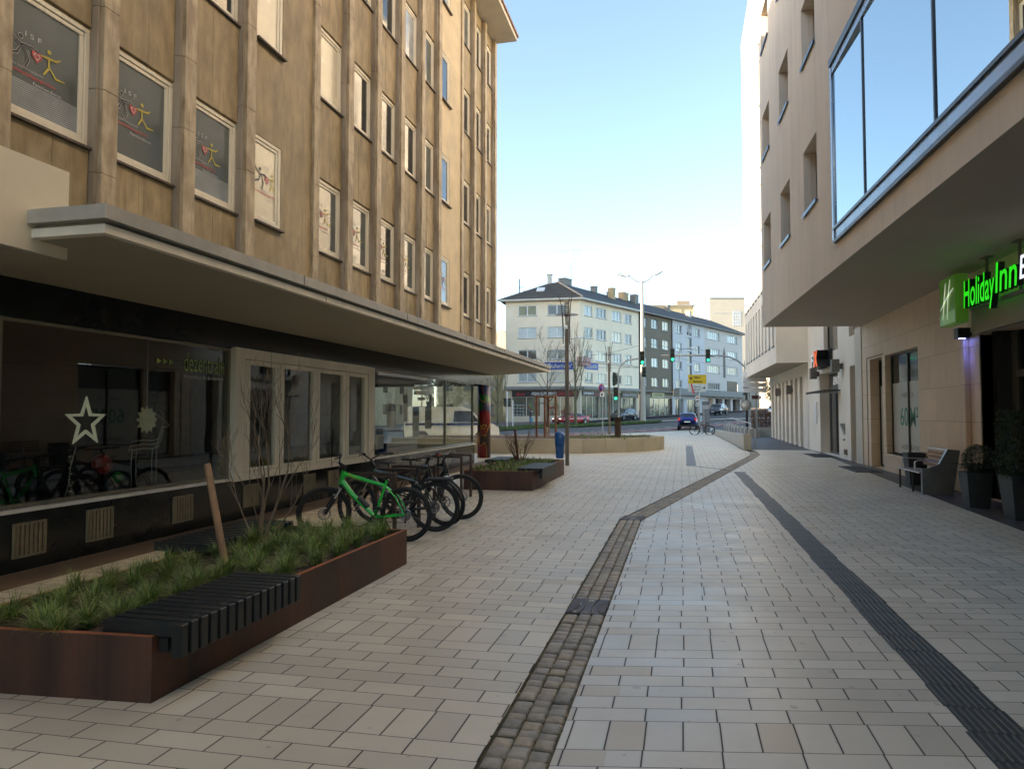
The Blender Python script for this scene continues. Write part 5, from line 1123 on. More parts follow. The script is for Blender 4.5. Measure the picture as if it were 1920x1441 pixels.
def ring_(z, w, d): return [(-3.67+w*c, 21.75+d*s_, z) for c, s_ in [((abs(math.cos(a))**.5)*(1 if math.cos(a) > 0 else -1), (abs(math.sin(a))**.5)*(1 if math.sin(a) > 0 else -1)) for a in [6.283*k/24 for k in range(24)]]]
rs = [ring_(.22, .10, .11), ring_(.24, .115, .125), ring_(.83, .150, .165), ring_(.84, .150, .165)]; vs = [p for r_ in rs for p in r_]
mb.add(vs, [(i*24+j, i*24+(j+1) % 24, (i+1)*24+(j+1) % 24, (i+1)*24+j) for i in range(3) for j in range(24)]+[tuple(range(24))[::-1]], 0, True); mb.build('body', BL, t)
mb = MB(); rs = [ring_(.85, .155, .17), ring_(.95, .152, .165), ring_(1.01, .12, .14), ring_(1.04, .06, .08)]; 
for r_ in rs[1:]:
    for i, p in enumerate(r_): r_[i] = (p[0], p[1], p[2]-.22*max(0, p[0]+3.67)*(1 if p[2] > .9 else 0))
vs = [p for r_ in rs for p in r_]; mb.add(vs, [(i*24+j, i*24+(j+1) % 24, (i+1)*24+(j+1) % 24, (i+1)*24+j) for i in range(3) for j in range(24)]+[tuple(range(72, 96))], 0, True); mb.build('lid', BL, t)
mb = MB(); mb.box(-3.53, -3.49, 21.7, 21.8, .4, .46); mb.box(-3.53, -3.49, 21.7, 21.8, .75, .8); mb.build('bracket', GALV, t)

# ---------------------------------------------------------------- curved stone bed
t = thing('stone_bed', 'long curved raised flower bed walled in pale stone slabs in the plaza', 'flower bed', (-5, 30, 0))
arc = [(-12, 28.2), (-10.4, 27.75), (-8.9, 27.55), (-7.45, 27.55), (-6.1, 27.75), (-4.9, 28.1), (-3.9, 28.55), (-3.0, 29.1), (-2.2, 29.8), (-1.55, 30.65), (-1.1, 31.6), (-.82, 32.6), (-.78, 33.2)]
BEDS = [mat('sandstone bed slab', (.52, .46, .33), .65, .08, 1.6, .05, fine=.1), mat('sandstone bed slab light', (.57, .51, .37), .65, .08, 1.6, .05, fine=.1)]
for i, (a, b) in enumerate(zip(arc[:-1], arc[1:])):
    A, B = Vector(a), Vector(b); d = (B-A).normalized(); q = Vector((-d.y, d.x))*.22; mb = MB(); A = A+d*.006; B = B-d*.006
    mb.prism([tuple(A), tuple(B), tuple(B+q), tuple(A+q)], -.02, .585); mb.build('wall_slab', BEDS[i % 2], t)
back = [(-1.6, 34.4), (-4.5, 34.2), (-8, 33.2), (-12, 31.5)]
mb = MB()
for a, b in zip([(-.78, 33.2)]+back[:-1], back):
    A, B = Vector(a), Vector(b); d = (B-A).normalized(); q = Vector((-d.y, d.x))*.22; mb.prism([tuple(A), tuple(B), tuple(B+q), tuple(A+q)], -.02, .583)
mb.build('back_wall', BEDS[1], t)
mb = MB(); mb.add([(x, y+.15, .53) for x, y in arc]+[(x, y-.1, .56) for x, y in back], [tuple(range(len(arc)+len(back)))]); mb.build('soil', mat('red brown soil', (.12, .065, .038), .95, .25, 6, .5), t)
mb = MB(); rnd = random.Random(40)
for i in range(230):
    x = rnd.uniform(-4.6, -1.4); y = rnd.uniform(30.7 if x > -2.2 else 29.4, 33.8); tuft(mb, x, y, .53, rnd, 8, rnd.uniform(.08, .26), .007)
tag(mb.build('bed_plants', BLADE), 'small sprouting plants on the soil of the curved stone bed', 'plants', None, 'stuff')
t = thing('post_box_feature', 'square weathered timber pillar with a flat dark cap standing in the curved bed', 'pillar', (-2.72, 31.3, .5)); mb = MB(); mb.bbox(-2.85, -2.59, 31.17, 31.43, .5, 1.40, .008); mb.build('shaft', mat('weathered dark timber', (.13, .085, .05), .8, .25, 6, .3, streak=True), t)
mb = MB(); mb.add([(-3.02, 31.0, 1.42), (-2.42, 31.0, 1.40), (-2.42, 31.6, 1.40), (-3.02, 31.6, 1.42), (-2.98, 31.0, 1.46), (-2.42, 31.0, 1.44), (-2.42, 31.6, 1.44), (-2.98, 31.6, 1.46)], [(3, 2, 1, 0), (4, 5, 6, 7), (0, 1, 5, 4), (1, 2, 6, 5), (2, 3, 7, 6), (3, 0, 4, 7)]); mb.build('cap', STEELD, t)
t = thing('tree_guard', 'brown timber frame of posts and rails round the young tree in the curved bed', 'tree guard', (-5.93, 31.6, .5)); OW = mat('orange brown timber', (.28, .12, .055), .7, .2, 9, .2, streak=True)
for (x, y) in ((-6.36, 31.4), (-5.94, 31.2), (-5.50, 31.5), (-5.92, 31.95)): mb = MB(); mb.bbox(x-.045, x+.045, y-.045, y+.045, .45, 2.42, .006); mb.build('post', OW, t)
for a, b in (((-6.36, 31.4), (-5.94, 31.2)), ((-5.94, 31.2), (-5.50, 31.5)), ((-5.50, 31.5), (-5.92, 31.95)), ((-5.92, 31.95), (-6.36, 31.4))):
    mb = MB(); mb.tube([(*a, 2.36), (*b, 2.36)], .035, 4, smooth=False); mb.build('rail', OW, t)
mb = MB(); mb.tube([(-6.36, 31.42, 2.05), (-5.93, 31.6, 2.07), (-5.93, 31.2, 2.05)], .018, 5); mb.build('tree_tie', BLACK, t)
def tree(lab, x, y, z, h, tr, lev, seed, spread=.55, barkm=None, l0=.5, wrap=0, trunkh=.4, up=.1, kidsn=(2, 4), mains=5, loc_r=None):
    t = thing('bare_tree', lab, 'tree', (x, y, z)); rnd = random.Random(seed); mb = MB(); P = [Vector((x, y, z-.1))]; n = 7
    for i in range(n): P.append(P[-1]+Vector((rnd.gauss(0, .012*h/5), rnd.gauss(0, .012*h/5), h*.9/n)))
    rr = [tr*(1-.82*i/n) for i in range(n+1)]; mb.tube(P, rr, 9); mb.build('trunk', barkm or BARK, t); mb = MB()
    for k in range(mains):
        u = trunkh+(1-trunkh)*k/mains; i = min(n-1, int(u*n)); q = P[i].lerp(P[i+1], u*n-i); a = k*2.4+rnd.random()
        grow(mb, q, (math.cos(a)*spread*1.6, math.sin(a)*spread*1.6, 1), h*l0*(1-u*.65), rr[i]*.55, lev, rnd, spread, up, 5, .68, 3, kidsn, .0035)
    mb.build('crown', barkm or BARK, t)
    if wrap: mb = MB(); mb.tube([(x, y, z), (x, y, z+wrap)], tr*1.15, 9); mb.build('trunk_wrap', mat('pale trunk wrap', (.55, .5, .42), .8), t)
    return t
tree('young bare tree with a thin trunk inside the timber guard', -5.90, 31.55, .5, 4.5, .045, 3, 3, .55, BARK, .34, .5, .40, .06, (2, 3), 13)
tree('bare street tree with upright limbs on the grass median behind the red car', -11.83, 80.84, .28, 10.5, .19, 4, 6, .26, BARKG, .36, 0, .28, .22, (2, 3), 10)
tree('bare street tree with a fan of branches near the left edge of the far buildings', -21.4, 82.4, .15, 7.5, .20, 4, 14, .42, BARKG, .45, 0, .30, .15, (2, 3), 9)
tree('large bare tree on the skyline left of the cream corner building', -52, 170, 1, 22, .5, 5, 22, .5, BARK, .38, 0, .25, .1, (2, 3), 12)

# ================================================================ ROW OF BUILDINGS ACROSS THE ROAD
RF = frame((-13.12, 94.04), (.44, .898)); LF = frame((-23.28, 93.78), (.99967, .0256))
CRE = mat('cream rendered facade', (.92, .80, .62), .85, .06, .5, .05, col2=(.82, .69, .52))
BRN = mat('brown rendered facade', (.20, .165, .12), .85, .12, .3, .05)
LGR = mat('light grey facade', (.60, .60, .62), .85, .05, .3); PGR = mat('pinkish grey facade', (.62, .57, .53), .85, .05, .3)
CONC = mat('grey concrete band', (.27, .27, .255), .8, .08, .5); SLATE = mat('dark roof tiles', (.045, .043, .042), .7, .2, 1.2, .2); SLATB = mat('brown roof tiles', (.085, .07, .055), .75, .2, 1.2, .2)
WALLB = mat('shop surround render', (.60, .53, .41), .8, .06, .4); DKSH = mat('dark shop front', (.03, .03, .032), .35, .1, 1); SHG = mat('lit shop glazing', (.10, .115, .10), .12, .3, .4, spec=.8)
def rowwin(parent, F, a, b, z0, z1, n, pm, fm=FRAMEW, dep=.16, tilt=False):
    mb = MB(); t = .10
    for (p, q, r_, s_) in ((a, b, z0, z0+t), (a, b, z1-t, z1), (a, a+t, z0+t, z1-t), (b-t, b, z0+t, z1-t)): mb.box(p, q, -dep-.03, -dep+.06, r_, s_, 0, F)
    for k in range(1, n): x = a+(b-a)*k/n; mb.box(x-.07, x+.07, -dep-.03, -dep+.06, z0+t, z1-t, 0, F)
    mb.box(a-.08, b+.08, -dep, .07, z0-.08, z0-.01, 1, F)
    w = mb.build('window', [fm, CONC], parent); mb = MB(); mb.quad((a+t, -dep+.0, z0+t), (b-t, -dep, z0+t), (b-t, -dep, z1-t), (a+t, -dep, z1-t), 0, F); mb.build('pane', pm, w)
    if tilt: T = F @ Matrix.Translation((a+t, -dep+.04, z0+t)) @ Matrix.Rotation(R(8), 4, 'X'); mb = MB(); ww = (b-a)/2-t; hh_ = z1-z0-2*t; [mb.box(*q_, 0, .03, *w_, 0, T) for q_, w_ in (((0, ww), (0, .09)), ((0, ww), (hh_-.09, hh_)), ((0, .09), (.09, hh_-.09)), ((ww-.09, ww), (.09, hh_-.09)))]; mb.build('tilted_sash', fm, w)
wr_ = random.Random(17)
ZR_ = [(14.86, 16.27), (11.82, 13.27), (8.86, 10.22), (5.84, 7.14)]
def rp(): return wr_.choice([PANE, PANE, PANEG, PANEG, PANEB, PANEC])
cb = thing('corner_apartment_house', 'cream rendered corner house of four storeys with a dark hipped roof and shops below', 'building', (-13.1, 94.0, .5))
mb = MB(); cols = [(1.14, 3.09, 2), (3.93, 6.62, 3), (8.17, 10.76, 3), (11.7, 13.67, 2)]; lc = [(1.74, 4.3, 2), (5.78, 8.35, 2)]
wall(mb, RF, 0, 15.75, 4.9, 17.0, [(a, b, z0, z1, .18) for a, b, _ in cols for z0, z1 in ZR_]); wall(mb, LF, 0, 10.165, 4.9, 17.0, [(a, b, z0, z1, .18) for a, b, _ in lc for z0, z1 in ZR_])
PT = lambda F, s, y, z: F @ Vector((s, y, z))
mb.add([PT(LF, 0, 0, -1), PT(LF, 0, -12, -1), PT(LF, 0, -12, 17), PT(LF, 0, 0, 17)], [(0, 1, 2, 3)]); mb.build('wall', CRE, cb)
mb = MB(); wall(mb, RF, 0, 15.75, -1, 4.9, [(.4, 4.8, .9, 3.95, .3), (4.9, 10.6, .9, 4.6, .3), (10.9, 14.9, .9, 3.9, .3)]); wall(mb, LF, 0, 10.165, -1, 4.9, [(.93, 4.75, 1.2, 3.85, .25), (5.75, 9.2, 1.2, 3.85, .25)]); mb.build('shop_floor_wall', WALLB, cb)
mb = MB(); mb.box(0, 15.75, 0, .65, 4.86, 5.24, 0, RF); mb.box(-.1, 10.6, 0, .6, 4.862, 5.238, 0, LF); mb.build('cornice_band', CONC, cb)
for a, b, n in cols:
    for z0, z1 in ZR_: rowwin(cb, RF, a, b, z0, z1, n, rp())
for (a, b, n), ps in zip(lc, ((PANEC, PANEB, PANE, PANEB), (PANE, PANEB, PANE, PANEG))):
    for (z0, z1), p_ in zip(ZR_, ps): rowwin(cb, LF, a, b, z0, z1, n, mat('olive blind window', (.25, .25, .15), .3) if p_ is PANEC else p_)
# roof: hipped
def roofpt(F, s, y, z): return F @ Vector((s, y, z))
ap = roofpt(RF, 2.6, -5.5, 20.2); ap2 = roofpt(LF, 5.2, -5.3, 20.2)
e0 = roofpt(LF, -1.0, .8, 17.05); e1 = roofpt(RF, -.45, .75, 17.05); e2 = roofpt(RF, 15.8, .75, 17.05); r2 = roofpt(RF, 15.8, -6, 20.2); bk = roofpt(LF, -1.0, -11, 17.05); b2 = roofpt(RF, 15.8, -12.5, 17.05)
mb = MB(); mb.add([e0, e1, ap, ap2], [(0, 1, 2, 3)], 1); mb.add([e1, e2, r2, ap], [(0, 1, 2, 3)]); mb.add([e0, ap2, bk], [(0, 1, 2)], 1); mb.add([bk, ap2, ap, r2, b2], [(0, 1, 2, 3, 4)])
mb.build('roof', [SLATE, SLATB], cb)
mb = MB(); mb.tube([e1+Vector((0, 0, .1)), ap+Vector((0, 0, .08))], .12, 6); mb.build('hip_ridge', mat('pale ridge tile', (.5, .42, .32), .7), cb)
mb = MB(); mb.add([e0+Vector((0, 0, -.25)), e1+Vector((0, 0, -.25)), e2+Vector((0, 0, -.25)), e0, e1, e2], [(0, 1, 4, 3), (1, 2, 5, 4)]); mb.add([e0+Vector((0, 0, -.25)), e1+Vector((0, 0, -.25)), e2+Vector((0, 0, -.25)), PT(RF, 15.8, 0, 17), PT(RF, 0, 0, 17), PT(LF, 0, 0, 17)], [(0, 1, 4, 5), (1, 2, 3, 4)]); mb.build('eaves', mat('cream eaves board', (.58, .55, .48), .6), cb)
mb = MB(); q = (e0+e1)/2*.5+(ap+ap2)/2*.5
for k in (0,): mb.box(-.55, .55, -.5, .5, 0, .14, 0, Matrix.Translation(q+Vector((-.8, -.1, .05))) @ Matrix.Rotation(R(38), 4, 'X'))
mb.build('roof_window', WHITE, cb)
def chimney(par, F, s, y, z0, z1, w, m_, d=.8): mb = MB(); mb.box(s, s+w, y-d, y, z0, z1, 0, F); mb.box(s-.05, s+w+.05, y-d-.05, y+.05, z1, z1+.12, 0, F); mb.build('chimney', m_, par)
CHG = mat('grey chimney render', (.24, .23, .21), .8); CHO = mat('ochre chimney render', (.50, .36, .20), .8)
chimney(cb, RF, 4.3, -5.5, 19.5, 21.0, 1.8, CHG, 1.1); chimney(cb, RF, 12.2, -5.5, 19.0, 20.9, .8, CHG); chimney(cb, RF, 14.2, -3.6, 18.2, 20.7, .9, CHO)
mb = MB(); v = ap+Vector((-1.2, 0, 0)); mb.box(v.x-.3, v.x+.3, v.y, v.y+.5, 20.0, 21.3); mb.box(v.x-.42, v.x+.42, v.y-.1, v.y+.6, 21.3, 21.4); mb.build('chimney', mat('white chimney', (.6, .58, .52), .7), cb)
mb = MB(); v = PT(RF, 6.4, -5.8, 20.0); mb.tube([v, v+Vector((0, 0, 5.6))], .035, 5)
for k in range(5): mb.tube([v+Vector((-.2, 0, 5.5-.9*k*.7)), v+Vector((1.5-.1*k, 0, 5.45-.9*k*.7))], .015, 4)
mb.tube([v+Vector((-2.2, 0, 5.5)), v+Vector((1.8, 0, 5.4))], .015, 4); mb.build('aerial', GALV, cb)
mb = MB(); mb.tube([PT(LF, 1.6, -1.5, 18), PT(LF, 1.6, -1.5, 20.2)], .08, 5); mb.tube([PT(LF, 1.9, -1.5, 18), PT(LF, 2.4, -1.5, 18.6)], .05, 5); mb.tube([PT(LF, 1.6, -1.5, 19), PT(LF, 2.2, -1.5, 19.1)], .05, 5); mb.build('vent_pipe', BLACK, cb)
def shopglass(par, F, a, b, z0, z1, seed, d=.25, lit=1):
    rnd = random.Random(seed); mb = MB(); mb.quad((a, -d, z0), (b, -d, z0), (b, -d, z1), (a, -d, z1), 0, F)
    for k in range(int((b-a)*5*lit)):
        x = rnd.uniform(a+.1, b-.5); z = rnd.uniform(z0+.05, z0+(z1-z0)*.55); w_ = rnd.uniform(.12, .4); h_ = rnd.uniform(.1, .4); mb.quad((x, -d+.01+k*.0005, z), (x+w_, -d+.01+k*.0005, z), (x+w_, -d+.01+k*.0005, z+h_), (x, -d+.01+k*.0005, z+h_), rnd.choice((1, 1, 2, 3, 4)), F)
    for k in range(1, int((b-a)/2)+1): x = a+(b-a)*k/(int((b-a)/2)+1); mb.box(x-.04, x+.04, -d, -d+.06, z0, z1, 5, F)
    mb.box(a, b, -d, -d+.06, z0, z0+.06, 5, F); mb.box(a, b, -d, -d+.06, z1-.06, z1, 5, F)
    mb.build('shop_window', [SHG, mat('shelf goods dark', (.03, .03, .03), .5), mat('shelf goods white', (.35, .36, .33), .6), mat('shelf goods green', (.12, .25, .04), .6), mat('shelf goods red', (.22, .05, .03), .6), ALU], par)
shopglass(cb, LF, .93, 4.75, 1.2, 3.85, 1); shopglass(cb, LF, 5.75, 9.2, 1.2, 3.85, 2); shopglass(cb, RF, .4, 4.8, .9, 3.95, 3, .3); shopglass(cb, RF, 4.9, 10.6, .9, 4.6, 4, .3, .4); shopglass(cb, RF, 10.9, 14.9, .9, 3.9, 5, .3, .4)
mb = MB()
for r_ in range(4):
    for c in range(4): mb.lathe([(.0, 0), (.16, 0), (.16, .30), (.0, .30)], 8, 0, LF @ Matrix.Translation((1.15+c*.42, .02-.2, 1.3+r_*.42)))
mb.build('stacked_tubs', mat('white tubs', (.3, .32, .30), .5), cb)
def sign(par, F, a, b, z0, z1, m_, txt=None, tm=None, y=.06, ta=.1, tb=.9, th=.5, nm='shop_sign', bold=.01, shear=0):
    mb = MB(); mb.box(a, b, .0, y, z0, z1, 0, F); mb.build(nm, m_, par)
    if txt:
        A = F @ Vector((a+(b-a)*ta, y+.01, z0+(z1-z0)*(1-th)/2)); X = (F @ Vector((1, 0, 0)))-(F @ Vector((0, 0, 0))); text(txt, tframe(A, X), (b-a)*(tb-ta), (z1-z0)*th, tm, 'sign_lettering', par, .01, bold, shear=shear)
SGB = mat('black sign board', (.025, .02, .022), .5); SGR = mat('dark red sign board', (.12, .03, .03), .5); SWT = mat('white sign letters', (.65, .65, .62), .5); SRD = mat('red sign letters', (.45, .03, .03), .5)
sign(cb, LF, .9, 9.9, 3.86, 4.72, SGB, 'ARENA SUPPLEMENTS', SWT, .12, .30, .68, .5, bold=.03); sign(cb, LF, 6.6, 9.85, 3.9, 4.68, SGR, None, None, .14)
text('Burn', tframe(LF @ Vector((1.5, .15, 4.05)), (1, .0256, 0)), 1.2, .4, SRD, 'sign_lettering', cb, .01, .02, shear=.3); text('Sports', tframe(LF @ Vector((7.2, .17, 4.05)), (1, .0256, 0)), 1.8, .4, SRD, 'sign_lettering', cb, .01, .02, shear=.3)
sign(cb, RF, .4, 4.85, 3.96, 4.7, SGB, 'SUPPLEMENTS', SWT, .12, .05, .62, .45, bold=.03); text('Burn', tframe(RF @ Vector((3.4, .15, 4.1)), (.44, .898, 0)), 1.1, .35, SRD, 'sign_lettering', cb, .01, .02, shear=.3)
sign(cb, RF, 10.6, 15.4, 3.95, 4.7, DKSH, 'ARENA SPORTS', mat('silver letters', (.4, .4, .4), .5), .12, .05, .85, .5, bold=.03)
SBL = mat('blue banner', (.035, .09, .42), .6, .05, 1)
sign(cb, LF, 5.35, 9.3, 7.5, 8.5, SBL, 'Zauberhilfe!', SWT, .05, .06, .94, .6, 'banner', .02, shear=.4); sign(cb, RF, 1.1, 4.4, 7.6, 8.45, SBL, 'Zauberhilfe!', SWT, .05, .08, .94, .6, 'banner', .02, shear=.4)
mb = MB(); mb.box(-1.15, .9, .3, 1.1, 7.95, 9.1, 0, RF); mb.build('hanging_sign_box', mat('white red sign box', (.5, .38, .35), .5, .5, 1.2, col2=(.30, .08, .08)), cb)
b2_ = thing('brown_apartment_house', 'dark brown rendered house between the cream corner house and the light grey house', 'building', (-1.5+(-4.5), 109, 1)) 
mb = MB(); cols = [(16.23, 18.24), (19.7, 21.86), (23.31, 25.48)]; wall(mb, RF, 15.75, 26.6, 4.5, 17.0, [(a, b, z0, z1, .18) for a, b in cols for z0, z1 in ZR_]); wall(mb, RF, 15.75, 26.6, -1, 4.5, [(19.0, 26.3, 1.2, 4.0, .3)], 1, .02); mb.build('wall', [BRN, DKSH], b2_)
for k, (a, b) in enumerate(cols):
    for j, (z0, z1) in enumerate(ZR_): rowwin(b2_, RF, a, b, z0-.05, z1+.15, 2, rp() if k else PANEB, tilt=(k, j) in ((1, 0), (2, 1)))
mb = MB(); mb.box(15.78, 26.6, 0, .5, 4.95, 5.1, 0, RF); mb.build('canopy', CONC, b2_); shopglass(b2_, RF, 19.0, 26.3, 1.2, 4.0, 8, .3, 1.4)
sign(b2_, RF, 19.6, 23.6, 4.12, 4.85, mat('pale yellow sign', (.50, .48, .25), .5), 'LEDERWAREN', mat('olive letters', (.15, .14, .05), .5), .1, .12, .88, .4)
mb = MB(); mb.tube([PT(RF, 15.95, .1, .5), PT(RF, 15.95, .1, 16.9)], .08, 6); mb.tube([PT(RF, 26.5, .1, 4.6), PT(RF, 26.5, .1, 16.9)], .08, 6); mb.build('downpipe', mat('dark downpipe', (.07, .06, .055), .6), b2_)
b3_ = thing('grey_apartment_house', 'light grey house with a tall arched stairwell strip between narrow windows', 'building', (2, 122, 1.4))
mb = MB(); cols = [(28.08, 30.19), (34.97, 37.1)]; wall(mb, RF, 26.6, 38.95, 5.6, 17.0, [(a, b, z0, z1, .22) for a, b in cols for z0, z1 in ZR_]+[(32.1, 33.9, 5.7, 15.9, .22)]); wall(mb, RF, 26.6, 38.95, -1, 4.6, [(27.6, 30.6, 1.2, 4.0, .5), (32.0, 36.6, 1.2, 4.0, .5)], 0, .0)
mb.lathe([(0, 0), (.9, 0), (.9, .02), (0, .02)], 20, 0, RF @ Matrix.Translation((33.0, .0, 15.9)) @ Matrix.Rotation(R(90), 4, 'X')); mb.build('wall', LGR, b3_)
for a, b in cols:
    for z0, z1 in ZR_: rowwin(b3_, RF, a, b, z0, z1, 2, rp(), dep=.2)
mb = MB(); mb.quad((32.1, -.2, 5.7), (33.9, -.2, 5.7), (33.9, -.2, 15.9), (32.1, -.2, 15.9), 0, RF)
for k in range(4): mb.box(32.1, 33.9, -.2, -.05, 7.4+k*2.35, 7.75+k*2.35, 1, RF)
mb.build('stair_window', [mat('dark stair glass', (.12, .13, .13), .2, .3, .8), LGR], b3_)
mb = MB(); mb.box(27.0, 56.4, 0, 1.1, 4.62, 5.68, 0, RF); mb.build('balcony_band', CONC, b3_); shopglass(b3_, RF, 27.6, 30.6, 1.2, 4.0, 12, .5, .2); shopglass(b3_, RF, 32.0, 36.6, 1.2, 4.0, 13, .5, .5)
b4_ = thing('ribbon_window_house', 'pinkish grey house with wide window bands and open arcade piers ending the row', 'building', (8, 134, 2))
mb = MB(); cols = [(40.13, 45.4), (48.66, 53.7)]; wall(mb, RF, 38.95, 56.2, 5.6, 17.0, [(a, b, z0, z1, .22) for a, b in cols for z0, z1 in ZR_]); 
mb.add([PT(RF, 56.2, 0, -1), PT(RF, 56.2, -12, -1), PT(RF, 56.2, -12, 17), PT(RF, 56.2, 0, 17)], [(0, 1, 2, 3)])
for s in (39.3, 42.4, 46.4, 50.2, 54.7): mb.box(s, s+1.0, -.9, .0, -.5, 4.7, 0, RF)
mb.box(38.95, 56.2, -6, .0, 4.3, 5.6, 0, RF); mb.box(38.95, 56.2, -6.1, -6, 0, 4.6, 1, RF); mb.box(50.9, 56, -2.6, -2.4, 0, 4.6, 1, RF); mb.build('wall', [PGR, mat('dim arcade wall', (.12, .105, .09), .8)], b4_)
for j, (z0, z1) in enumerate(ZR_):
    for k, (a, b) in enumerate(cols):
        if j == 3 and k: mb = MB(); mb.quad((a, -.2, z0-.4), (b-.4, -.2, z0-.4), (b-.4, -.2, z1+.6), (a, -.2, z1+.6), 0, RF); mb.box(a, b-.4, .0, .06, z0-.2, z1+.5, 0, RF); mb.build('green_shutter', mat('dark green panel', (.03, .05, .045), .4), b4_)
        else: rowwin(b4_, RF, a, b, z0, z1, 6, (PANEB, PANEB, PANEC, PANE)[j], dep=.2)
mb = MB(); mb.box(47.0, 47.9, 0, .05, 8.2, 12.3, 0, RF); mb.add([PT(RF, 46.8, .03, 12.3), PT(RF, 48.1, .03, 12.3), PT(RF, 47.45, .03, 14.0)], [(0, 1, 2)]); mb.build('facade_relief', mat('faded brown relief', (.28, .235, .21), .9, .3, 1.5), b4_)
for par, s0, s1 in ((b2_, 15.8, 26.6), (b3_, 26.6, 38.95), (b4_, 38.95, 56.9)):
    mb = MB(); a, b, c, d = PT(RF, s0, .75, 17.02), PT(RF, s1, .75, 17.02), PT(RF, s1-(3 if s1 > 50 else 0), -6, 20.2), PT(RF, s0, -6, 20.2); e, f = PT(RF, s1, -12.5, 17.02), PT(RF, s0, -12.5, 17.02)
    mb.add([a, b, c, d, e, f], [(0, 1, 2, 3), (3, 2, 4, 5)]+([(1, 4, 2)] if s1 > 50 else [])); mb.box(s0, s1, 0, .75, 16.85, 17.0, 1, RF); mb.box(s1-.18, s1+.1, -.1, .76, 17.05, 17.15, 1, RF)
    mb.build('roof', [SLATE, mat('grey eaves board', (.22, .21, .20), .6)], par)
chimney(b2_, RF, 16.8, -5.5, 19.3, 20.7, 1.2, CHG, .8); chimney(b2_, RF, 20.2, -5.2, 19.3, 21.0, 1.6, CHO, 1.0); chimney(b2_, RF, 22.2, -4.2, 18.8, 20.8, 1.1, CHG, 1.0); chimney(b3_, RF, 33.5, -4.2, 18.8, 20.4, .8, CHG); chimney(b4_, RF, 40.3, -3.4, 18.4, 20.0, .8, mat('white chimney', ()))
# sunlit blocks far behind
t = thing('long_office_block', 'long pale yellow sunlit building rising behind the roofs of the row', 'building', (1, 194, 3)); F5 = frame((-9, 193), (.973, .23)); mb = MB(); mb.box(0, 17.05, -16, 0, 0, 30.4, 0, F5); mb.build('wall', mat('pale yellow render', (.36, .33, .23), .8, .05, .2), t); mb = MB(); mb.box(-.5, 17.1, -16, .5, 30.4, 30.75, 0, F5); mb.build('roof_edge', CONC, t)
mb = MB(); mb.box(9, 12.5, -6, -3, 30.7, 32.4, 0, F5); mb.build('roof_plant', mat('brown plant room', (.35, .28, .2), .7), t)
mb = MB(); [mb.box(x, x+.12, 0, .1, 20, 30, 0, F5) for x in (3, 6.2, 9.5, 13, 16.2)]; mb.build('downpipes', CONC, t)
t = thing('white_tower_block', 'tall white sunlit block with faint square window grid, farthest right behind the row', 'building', (11, 181, 3)); F6 = frame((6.96, 180.55), (.973, .23)); mb = MB(); mb.box(0, 14, -20, 0, 0, 29.9, 0, F6); mb.build('wall', mat('white render', (.45, .43, .37), .8, .04, .2), t); mb = MB(); mb.box(-.1, 14.1, -20, .15, 29.9, 30.15, 0, F6); mb.build('roof_edge', CONC, t)
mb = MB()
for i in range(4):
    for j in range(5): mb.box(5.6+i*.55, 6.05+i*.55, 0, .05, 23.2+j*.75, 23.8+j*.75, 0, F6)
mb.box(.8, 8.8, 0, .06, 26.3, 26.38, 0, F6); mb.build('glass_brick_window', mat('pale glass brick', (.5, .55, .6), .3), t)
t = thing('gabled_house', 'sunlit cream gable end seen in the gap left of the cream corner house', 'building', (-38, 145, 1)); mb = MB(); F7 = frame((-44, 144), (.99, .1)); mb.box(0, 12, -10, 0, 0, 14, 0, F7); mb.add([PT(F7, 0, 0, 14), PT(F7, 12, 0, 14), PT(F7, 7.2, 0, 19.6), PT(F7, 0, -10, 14), PT(F7, 12, -10, 14), PT(F7, 7.2, -10, 19.6)], [(0, 1, 2), (3, 4, 5), (0, 2, 5, 3), (1, 2, 5, 4)]); mb.build('wall', mat('sunlit cream render', (.66, .58, .40), .8), t); mb = MB(); mb.box(2, 4, 0, .05, 9, 11, 0, F7); mb.build('window', PANE, t)
t = thing('ochre_house', 'low ochre rendered house front behind the bare tree at the left', 'building', (-28, 103, .4)); mb = MB(); F8 = frame((-36, 101.5), (.995, .1)); mb.box(0, 12.4, -10, 0, -1, 9.5, 0, F8); mb.build('wall', mat('ochre render', (.52, .42, .24), .8, .08, .3), t); [MB().box(x, x+1.6, 0, .05, z, z+1.8, 0, F8).build('window', PANEG, t) for x in (1, 4.2, 7.4, 10.2) for z in (1.2, 5)]
for k, (x, y, w_, h_, m_, lab) in enumerate([(30, 160, 26, 12, CRE, 'cream building far beyond the white sign panels'), (8, 175, 10, 9, PGR, 'grey building far up the road on the right')]):
    t = thing('far_building', lab, 'building', (x, y, 2)); mb = MB(); mb.box(x-w_/2, x+w_/2, y, y+8, 0, h_); mb.build('wall', m_, t); [MB().box(x-w_/2+2+i*3, x-w_/2+3.4+i*3, y-.04, y+.02, z, z+1.5).build('window', PANE, t) for i in range(int(w_/3)-1) for z in (4, 7)]

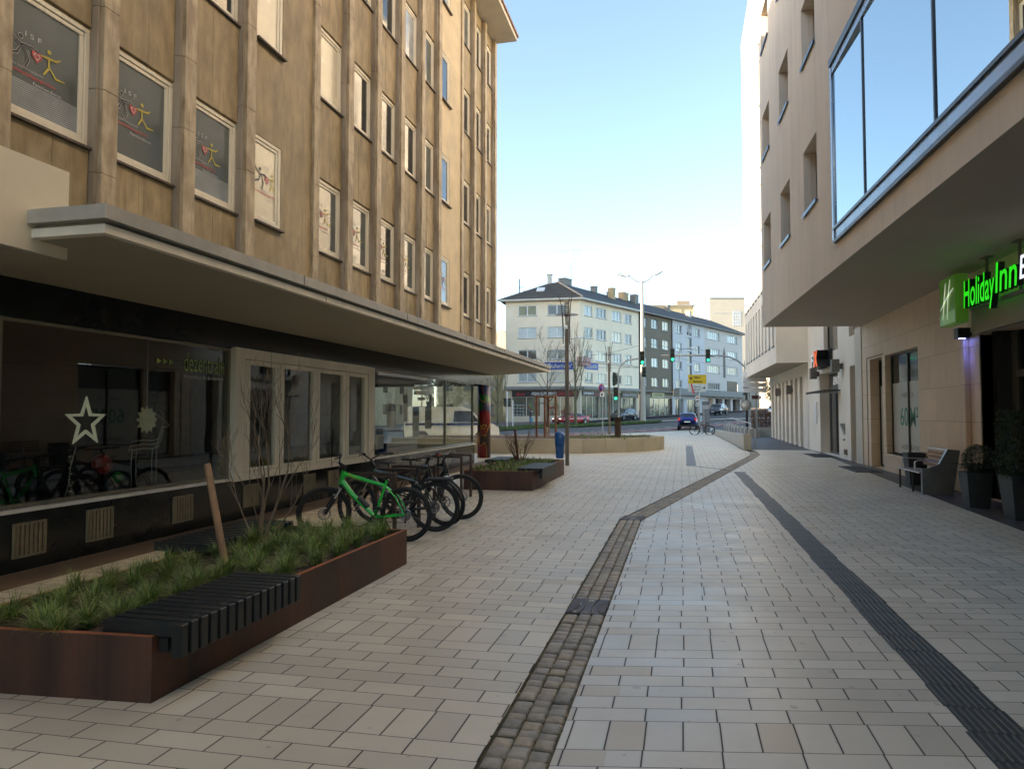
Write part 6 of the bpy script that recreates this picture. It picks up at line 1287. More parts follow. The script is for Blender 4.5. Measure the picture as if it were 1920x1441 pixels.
# ================================================================ VEHICLES
def carobj(lab, x, y, ang, paint, L, W_, H_, kind, group='cars on the far road', lights=True, cat='car'):
    t = thing('car', lab, cat, (x, y, gz(x, y)), ang, group)
    # stations: x, zbottom, belt, roof, halfwidth, roof halfwidth  (front is +x)
    if kind == 'coupe': S = [(-.5, .45, .70, .70, .80, .7), (-.47, .30, .92, .93, .92, .8), (-.36, .25, .96, 1.0, 1, .72), (-.22, .25, .94, 1.34, 1, .60), (-.05, .25, .92, 1.42, 1, .60), (.08, .25, .92, 1.36, 1, .62), (.22, .25, .92, .94, 1, .78), (.36, .25, .86, .87, .99, .8), (.47, .28, .74, .75, .92, .78), (.5, .38, .60, .60, .80, .7)]
    elif kind == 'suv': S = [(-.5, .5, .9, .95, .86, .7), (-.48, .32, 1.0, 1.30, .95, .70), (-.42, .28, 1.02, 1.56, 1, .70), (-.2, .28, 1.0, 1.66, 1, .74), (0, .28, 1.0, 1.66, 1, .74), (.1, .28, 1.0, 1.58, 1, .74), (.24, .28, 1.0, 1.04, 1, .84), (.38, .28, .96, .98, .99, .84), (.47, .32, .84, .85, .94, .8), (.5, .42, .66, .66, .84, .75)]
    else: S = [(-.5, .42, .80, .84, .88, .72), (-.485, .28, .98, 1.10, .96, .76), (-.44, .26, .98, 1.40, 1, .70), (-.25, .26, .96, 1.47, 1, .70), (0, .26, .94, 1.47, 1, .70), (.08, .26, .94, 1.40, 1, .70), (.24, .26, .94, .97, 1, .8), (.38, .26, .88, .90, .99, .8), (.47, .3, .76, .77, .93, .78), (.5, .4, .58, .58, .82, .7)]
    k = H_/max(s[3] for s in S); mb = MB(); gl = MB(); vs = []
    for (sx, zb, zw, zr, w_, wr_) in S:
        zb, zw, zr = zb*k, zw*k, zr*k; hw = W_/2; vs += [(sx*L, -hw*w_*.9, zb), (sx*L, -hw*w_, zb+(zw-zb)*.45), (sx*L, -hw*w_*.96, zw), (sx*L, -hw*wr_, max(zr-.05, zw)), (sx*L, -hw*wr_*.6, zr+.01), (sx*L, hw*wr_*.6, zr+.01), (sx*L, hw*wr_, max(zr-.05, zw)), (sx*L, hw*w_*.96, zw), (sx*L, hw*w_, zb+(zw-zb)*.45), (sx*L, hw*w_*.9, zb)]
    n = len(S); fs = [(i*10+j, i*10+(j+1) % 10, (i+1)*10+(j+1) % 10, (i+1)*10+j) for i in range(n-1) for j in range(10)]+[tuple(range(10)), tuple(range((n-1)*10, n*10))]
    mb.add(vs, fs, 0, True); body = mb.build('body', paint, t, None, False)
    Vv = [Vector(v) for v in vs]
    def patch(mb_, q, s, off=.012):
        c = sum((Vv[i] for i in q), Vector())/4; nrm = (Vv[q[1]]-Vv[q[0]]).cross(Vv[q[2]]-Vv[q[0]]).normalized(); 
        if nrm.dot(c-Vector((c.x*.5, 0, .8*k))) < 0: nrm = -nrm
        mb_.add([c+(Vv[i]-c)*s+nrm*off for i in q], [(0, 1, 2, 3)])
    for i in range(n-1):
        a, b = S[i], S[i+1]
        if a[3]-a[2] > .15 or b[3]-b[2] > .15:
            for q in ((i*10+2, i*10+3, (i+1)*10+3, (i+1)*10+2), (i*10+6, i*10+7, (i+1)*10+7, (i+1)*10+6)): patch(gl, q, .90)
            if abs(a[3]-b[3]) > .12: patch(gl, (i*10+4, i*10+5, (i+1)*10+5, (i+1)*10+4), .93); patch(gl, (i*10+3, i*10+4, (i+1)*10+4, (i+1)*10+3), .8); patch(gl, (i*10+5, i*10+6, (i+1)*10+6, (i+1)*10+5), .8)
    gl.build('windows', mat('car glass', (.02, .025, .03), .05, .1, 1, spec=1), t, None, False)
    r = .32*(1.1 if kind == 'suv' else 1)
    for sx in (-.31, .31):
        for sy in (-1, 1):
            c = (sx*L, sy*(W_/2-.10), r); Mw = Matrix.Translation(c) @ Matrix.Rotation(R(90), 4, 'X'); mb = MB(); mb.lathe([(r*.62, -.12), (r*.92, -.12), (r, -.09), (r, .09), (r*.92, .12), (r*.62, .12)], 24, 0, Mw); w = mb.build('wheel', RUB, t, None, False)
            mb = MB(); mb.lathe([(0, -.11), (r*.6, -.11), (r*.6, .11), (0, .11)], 16, 0, Mw)
            for q in range(5): a = 6.283*q/5; mb.tube([(c[0], c[1]+sy*.125, c[2]), (c[0]+r*.6*math.cos(a), c[1]+sy*.125, c[2]+r*.6*math.sin(a))], .03, 5, 1)
            mb.build('rim', [BLACK, ALU], w, None, False)
            mb = MB(); mb.lathe([(0, -.02), (r*1.14, -.02), (r*1.14, .02), (0, .02)], 20, 0, Matrix.Translation((c[0], sy*(W_/2-.012), r*1.02)) @ Matrix.Rotation(R(90), 4, 'X')); mb.build('wheel_arch', BLACK, t, None, False)
    fx = .485*L; TLY = .33 if kind == 'coupe' else .41
    for sy in (-1, 1):
        mb = MB(); mb.bbox(fx-.10, fx+.03, sy*W_*.34-.17, sy*W_*.34+.17, .60*k, .72*k, .03); mb.build('headlight', mat('lit headlight', (.6, .6, .6), .3, emit=(1, .92, .75), es=.5 if lights else 0), t, None, False)
        mb = MB(); mb.bbox(-.5*L-.005, -.455*L, sy*W_*TLY-.10, sy*W_*TLY+.085, .78*k, 1.04*k, .03); mb.build('tail_light', mat('red tail light', (.35, .02, .015), .3, emit=(1, .05, .03), es=.08), t, None, False)
        mb = MB(); mb.bbox(.10*L, .15*L, sy*(W_/2+.02)-.09, sy*(W_/2+.02)+.09, .93*k, 1.06*k, .02); mb.build('wing_mirror', paint, t, None, False)
    mb = MB(); mb.box(.497*L, .505*L+.01, -.26, .26, .40*k, .50*k); mb.box(-.51*L-.008, -.50*L, -.26, .26, .64*k, .75*k); mb.build('number_plate', WHITE, t, None, False)
    mb = MB(); mb.bbox(.47*L, .502*L, -.42, .42, .50*k, .64*k, .02); mb.bbox(.47*L, .500*L, -W_*.4, W_*.4, .26*k, .38*k, .02); mb.build('grille', BLACK, t, None, False); mb = MB(); mb.bbox(-.503*L, -.47*L, -W_*.42, W_*.42, .28*k, .46*k, .03); mb.build('bumper', BLACK, t, None, False)
    return t
cp = lambda n, c: mat(n, c, .22, .04, 2, spec=.6, coat=.8)
row = math.atan2(.898, .44)
carobj('red coupe driving left along the far carriageway behind the slim tree', -12.9, 84.5, row+R(180)-R(14), cp('red car paint', (.35, .015, .02)), 4.7, 1.85, 1.38, 'coupe')
carobj('black estate car driving left with its lights on, just left of the big lamp mast', -7.6, 96.0, row+R(180), cp('black car paint', (.012, .013, .018)), 4.8, 1.9, 1.62, 'suv')
carobj('blue small hatchback seen from behind waiting at the plaza edge', .55, 66.3, R(88), cp('blue car paint', (.015, .035, .24)), 4.0, 1.72, 1.5, 'hatch')
carobj('dark estate car with lights on, farther up the road under the yellow sign', 5.5, 116, row+R(180)+R(6), cp('dark blue black car paint', (.02, .024, .035)), 4.9, 1.95, 1.75, 'suv')
carobj('silver car partly hidden by the brown hedge at the right', 12.5, 104, row+R(200), cp('silver car paint', (.45, .47, .50)), 4.4, 1.8, 1.5, 'hatch')
# van
t = thing('van', 'white delivery van with a dark blue stripe, partly behind the painted pillar', 'van', (-12.3, 37.2, 0), R(22)); VP = cp('white van paint', (.84, .83, .76))
prof = [(-2.55, .35), (-2.58, 1.0), (-2.5, 1.92), (-2.3, 1.98), (.55, 1.96), (.95, 1.86), (1.55, 1.28), (2.25, 1.02), (2.5, .82), (2.55, .5), (2.5, .32), (1.95, .32), (1.9, .45), (1.7, .68), (1.4, .68), (1.2, .45), (1.15, .3), (-1.2, .3), (-1.25, .45), (-1.45, .68), (-1.75, .68), (-1.95, .45), (-2.0, .33)]
mb = MB(); n = len(prof); vs = []
for y, s in ((-.93, .94), (-.88, 1), (.88, 1), (.93, .94)): vs += [(x, (y if z < 1.1 else y*.93), z) for x, z in prof]
vs = []
for yy, sc in ((-.92, 1), (.92, 1)): vs += [(x, yy*(1 if z < 1.15 else .92), z) for x, z in prof]
mb.add(vs, [tuple(range(n))[::-1], tuple(range(n, 2*n))]+[(i, (i+1) % n, n+(i+1) % n, n+i) for i in range(n)]); mb.build('body', VP, t, None, False)
mb = MB()
for sy in (-1, 1):
    f = .935*sy; g = .86*sy; mb.add([(.05, f, 1.16), (1.42, f, 1.16), (.98, g*1.0, 1.72), (.10, g*1.0, 1.74)], [(0, 1, 2, 3)])
mb.add([(1.57, -.8, 1.29), (1.57, .8, 1.29), (.98, .76, 1.86), (.98, -.76, 1.86)], [(0, 1, 2, 3)]); mb.v = [v+Vector((.012 if abs(v.y) < .81 and v.x > .9 else 0, 0, .01)) for v in mb.v]; mb.build('windows', mat('car glass', ()), t, None, False)
mb = MB(); [mb.box(-2.5, 1.9, s*.93-.004, s*.93+.004, .98, 1.09) for s in (-1, 1)]; mb.build('blue_stripe', mat('van stripe blue', (.02, .05, .2), .4), t, None, False)
for sx in (-1.6, 1.55):
    for s in (-1, 1):
        Mw = Matrix.Translation((sx, s*.80, .33)) @ Matrix.Rotation(R(90), 4, 'X'); mb = MB(); mb.lathe([(.2, -.11), (.31, -.11), (.33, -.08), (.33, .08), (.31, .11), (.2, .11)], 24, 0, Mw); w = mb.build('wheel', RUB, t, None, False); mb = MB(); mb.lathe([(0, -.10), (.2, -.10), (.2, .10), (0, .10)], 16, 0, Mw); mb.build('rim', mat('dull wheel trim', (.3, .3, .3), .4, metal=.6), w, None, False)
mb = MB(); mb.box(2.42, 2.58, -.9, .9, .3, .55); mb.box(-2.6, -2.5, -.9, .9, .3, .55); mb.build('bumper', BLACK, t, None, False)
for s in (-1, 1): mb = MB(); mb.bbox(2.15, 2.50, s*.70-.14, s*.70+.16, .72, .92, .04); mb.build('headlight', mat('clear headlight', (.5, .5, .5), .2, spec=.8), t, None, False)

# ================================================================ PERSON
def person(x, y, z, ang):
    sk = [(0, 0, .95, .13), (0, 0, 1.15, .125), (0, .0, 1.36, .15), (0, 0, 1.47, .07), (0, .02, 1.56, .065), (.0, .02, 1.66, .10), (0, .02, 1.74, .075),
          (-.09, 0, .88, .095), (-.10, .09, .50, .065), (-.10, .02, .10, .05), (-.10, .14, .04, .045), (.09, 0, .88, .095), (.10, -.08, .50, .065), (.10, -.20, .12, .05), (.10, -.10, .05, .045),
          (-.19, 0, 1.38, .07), (-.25, -.02, 1.10, .052), (-.22, .08, .88, .04), (-.22, .11, .80, .035), (.19, 0, 1.38, .07), (.25, .0, 1.10, .052), (.25, .04, .86, .04), (.25, .06, .78, .035)]
    ed = [(0, 1), (1, 2), (2, 3), (3, 4), (4, 5), (5, 6), (0, 7), (7, 8), (8, 9), (9, 10), (0, 11), (11, 12), (12, 13), (13, 14), (2, 15), (15, 16), (16, 17), (17, 18), (2, 19), (19, 20), (20, 21), (21, 22)]
    for (hx, hy, hz, s) in ((-.22, .11, .80, -1), (.25, .06, .78, 1)):          # fingers
        b0 = 18 if s < 0 else 22
        for f in range(5):
            i = len(sk); dx = (-.024+f*.014) if f < 4 else 0; dy = .0 if f < 4 else .035
            sk.append((hx+dx*.6, hy+dy*.7+.008*f, hz-.05 if f < 4 else hz-.02, .011)); sk.append((hx+dx, hy+dy+.008*f+.01, hz-.085-.006*(f % 3) if f < 4 else hz-.05, .009)); ed += [(b0, i), (i, i+1)]
    me = bpy.data.meshes.new('person'); me.from_pydata([p[:3] for p in sk], ed, []); o = bpy.data.objects.new('person', me); COL.objects.link(o)
    m_ = o.modifiers.new('skin', 'SKIN'); sv_ = me.skin_vertices[0].data
    for i, p in enumerate(sk): sv_[i].radius = (p[3]*(1.15 if i in (1, 2) else 1), p[3]*(.8 if i in (0, 1, 2) else 1))
    sv_[0].use_root = True; s = o.modifiers.new('sub', 'SUBSURF'); s.levels = 2; s.render_levels = 2
    bpy.context.view_layer.update(); m2 = bpy.data.meshes.new_from_object(o.evaluated_get(bpy.context.evaluated_depsgraph_get())); o.modifiers.clear(); o.data = m2
    for mt in (mat('dark jacket', (.035, .03, .035), .8), mat('blue jeans', (.05, .13, .26), .85), mat('skin', (.42, .25, .18), .6), mat('dark shoes', (.03, .03, .03), .5)): m2.materials.append(mt)
    for p in m2.polygons:
        c = p.center; p.use_smooth = True
        p.material_index = 3 if c.z < .12 else 1 if c.z < .86 and abs(c.x) < .19 else 2 if c.z > 1.50 or (c.z < .86) else 0
    o.location = (x, y, z); o.rotation_euler = (0, 0, ang); tag(o, 'person in a dark jacket and blue jeans walking past the shop window at the corner', 'person')
    ROOT[o] = Matrix.Identity(4); mb = MB(); mb.lathe([(.0, -.10), (.10, -.08), (.115, 0), (.10, .07), (.0, .11)], 14, 0, Matrix.Translation((0, -.01, 1.70))); mb.build('hair', mat('dark hair', (.03, .022, .018), .8), o, None, False)
    mb = MB(); mb.lathe([(.02, 0), (.022, .03), (.0, .035)], 8, 0, Matrix.Translation((0, .12, 1.645)) @ Matrix.Rotation(R(-90), 4, 'X')); mb.build('nose', mat('skin', ()), o, None, False)
    return o
pz = gz(-18.2, 83.3)+.1
person(-18.1, 85.6, pz+.1, R(100))
t = thing('shopping_bag', 'light blue shopping bag carried by the walking person', 'bag', (-17.9, 85.5, pz+.4)); mb = MB(); mb.add([(-18.05, 85.2, pz+.35), (-17.75, 85.2, pz+.35), (-17.75, 85.4, pz+.35), (-18.05, 85.4, pz+.35), (-18.02, 85.24, pz+.78), (-17.78, 85.24, pz+.78), (-17.78, 85.36, pz+.78), (-18.02, 85.36, pz+.78)], [(0, 1, 5, 4), (1, 2, 6, 5), (2, 3, 7, 6), (3, 0, 4, 7), (3, 2, 1, 0)]); mb.build('bag_body', mat('light blue bag', (.10, .30, .45), .7), t); mb = MB(); mb.tube([(-18.0, 85.3, pz+.78), (-17.9, 85.3, pz+.92), (-17.8, 85.3, pz+.78)], .012, 5); mb.build('handles', BLACK, t)

# ================================================================ TRAFFIC LIGHTS, MAST, SIGNS
LITG = mat('lit green lens', (.0, .5, .25), .4, emit=(.05, 1, .45), es=.35); UNL = mat('unlit lens', (.03, .025, .02), .3)
HOUS = mat('dark green signal housing', (.012, .028, .018), .5)
def sighead(par, x, y, z, ang, h=.92, lit=2, arrow=False):
    T = Matrix.Translation((x, y, z)) @ Matrix.Rotation(ang, 4, 'Z'); mb = MB(); mb.bbox(-.15, .15, -.02, .16, 0, h, .02, 0, T)
    for k in range(3):
        zc = h*(.83-.33*k); P = [(math.cos(a)*.13, -.02, zc+math.sin(a)*.13) for a in [R(-20+22*i) for i in range(11)]]; Q = [(p[0]*.95, -.20, p[2]-.02) for p in P]; mb.add(P+Q, [(i, i+1, 12+i-1+0, 11+i) for i in range(10)], 0, True, T)
    hd = mb.build('signal_head', HOUS, par)
    for k in range(3): mb = MB(); mb.lathe([(0, 0), (.105, 0), (.105, .01), (0, .02)], 20, 0, T @ Matrix.Translation((0, -.022, h*(.83-.33*k))) @ Matrix.Rotation(R(90), 4, 'X')); mb.build('lens', LITG if k == lit else UNL, hd)
    return hd
t = thing('traffic_light', 'traffic signal post whose curved arm holds a green light before the big mast', 'traffic light', (-4.2, 48.9, 0))
mb = MB(); mb.tube([(-4.18, 48.9, -.05), (-4.18, 48.9, 4.4), (-4.05, 48.93, 4.85), (-3.6, 49.0, 5.25), (-2.72, 49.12, 5.36)], .055, 8); mb.build('pole', GALV, t)
sighead(t, -2.57, 49.0, 4.92, R(12)); sighead(t, -4.36, 48.78, 2.48, R(10)); sighead(t, -4.42, 48.95, 3.5, R(95), lit=5)
t = thing('traffic_light', 'long curved signal arm from the right carrying two signal heads over the road', 'traffic light', (4.6, 52.4, 0))
mb = MB(); mb.tube([(-1.36, 50.95, 5.68), (1.9, 51.75, 5.68), (2.8, 51.95, 5.66), (3.4, 52.1, 5.55), (3.9, 52.2, 5.3), (4.35, 52.33, 4.9), (4.62, 52.4, 4.3), (4.68, 52.42, 3.4), (4.68, 52.42, -.05)], .06, 8); mb.build('arm', GALV, t)
sighead(t, -.58, 51.0, 5.24, R(10)); sighead(t, 1.85, 51.6, 5.2, R(10), lit=2); sighead(t, 4.4, 52.2, 2.9, R(60), lit=5)
t = thing('traffic_light', 'small grey signal head hung on the wires left of the big mast', 'traffic light', (-3.2, 66, 6)); sighead(t, -3.3, 66, 4.95, R(30), .9, 5); mb = MB(); mb.tube([(-9, 60, 6.1), (-3.3, 66, 5.7), (-4.6, 89, 7.2)], .018, 4); mb.tube([(-12.5, 79, 7.6), (-3.3, 66, 5.85)], .012, 4); mb.build('span_wire', STEELD, t)
t = thing('traffic_light', 'signal post with unlit heads beside the left bare tree', 'traffic light', (-18.7, 76, .1)); z0 = gz(-18.7, 76); mb = MB(); mb.tube([(-18.7, 76, z0), (-18.7, 76, z0+4.0)], .06, 8); mb.tube([(-18.0, 75.8, z0), (-18.0, 75.8, z0+3.0)], .05, 8); mb.build('pole', WHITE, t); sighead(t, -18.95, 75.9, z0+2.3, R(-60), .95, 5); sighead(t, -18.35, 75.9, z0+2.3, R(70), .95, 5)
# wires
t = thing('overhead_wires', 'thin overhead wires strung across the road from the mast', 'wires', (-4.6, 89, 7))
for a, b in (((-4.6, 89.2, 10.2), (-13.6, 96, 9.4)), ((-4.6, 89.2, 7.4), (-14.5, 80, 7.4)), ((-4.6, 89.2, 10.4), (6, 110, 11.0)), ((-4.6, 89.2, 9.6), (9, 120, 9.0)), ((-4.6, 89.2, 12.0), (-1.0, 105, 14))):
    mb = MB(); A, B = Vector(a), Vector(b); mb.tube([A.lerp(B, u)-Vector((0, 0, 1.2*u*(1-u))) for u in [i/8 for i in range(9)]], .02, 4); mb.build('wire', STEELD, t)
t = thing('lamp_mast', 'very tall thick concrete lamp mast with two curved lamp arms on the grass median', 'street lamp', (-4.66, 89.5, .6)); CM = mat('pale concrete mast', (.42, .385, .33), .7, .06, 2)
mb = MB(); mb.lathe([(.36, -.1), (.33, .4), (.28, 8), (.22, 13), (.16, 17.5), (.0, 17.55)], 20, 0, Matrix.Translation((-4.66, 89.5, .6))); mb.build('mast', CM, t)
for s, (dx, dz) in ((-1, (-2.1, 1.5)), (1, (1.8, 1.75))):
    mb = MB(); mb.tube([(-4.66, 89.5, 17.9), (-4.66+dx*.25, 89.5, 18.05), (-4.66+dx*.6, 89.5, 18.5), (-4.66+dx*.85, 89.5, 18.9+dz*.1)], .08, 6); mb.build('lamp_arm', GALV, t)
    mb = MB(); e = Vector((-4.66+dx*.8, 89.5, 18.85)); d = Vector((dx*.5, 0, .42 if s > 0 else .28)); mb.tube([e, e+d*.5, e+d*1.25], [.16, .26, .17], 8, smooth=True); mb.build('lamp_head', WHITE, t)
for k, (x, y, h, dx, lab) in enumerate([(-12.5, 80, 10.0, 1.7, 'slim street lamp with one arm standing behind the near lamp post'), (-.2, 93, 9.2, 2.1, 'slim street lamp with one arm in front of the light grey house'), (9.8, 118, 8.5, 0, 'thin grey pole in front of the arcade house')]):
    t = thing('street_lamp', lab, 'street lamp', (x, y, gz(x, y))); z0 = gz(x, y); mb = MB(); mb.tube([(x, y, z0), (x, y, z0+h)], .07, 6); mb.build('pole', WHITE if k == 0 else GALV, t)
    if dx: mb = MB(); mb.tube([(x, y, z0+h-.2), (x+dx*.7, y+.3, z0+h)], .04, 5); mb.build('arm', GALV, t); mb = MB(); mb.tube([(x+dx*.65, y+.3, z0+h-.02), (x+dx, y+.4, z0+h+.04)], [.10, .12], 6); mb.build('lamp_head', WHITE, t)
t = thing('no_stopping_sign', 'round blue and red traffic sign with a white plate below on a thin pole', 'traffic sign', (-5.4, 49.7, 0)); mb = MB(); mb.tube([(-5.38, 49.75, -.05), (-5.38, 49.75, 3.7)], .045, 8); mb.build('pole', GALV, t)
T = Matrix.Translation((-5.42, 49.68, 3.40)) @ Matrix.Rotation(R(48), 4, 'Z') @ Matrix.Rotation(R(90), 4, 'X'); mb = MB(); mb.lathe([(0, -.006), (.27, -.006), (.27, .006), (0, .006)], 28, 0, T); mb.build('sign_disc', SRD, t); mb = MB(); mb.lathe([(0, .007), (.22, .007), (0, .0075)], 28, 0, T); mb.build('sign_face', mat('sign blue', (.02, .04, .35), .5), t)
mb = MB(); mb.box(-.03, .03, -.22, .22, .008, .010, 0, T @ Matrix.Rotation(R(45), 4, 'Z')); mb.build('red_bar', SRD, t); mb = MB(); mb.box(-5.54, -5.24, 49.66, 49.68, 2.78, 3.08); mb.build('plate', WHITE, t)
mb = MB(); mb.box(-5.46, -5.36, 49.652, 49.659, 2.84, 3.02); mb.box(-5.36, -5.30, 49.652, 49.659, 2.90, 2.95); mb.build('pictogram', BLACK, t)
# direction sign
t = thing('direction_sign', 'yellow and white direction signs on a grey pole, red tape across the lower one', 'road sign', (1.35, 59.3, 0)); YB = mat('yellow sign sheet', (.62, .42, .012), .5, .04, 2); DX = Vector((1.41, .34, .02)).normalized()
mb = MB(); mb.tube([(1.35, 59.42, -.05), (1.35, 59.42, 3.9)], .09, 8); mb.build('pole', GALV, t)
def board(z0, z1, m_, nm, w=1.46, zt=.0, y=59.10): mb = MB(); mb.box(0, w, -.02, .02, 0, z1-z0, 0, Matrix(((DX.x, -DX.y, 0, .55), (DX.y, DX.x, 0, y), (0, 0, 1, z0), (0, 0, 0, 1)))); mb.build(nm, m_, t)
board(4.0, 4.74, YB, 'yellow_board'); board(3.36, 3.98, mat('white sign sheet', (.62, .64, .62), .5), 'white_board')
def tx(s, u, z, w, h, m_): text(s, tframe((.55+DX.x*u+.02, 59.10+DX.y*u-.05, z), (DX.x, DX.y, 0)), w, h, m_, 'sign_lettering', t, .003, .012)
tx('Velbert', .42, 4.44, .55, .17, BLACK); tx('Dortmund', .40, 4.12, .72, .16, BLACK); tx('Zentrum', .45, 3.72, .5, .12, BLACK); tx('Bahnhof', .45, 3.48, .5, .12, BLACK)
mb = MB(); o_ = Vector((.55, 59.04, 0))
def bpt(u, z): return (o_.x+DX.x*u, o_.y+DX.y*u, z)
mb.add([bpt(.20, 4.25), bpt(.24, 4.25), bpt(.24, 4.52), bpt(.20, 4.52)], [(0, 1, 2, 3)]); mb.add([bpt(.10, 4.40), bpt(.34, 4.40), bpt(.22, 4.60)], [(0, 1, 2)]); mb.add([bpt(1.12, 3.66), bpt(1.28, 3.66), bpt(1.28, 3.70), bpt(1.12, 3.70)], [(0, 1, 2, 3)]); mb.add([bpt(1.26, 3.56), bpt(1.38, 3.68), bpt(1.26, 3.80)], [(0, 1, 2)]); mb.build('arrow', BLACK, t)
mb = MB(); mb.add([bpt(.20, 3.98), bpt(.30, 3.98), bpt(.50, 3.20), bpt(.38, 3.18)], [(0, 1, 2, 3)]); mb.build('red_tape', mat('red tape', (.6, .03, .02), .5), t)
for z0, z1, m_ in ((2.76, 3.02, mat('white sign sheet', ())), (2.46, 2.74, mat('white sign sheet', ())), (2.2, 2.42, mat('white sign sheet', ()))): mb = MB(); mb.box(1.1, 1.42, 59.15, 59.17, z0, z1, 0); mb.box(1.14, 1.38, 59.14, 59.149, z0+.08, z1-.1, 1); mb.build('small_plate', [m_, SRD if z0 > 2.7 else BLACK], t)
mb = MB(); mb.bbox(1.42, 1.62, 59.1, 59.3, .95, 1.45, .02); mb.build('sticker_box', mat('pale blue box', (.45, .55, .62), .5), t)
t = thing('info_stele', 'grey information post with white lettering standing behind the leaning bicycle', 'information post', (1.9, 59.4, 0)); mb = MB(); mb.bbox(1.62, 2.2, 59.3, 59.5, -.02, 2.58, .01); mb.build('panel', mat('slate grey panel', (.13, .14, .16), .45, .06, 2), t)
mb = MB(); mb.box(1.64, 2.18, 59.29, 59.299, 1.95, 2.28); mb.build('white_header', mat('light grey header', (.42, .40, .40), .5), t); mb = MB(); [mb.box(1.9, 2.15, 59.29, 59.298, 1.0+.13*k, 1.02+.13*k) for k in range(7)]; mb.build('text_lines', WT, t)
text('INFORMATION', Matrix(((0, 1, 0, 1.69), (0, 0, -1, 59.29), (1, 0, 0, .7), (0, 0, 0, 1))) , 1.2, .12, WT, 'lettering', t, .003, .01)
# white panels at the right
t = thing('direction_sign', 'stack of four blank white sign panels above a small brown sign', 'road sign', (4.5, 47.3, 0)); DX2 = Vector((1.46, .41, 0)).normalized()
for k in range(4): mb = MB(); mb.box(0, 1.50, -.03, .03, 0, .29, 0, Matrix(((DX2.x, -DX2.y, 0, 3.80), (DX2.y, DX2.x, 0, 47.05), (0, 0, 1, 2.93+k*.335), (0, 0, 0, 1)))); mb.build('white_panel', mat('white panel sheet', (.88, .90, .92), .35, .03, 1), t)
mb = MB(); mb.box(.45, 1.05, -.03, .03, 0, .22, 0, Matrix(((DX2.x, -DX2.y, 0, 3.90), (DX2.y, DX2.x, 0, 47.05), (0, 0, 1, 2.52), (0, 0, 0, 1)))); mb.box(.86, 1.05, -.034, -.03, .02, .2, 1, Matrix(((DX2.x, -DX2.y, 0, 3.90), (DX2.y, DX2.x, 0, 47.05), (0, 0, 1, 2.52), (0, 0, 0, 1)))); mb.build('brown_board', [mat('brown sign sheet', (.10, .03, .025), .5), WHITE], t)
mb = MB(); mb.tube([(4.62, 47.4, -.05), (4.62, 47.4, 4.2)], .06, 8); mb.build('pole', GALV, t); mb = MB(); mb.tube([(4.05, 47.6, -.05), (4.05, 47.6, 3.0)], .08, 8); mb.build('pole', STEELD, t)
t = thing('mirror_disc', 'round pale traffic mirror on the dark pole beside the brown hedge', 'mirror', (4.05, 47.5, 2.2)); mb = MB(); T = Matrix.Translation((4.0, 47.5, 2.15)) @ Matrix.Rotation(R(90), 4, 'X'); mb.lathe([(0, .0), (.33, 0), (.33, .03), (0, .06)], 24, 0, T); mb.build('disc', mat('hazy mirror', (.5, .48, .42), .45, .1, 2), t); mb = MB(); mb.torus((4.0, 47.47, 2.15), .33, .018, 28, 6); mb.build('ring', GALV, t)

# ================================================================ RAMP WALL, HEDGE, RAILS
t = thing('ramp_wall', 'low pale stone ramp wall running away towards the road with a square end block', 'low wall', (2.85, 33.3, 0)); WS = mat('pale stone wall', (.50, .48, .43), .7, .06, 2); mb = MB()
mb.add([(2.68, 33.3, -.02), (2.40, 57, -.02), (2.40, 57, .36), (2.68, 33.3, .66), (2.9, 33.3, -.02), (2.65, 57, -.02), (2.65, 57, .36), (2.9, 33.3, .66)], [(0, 1, 2, 3), (4, 7, 6, 5), (3, 2, 6, 7), (0, 3, 7, 4), (1, 5, 6, 2)]); mb.build('wall', WS, t); mb = MB(); mb.bbox(2.66, 2.98, 32.95, 33.3, -.02, .70, .008); mb.build('end_block', BEDS[0], t)
t = thing('bicycle_rack', 'row of small chrome hoops behind the low ramp wall', 'bicycle rack', (3.2, 36, 0))
for k in range(9):
    y = 34.5+k*1.5; x = 3.0-(k*.05); mb = MB(); mb.tube([(x, y, .02), (x, y, .82), (x+.06, y, .92), (x+.22, y, .92), (x+.28, y, .82), (x+.28, y, .02)], .028, 8); mb.build('hoop', ALU, t)
mb = MB(); mb.tube([(3.0, 34.2, .05), (2.6, 47, .05)], .03, 6); mb.build('base_rail', GALV, t)
t = thing('handrail', 'bent steel handrail sloping down behind the low ramp wall', 'handrail', (4.0, 44, 0)); mb = MB(); mb.tube([(2.9, 50, 0), (2.9, 50, 1.25), (3.2, 49.2, 1.3), (4.1, 45.5, 1.0), (4.1, 45.5, 0)], .03, 8); mb.build('rail', ALU, t); mb = MB(); mb.tube([(3.5, 48, 0), (3.5, 48, 1.17)], .025, 6); mb.build('post', ALU, t)
t = thing('hedge_planter', 'low pale wall with a clipped red brown winter beech hedge beside the fin wall', 'hedge', (5.2, 49.5, 0)); mb = MB(); mb.box(4.95, 8.5, 49.8, 50.1, -.05, .68); mb.box(4.15, 4.95, 48.9, 49.15, -.05, .60); mb.box(4.93, 5.05, 49.15, 49.8, -.05, .62); mb.box(4.9, 8.5, 50.9, 51.1, -.05, .6); mb.build('wall', mat('grey stone wall', (.40, .385, .34), .7, .08, 2), t)
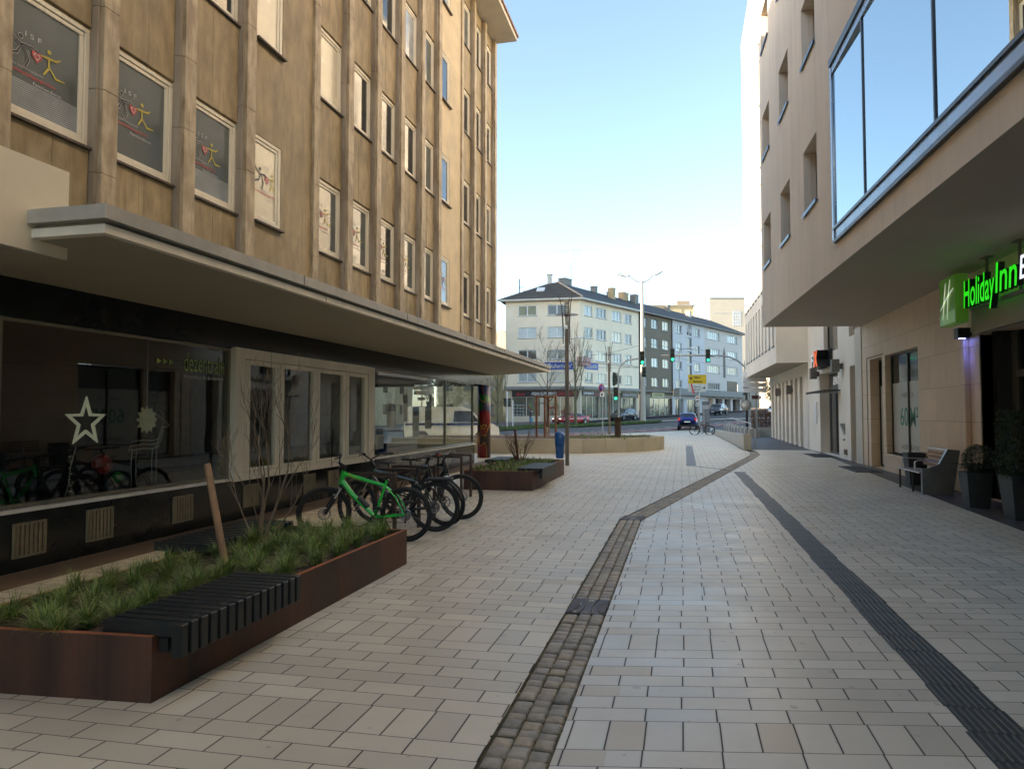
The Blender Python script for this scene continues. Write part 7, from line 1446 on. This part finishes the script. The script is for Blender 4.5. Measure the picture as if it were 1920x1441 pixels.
mb = MB(); rnd = random.Random(71)
for i in range(9000):
    p = Vector((rnd.uniform(4.55, 8.6), rnd.uniform(50.1, 50.85), rnd.uniform(.55, 1.78)+rnd.uniform(-.05, .05))); a = Vector((rnd.gauss(0, 1), rnd.gauss(0, 1), rnd.gauss(0, 1))).normalized()*.04; b = Vector((rnd.gauss(0, 1), rnd.gauss(0, 1), rnd.gauss(0, 1))).normalized()*.025; mb.add([p-a, p+b, p+a, p-b], [(0, 1, 2, 3)], rnd.randrange(3))
for i in range(60): x = rnd.uniform(4.6, 8.5); mb.tube([(x, 50.5, .5), (x+rnd.uniform(-.1, .1), 50.5+rnd.uniform(-.2, .2), 1.8)], .012, 3, 2)
mb.build('leaves', [mat('brown beech leaf', (.20, .08, .03), .7), mat('tan beech leaf', (.28, .14, .06), .7), mat('dark hedge twig', (.07, .04, .025), .8)], t)
t = thing('evergreen_trees', 'sunlit yellow green trees beyond the white sign panels', 'trees', (22, 118, 2)); mb = MB(); rnd = random.Random(81)
for i in range(7000):
    c = rnd.choice([(16, 118, 5.5, 3.5), (21, 121, 6, 4), (27, 118, 5, 4)]); a_, b_ = rnd.random()*6.28, rnd.random()*3.14; r_ = rnd.uniform(.6, 1)*c[3]; p = Vector((c[0]+r_*math.sin(b_)*math.cos(a_), c[1]+r_*math.sin(b_)*math.sin(a_), c[2]+r_*math.cos(b_)*.9)); a = Vector((rnd.gauss(0, 1), rnd.gauss(0, 1), rnd.gauss(0, 1))).normalized()*.22; b = Vector((rnd.gauss(0, 1), rnd.gauss(0, 1), rnd.gauss(0, 1))).normalized()*.14; mb.add([p-a, p+b, p+a, p-b], [(0, 1, 2, 3)], rnd.randrange(2))
mb.build('crown', [mat('yellow green leaf', (.16, .15, .04), .7), mat('dull green leaf', (.08, .09, .03), .7)], t); mb = MB(); [mb.tube([(x, y, 1), (x, y, 6)], .2, 6) for x, y in ((16, 118), (21, 121), (27, 118))]; mb.build('trunk', BARK, t)
print('objects', len(bpy.data.objects))
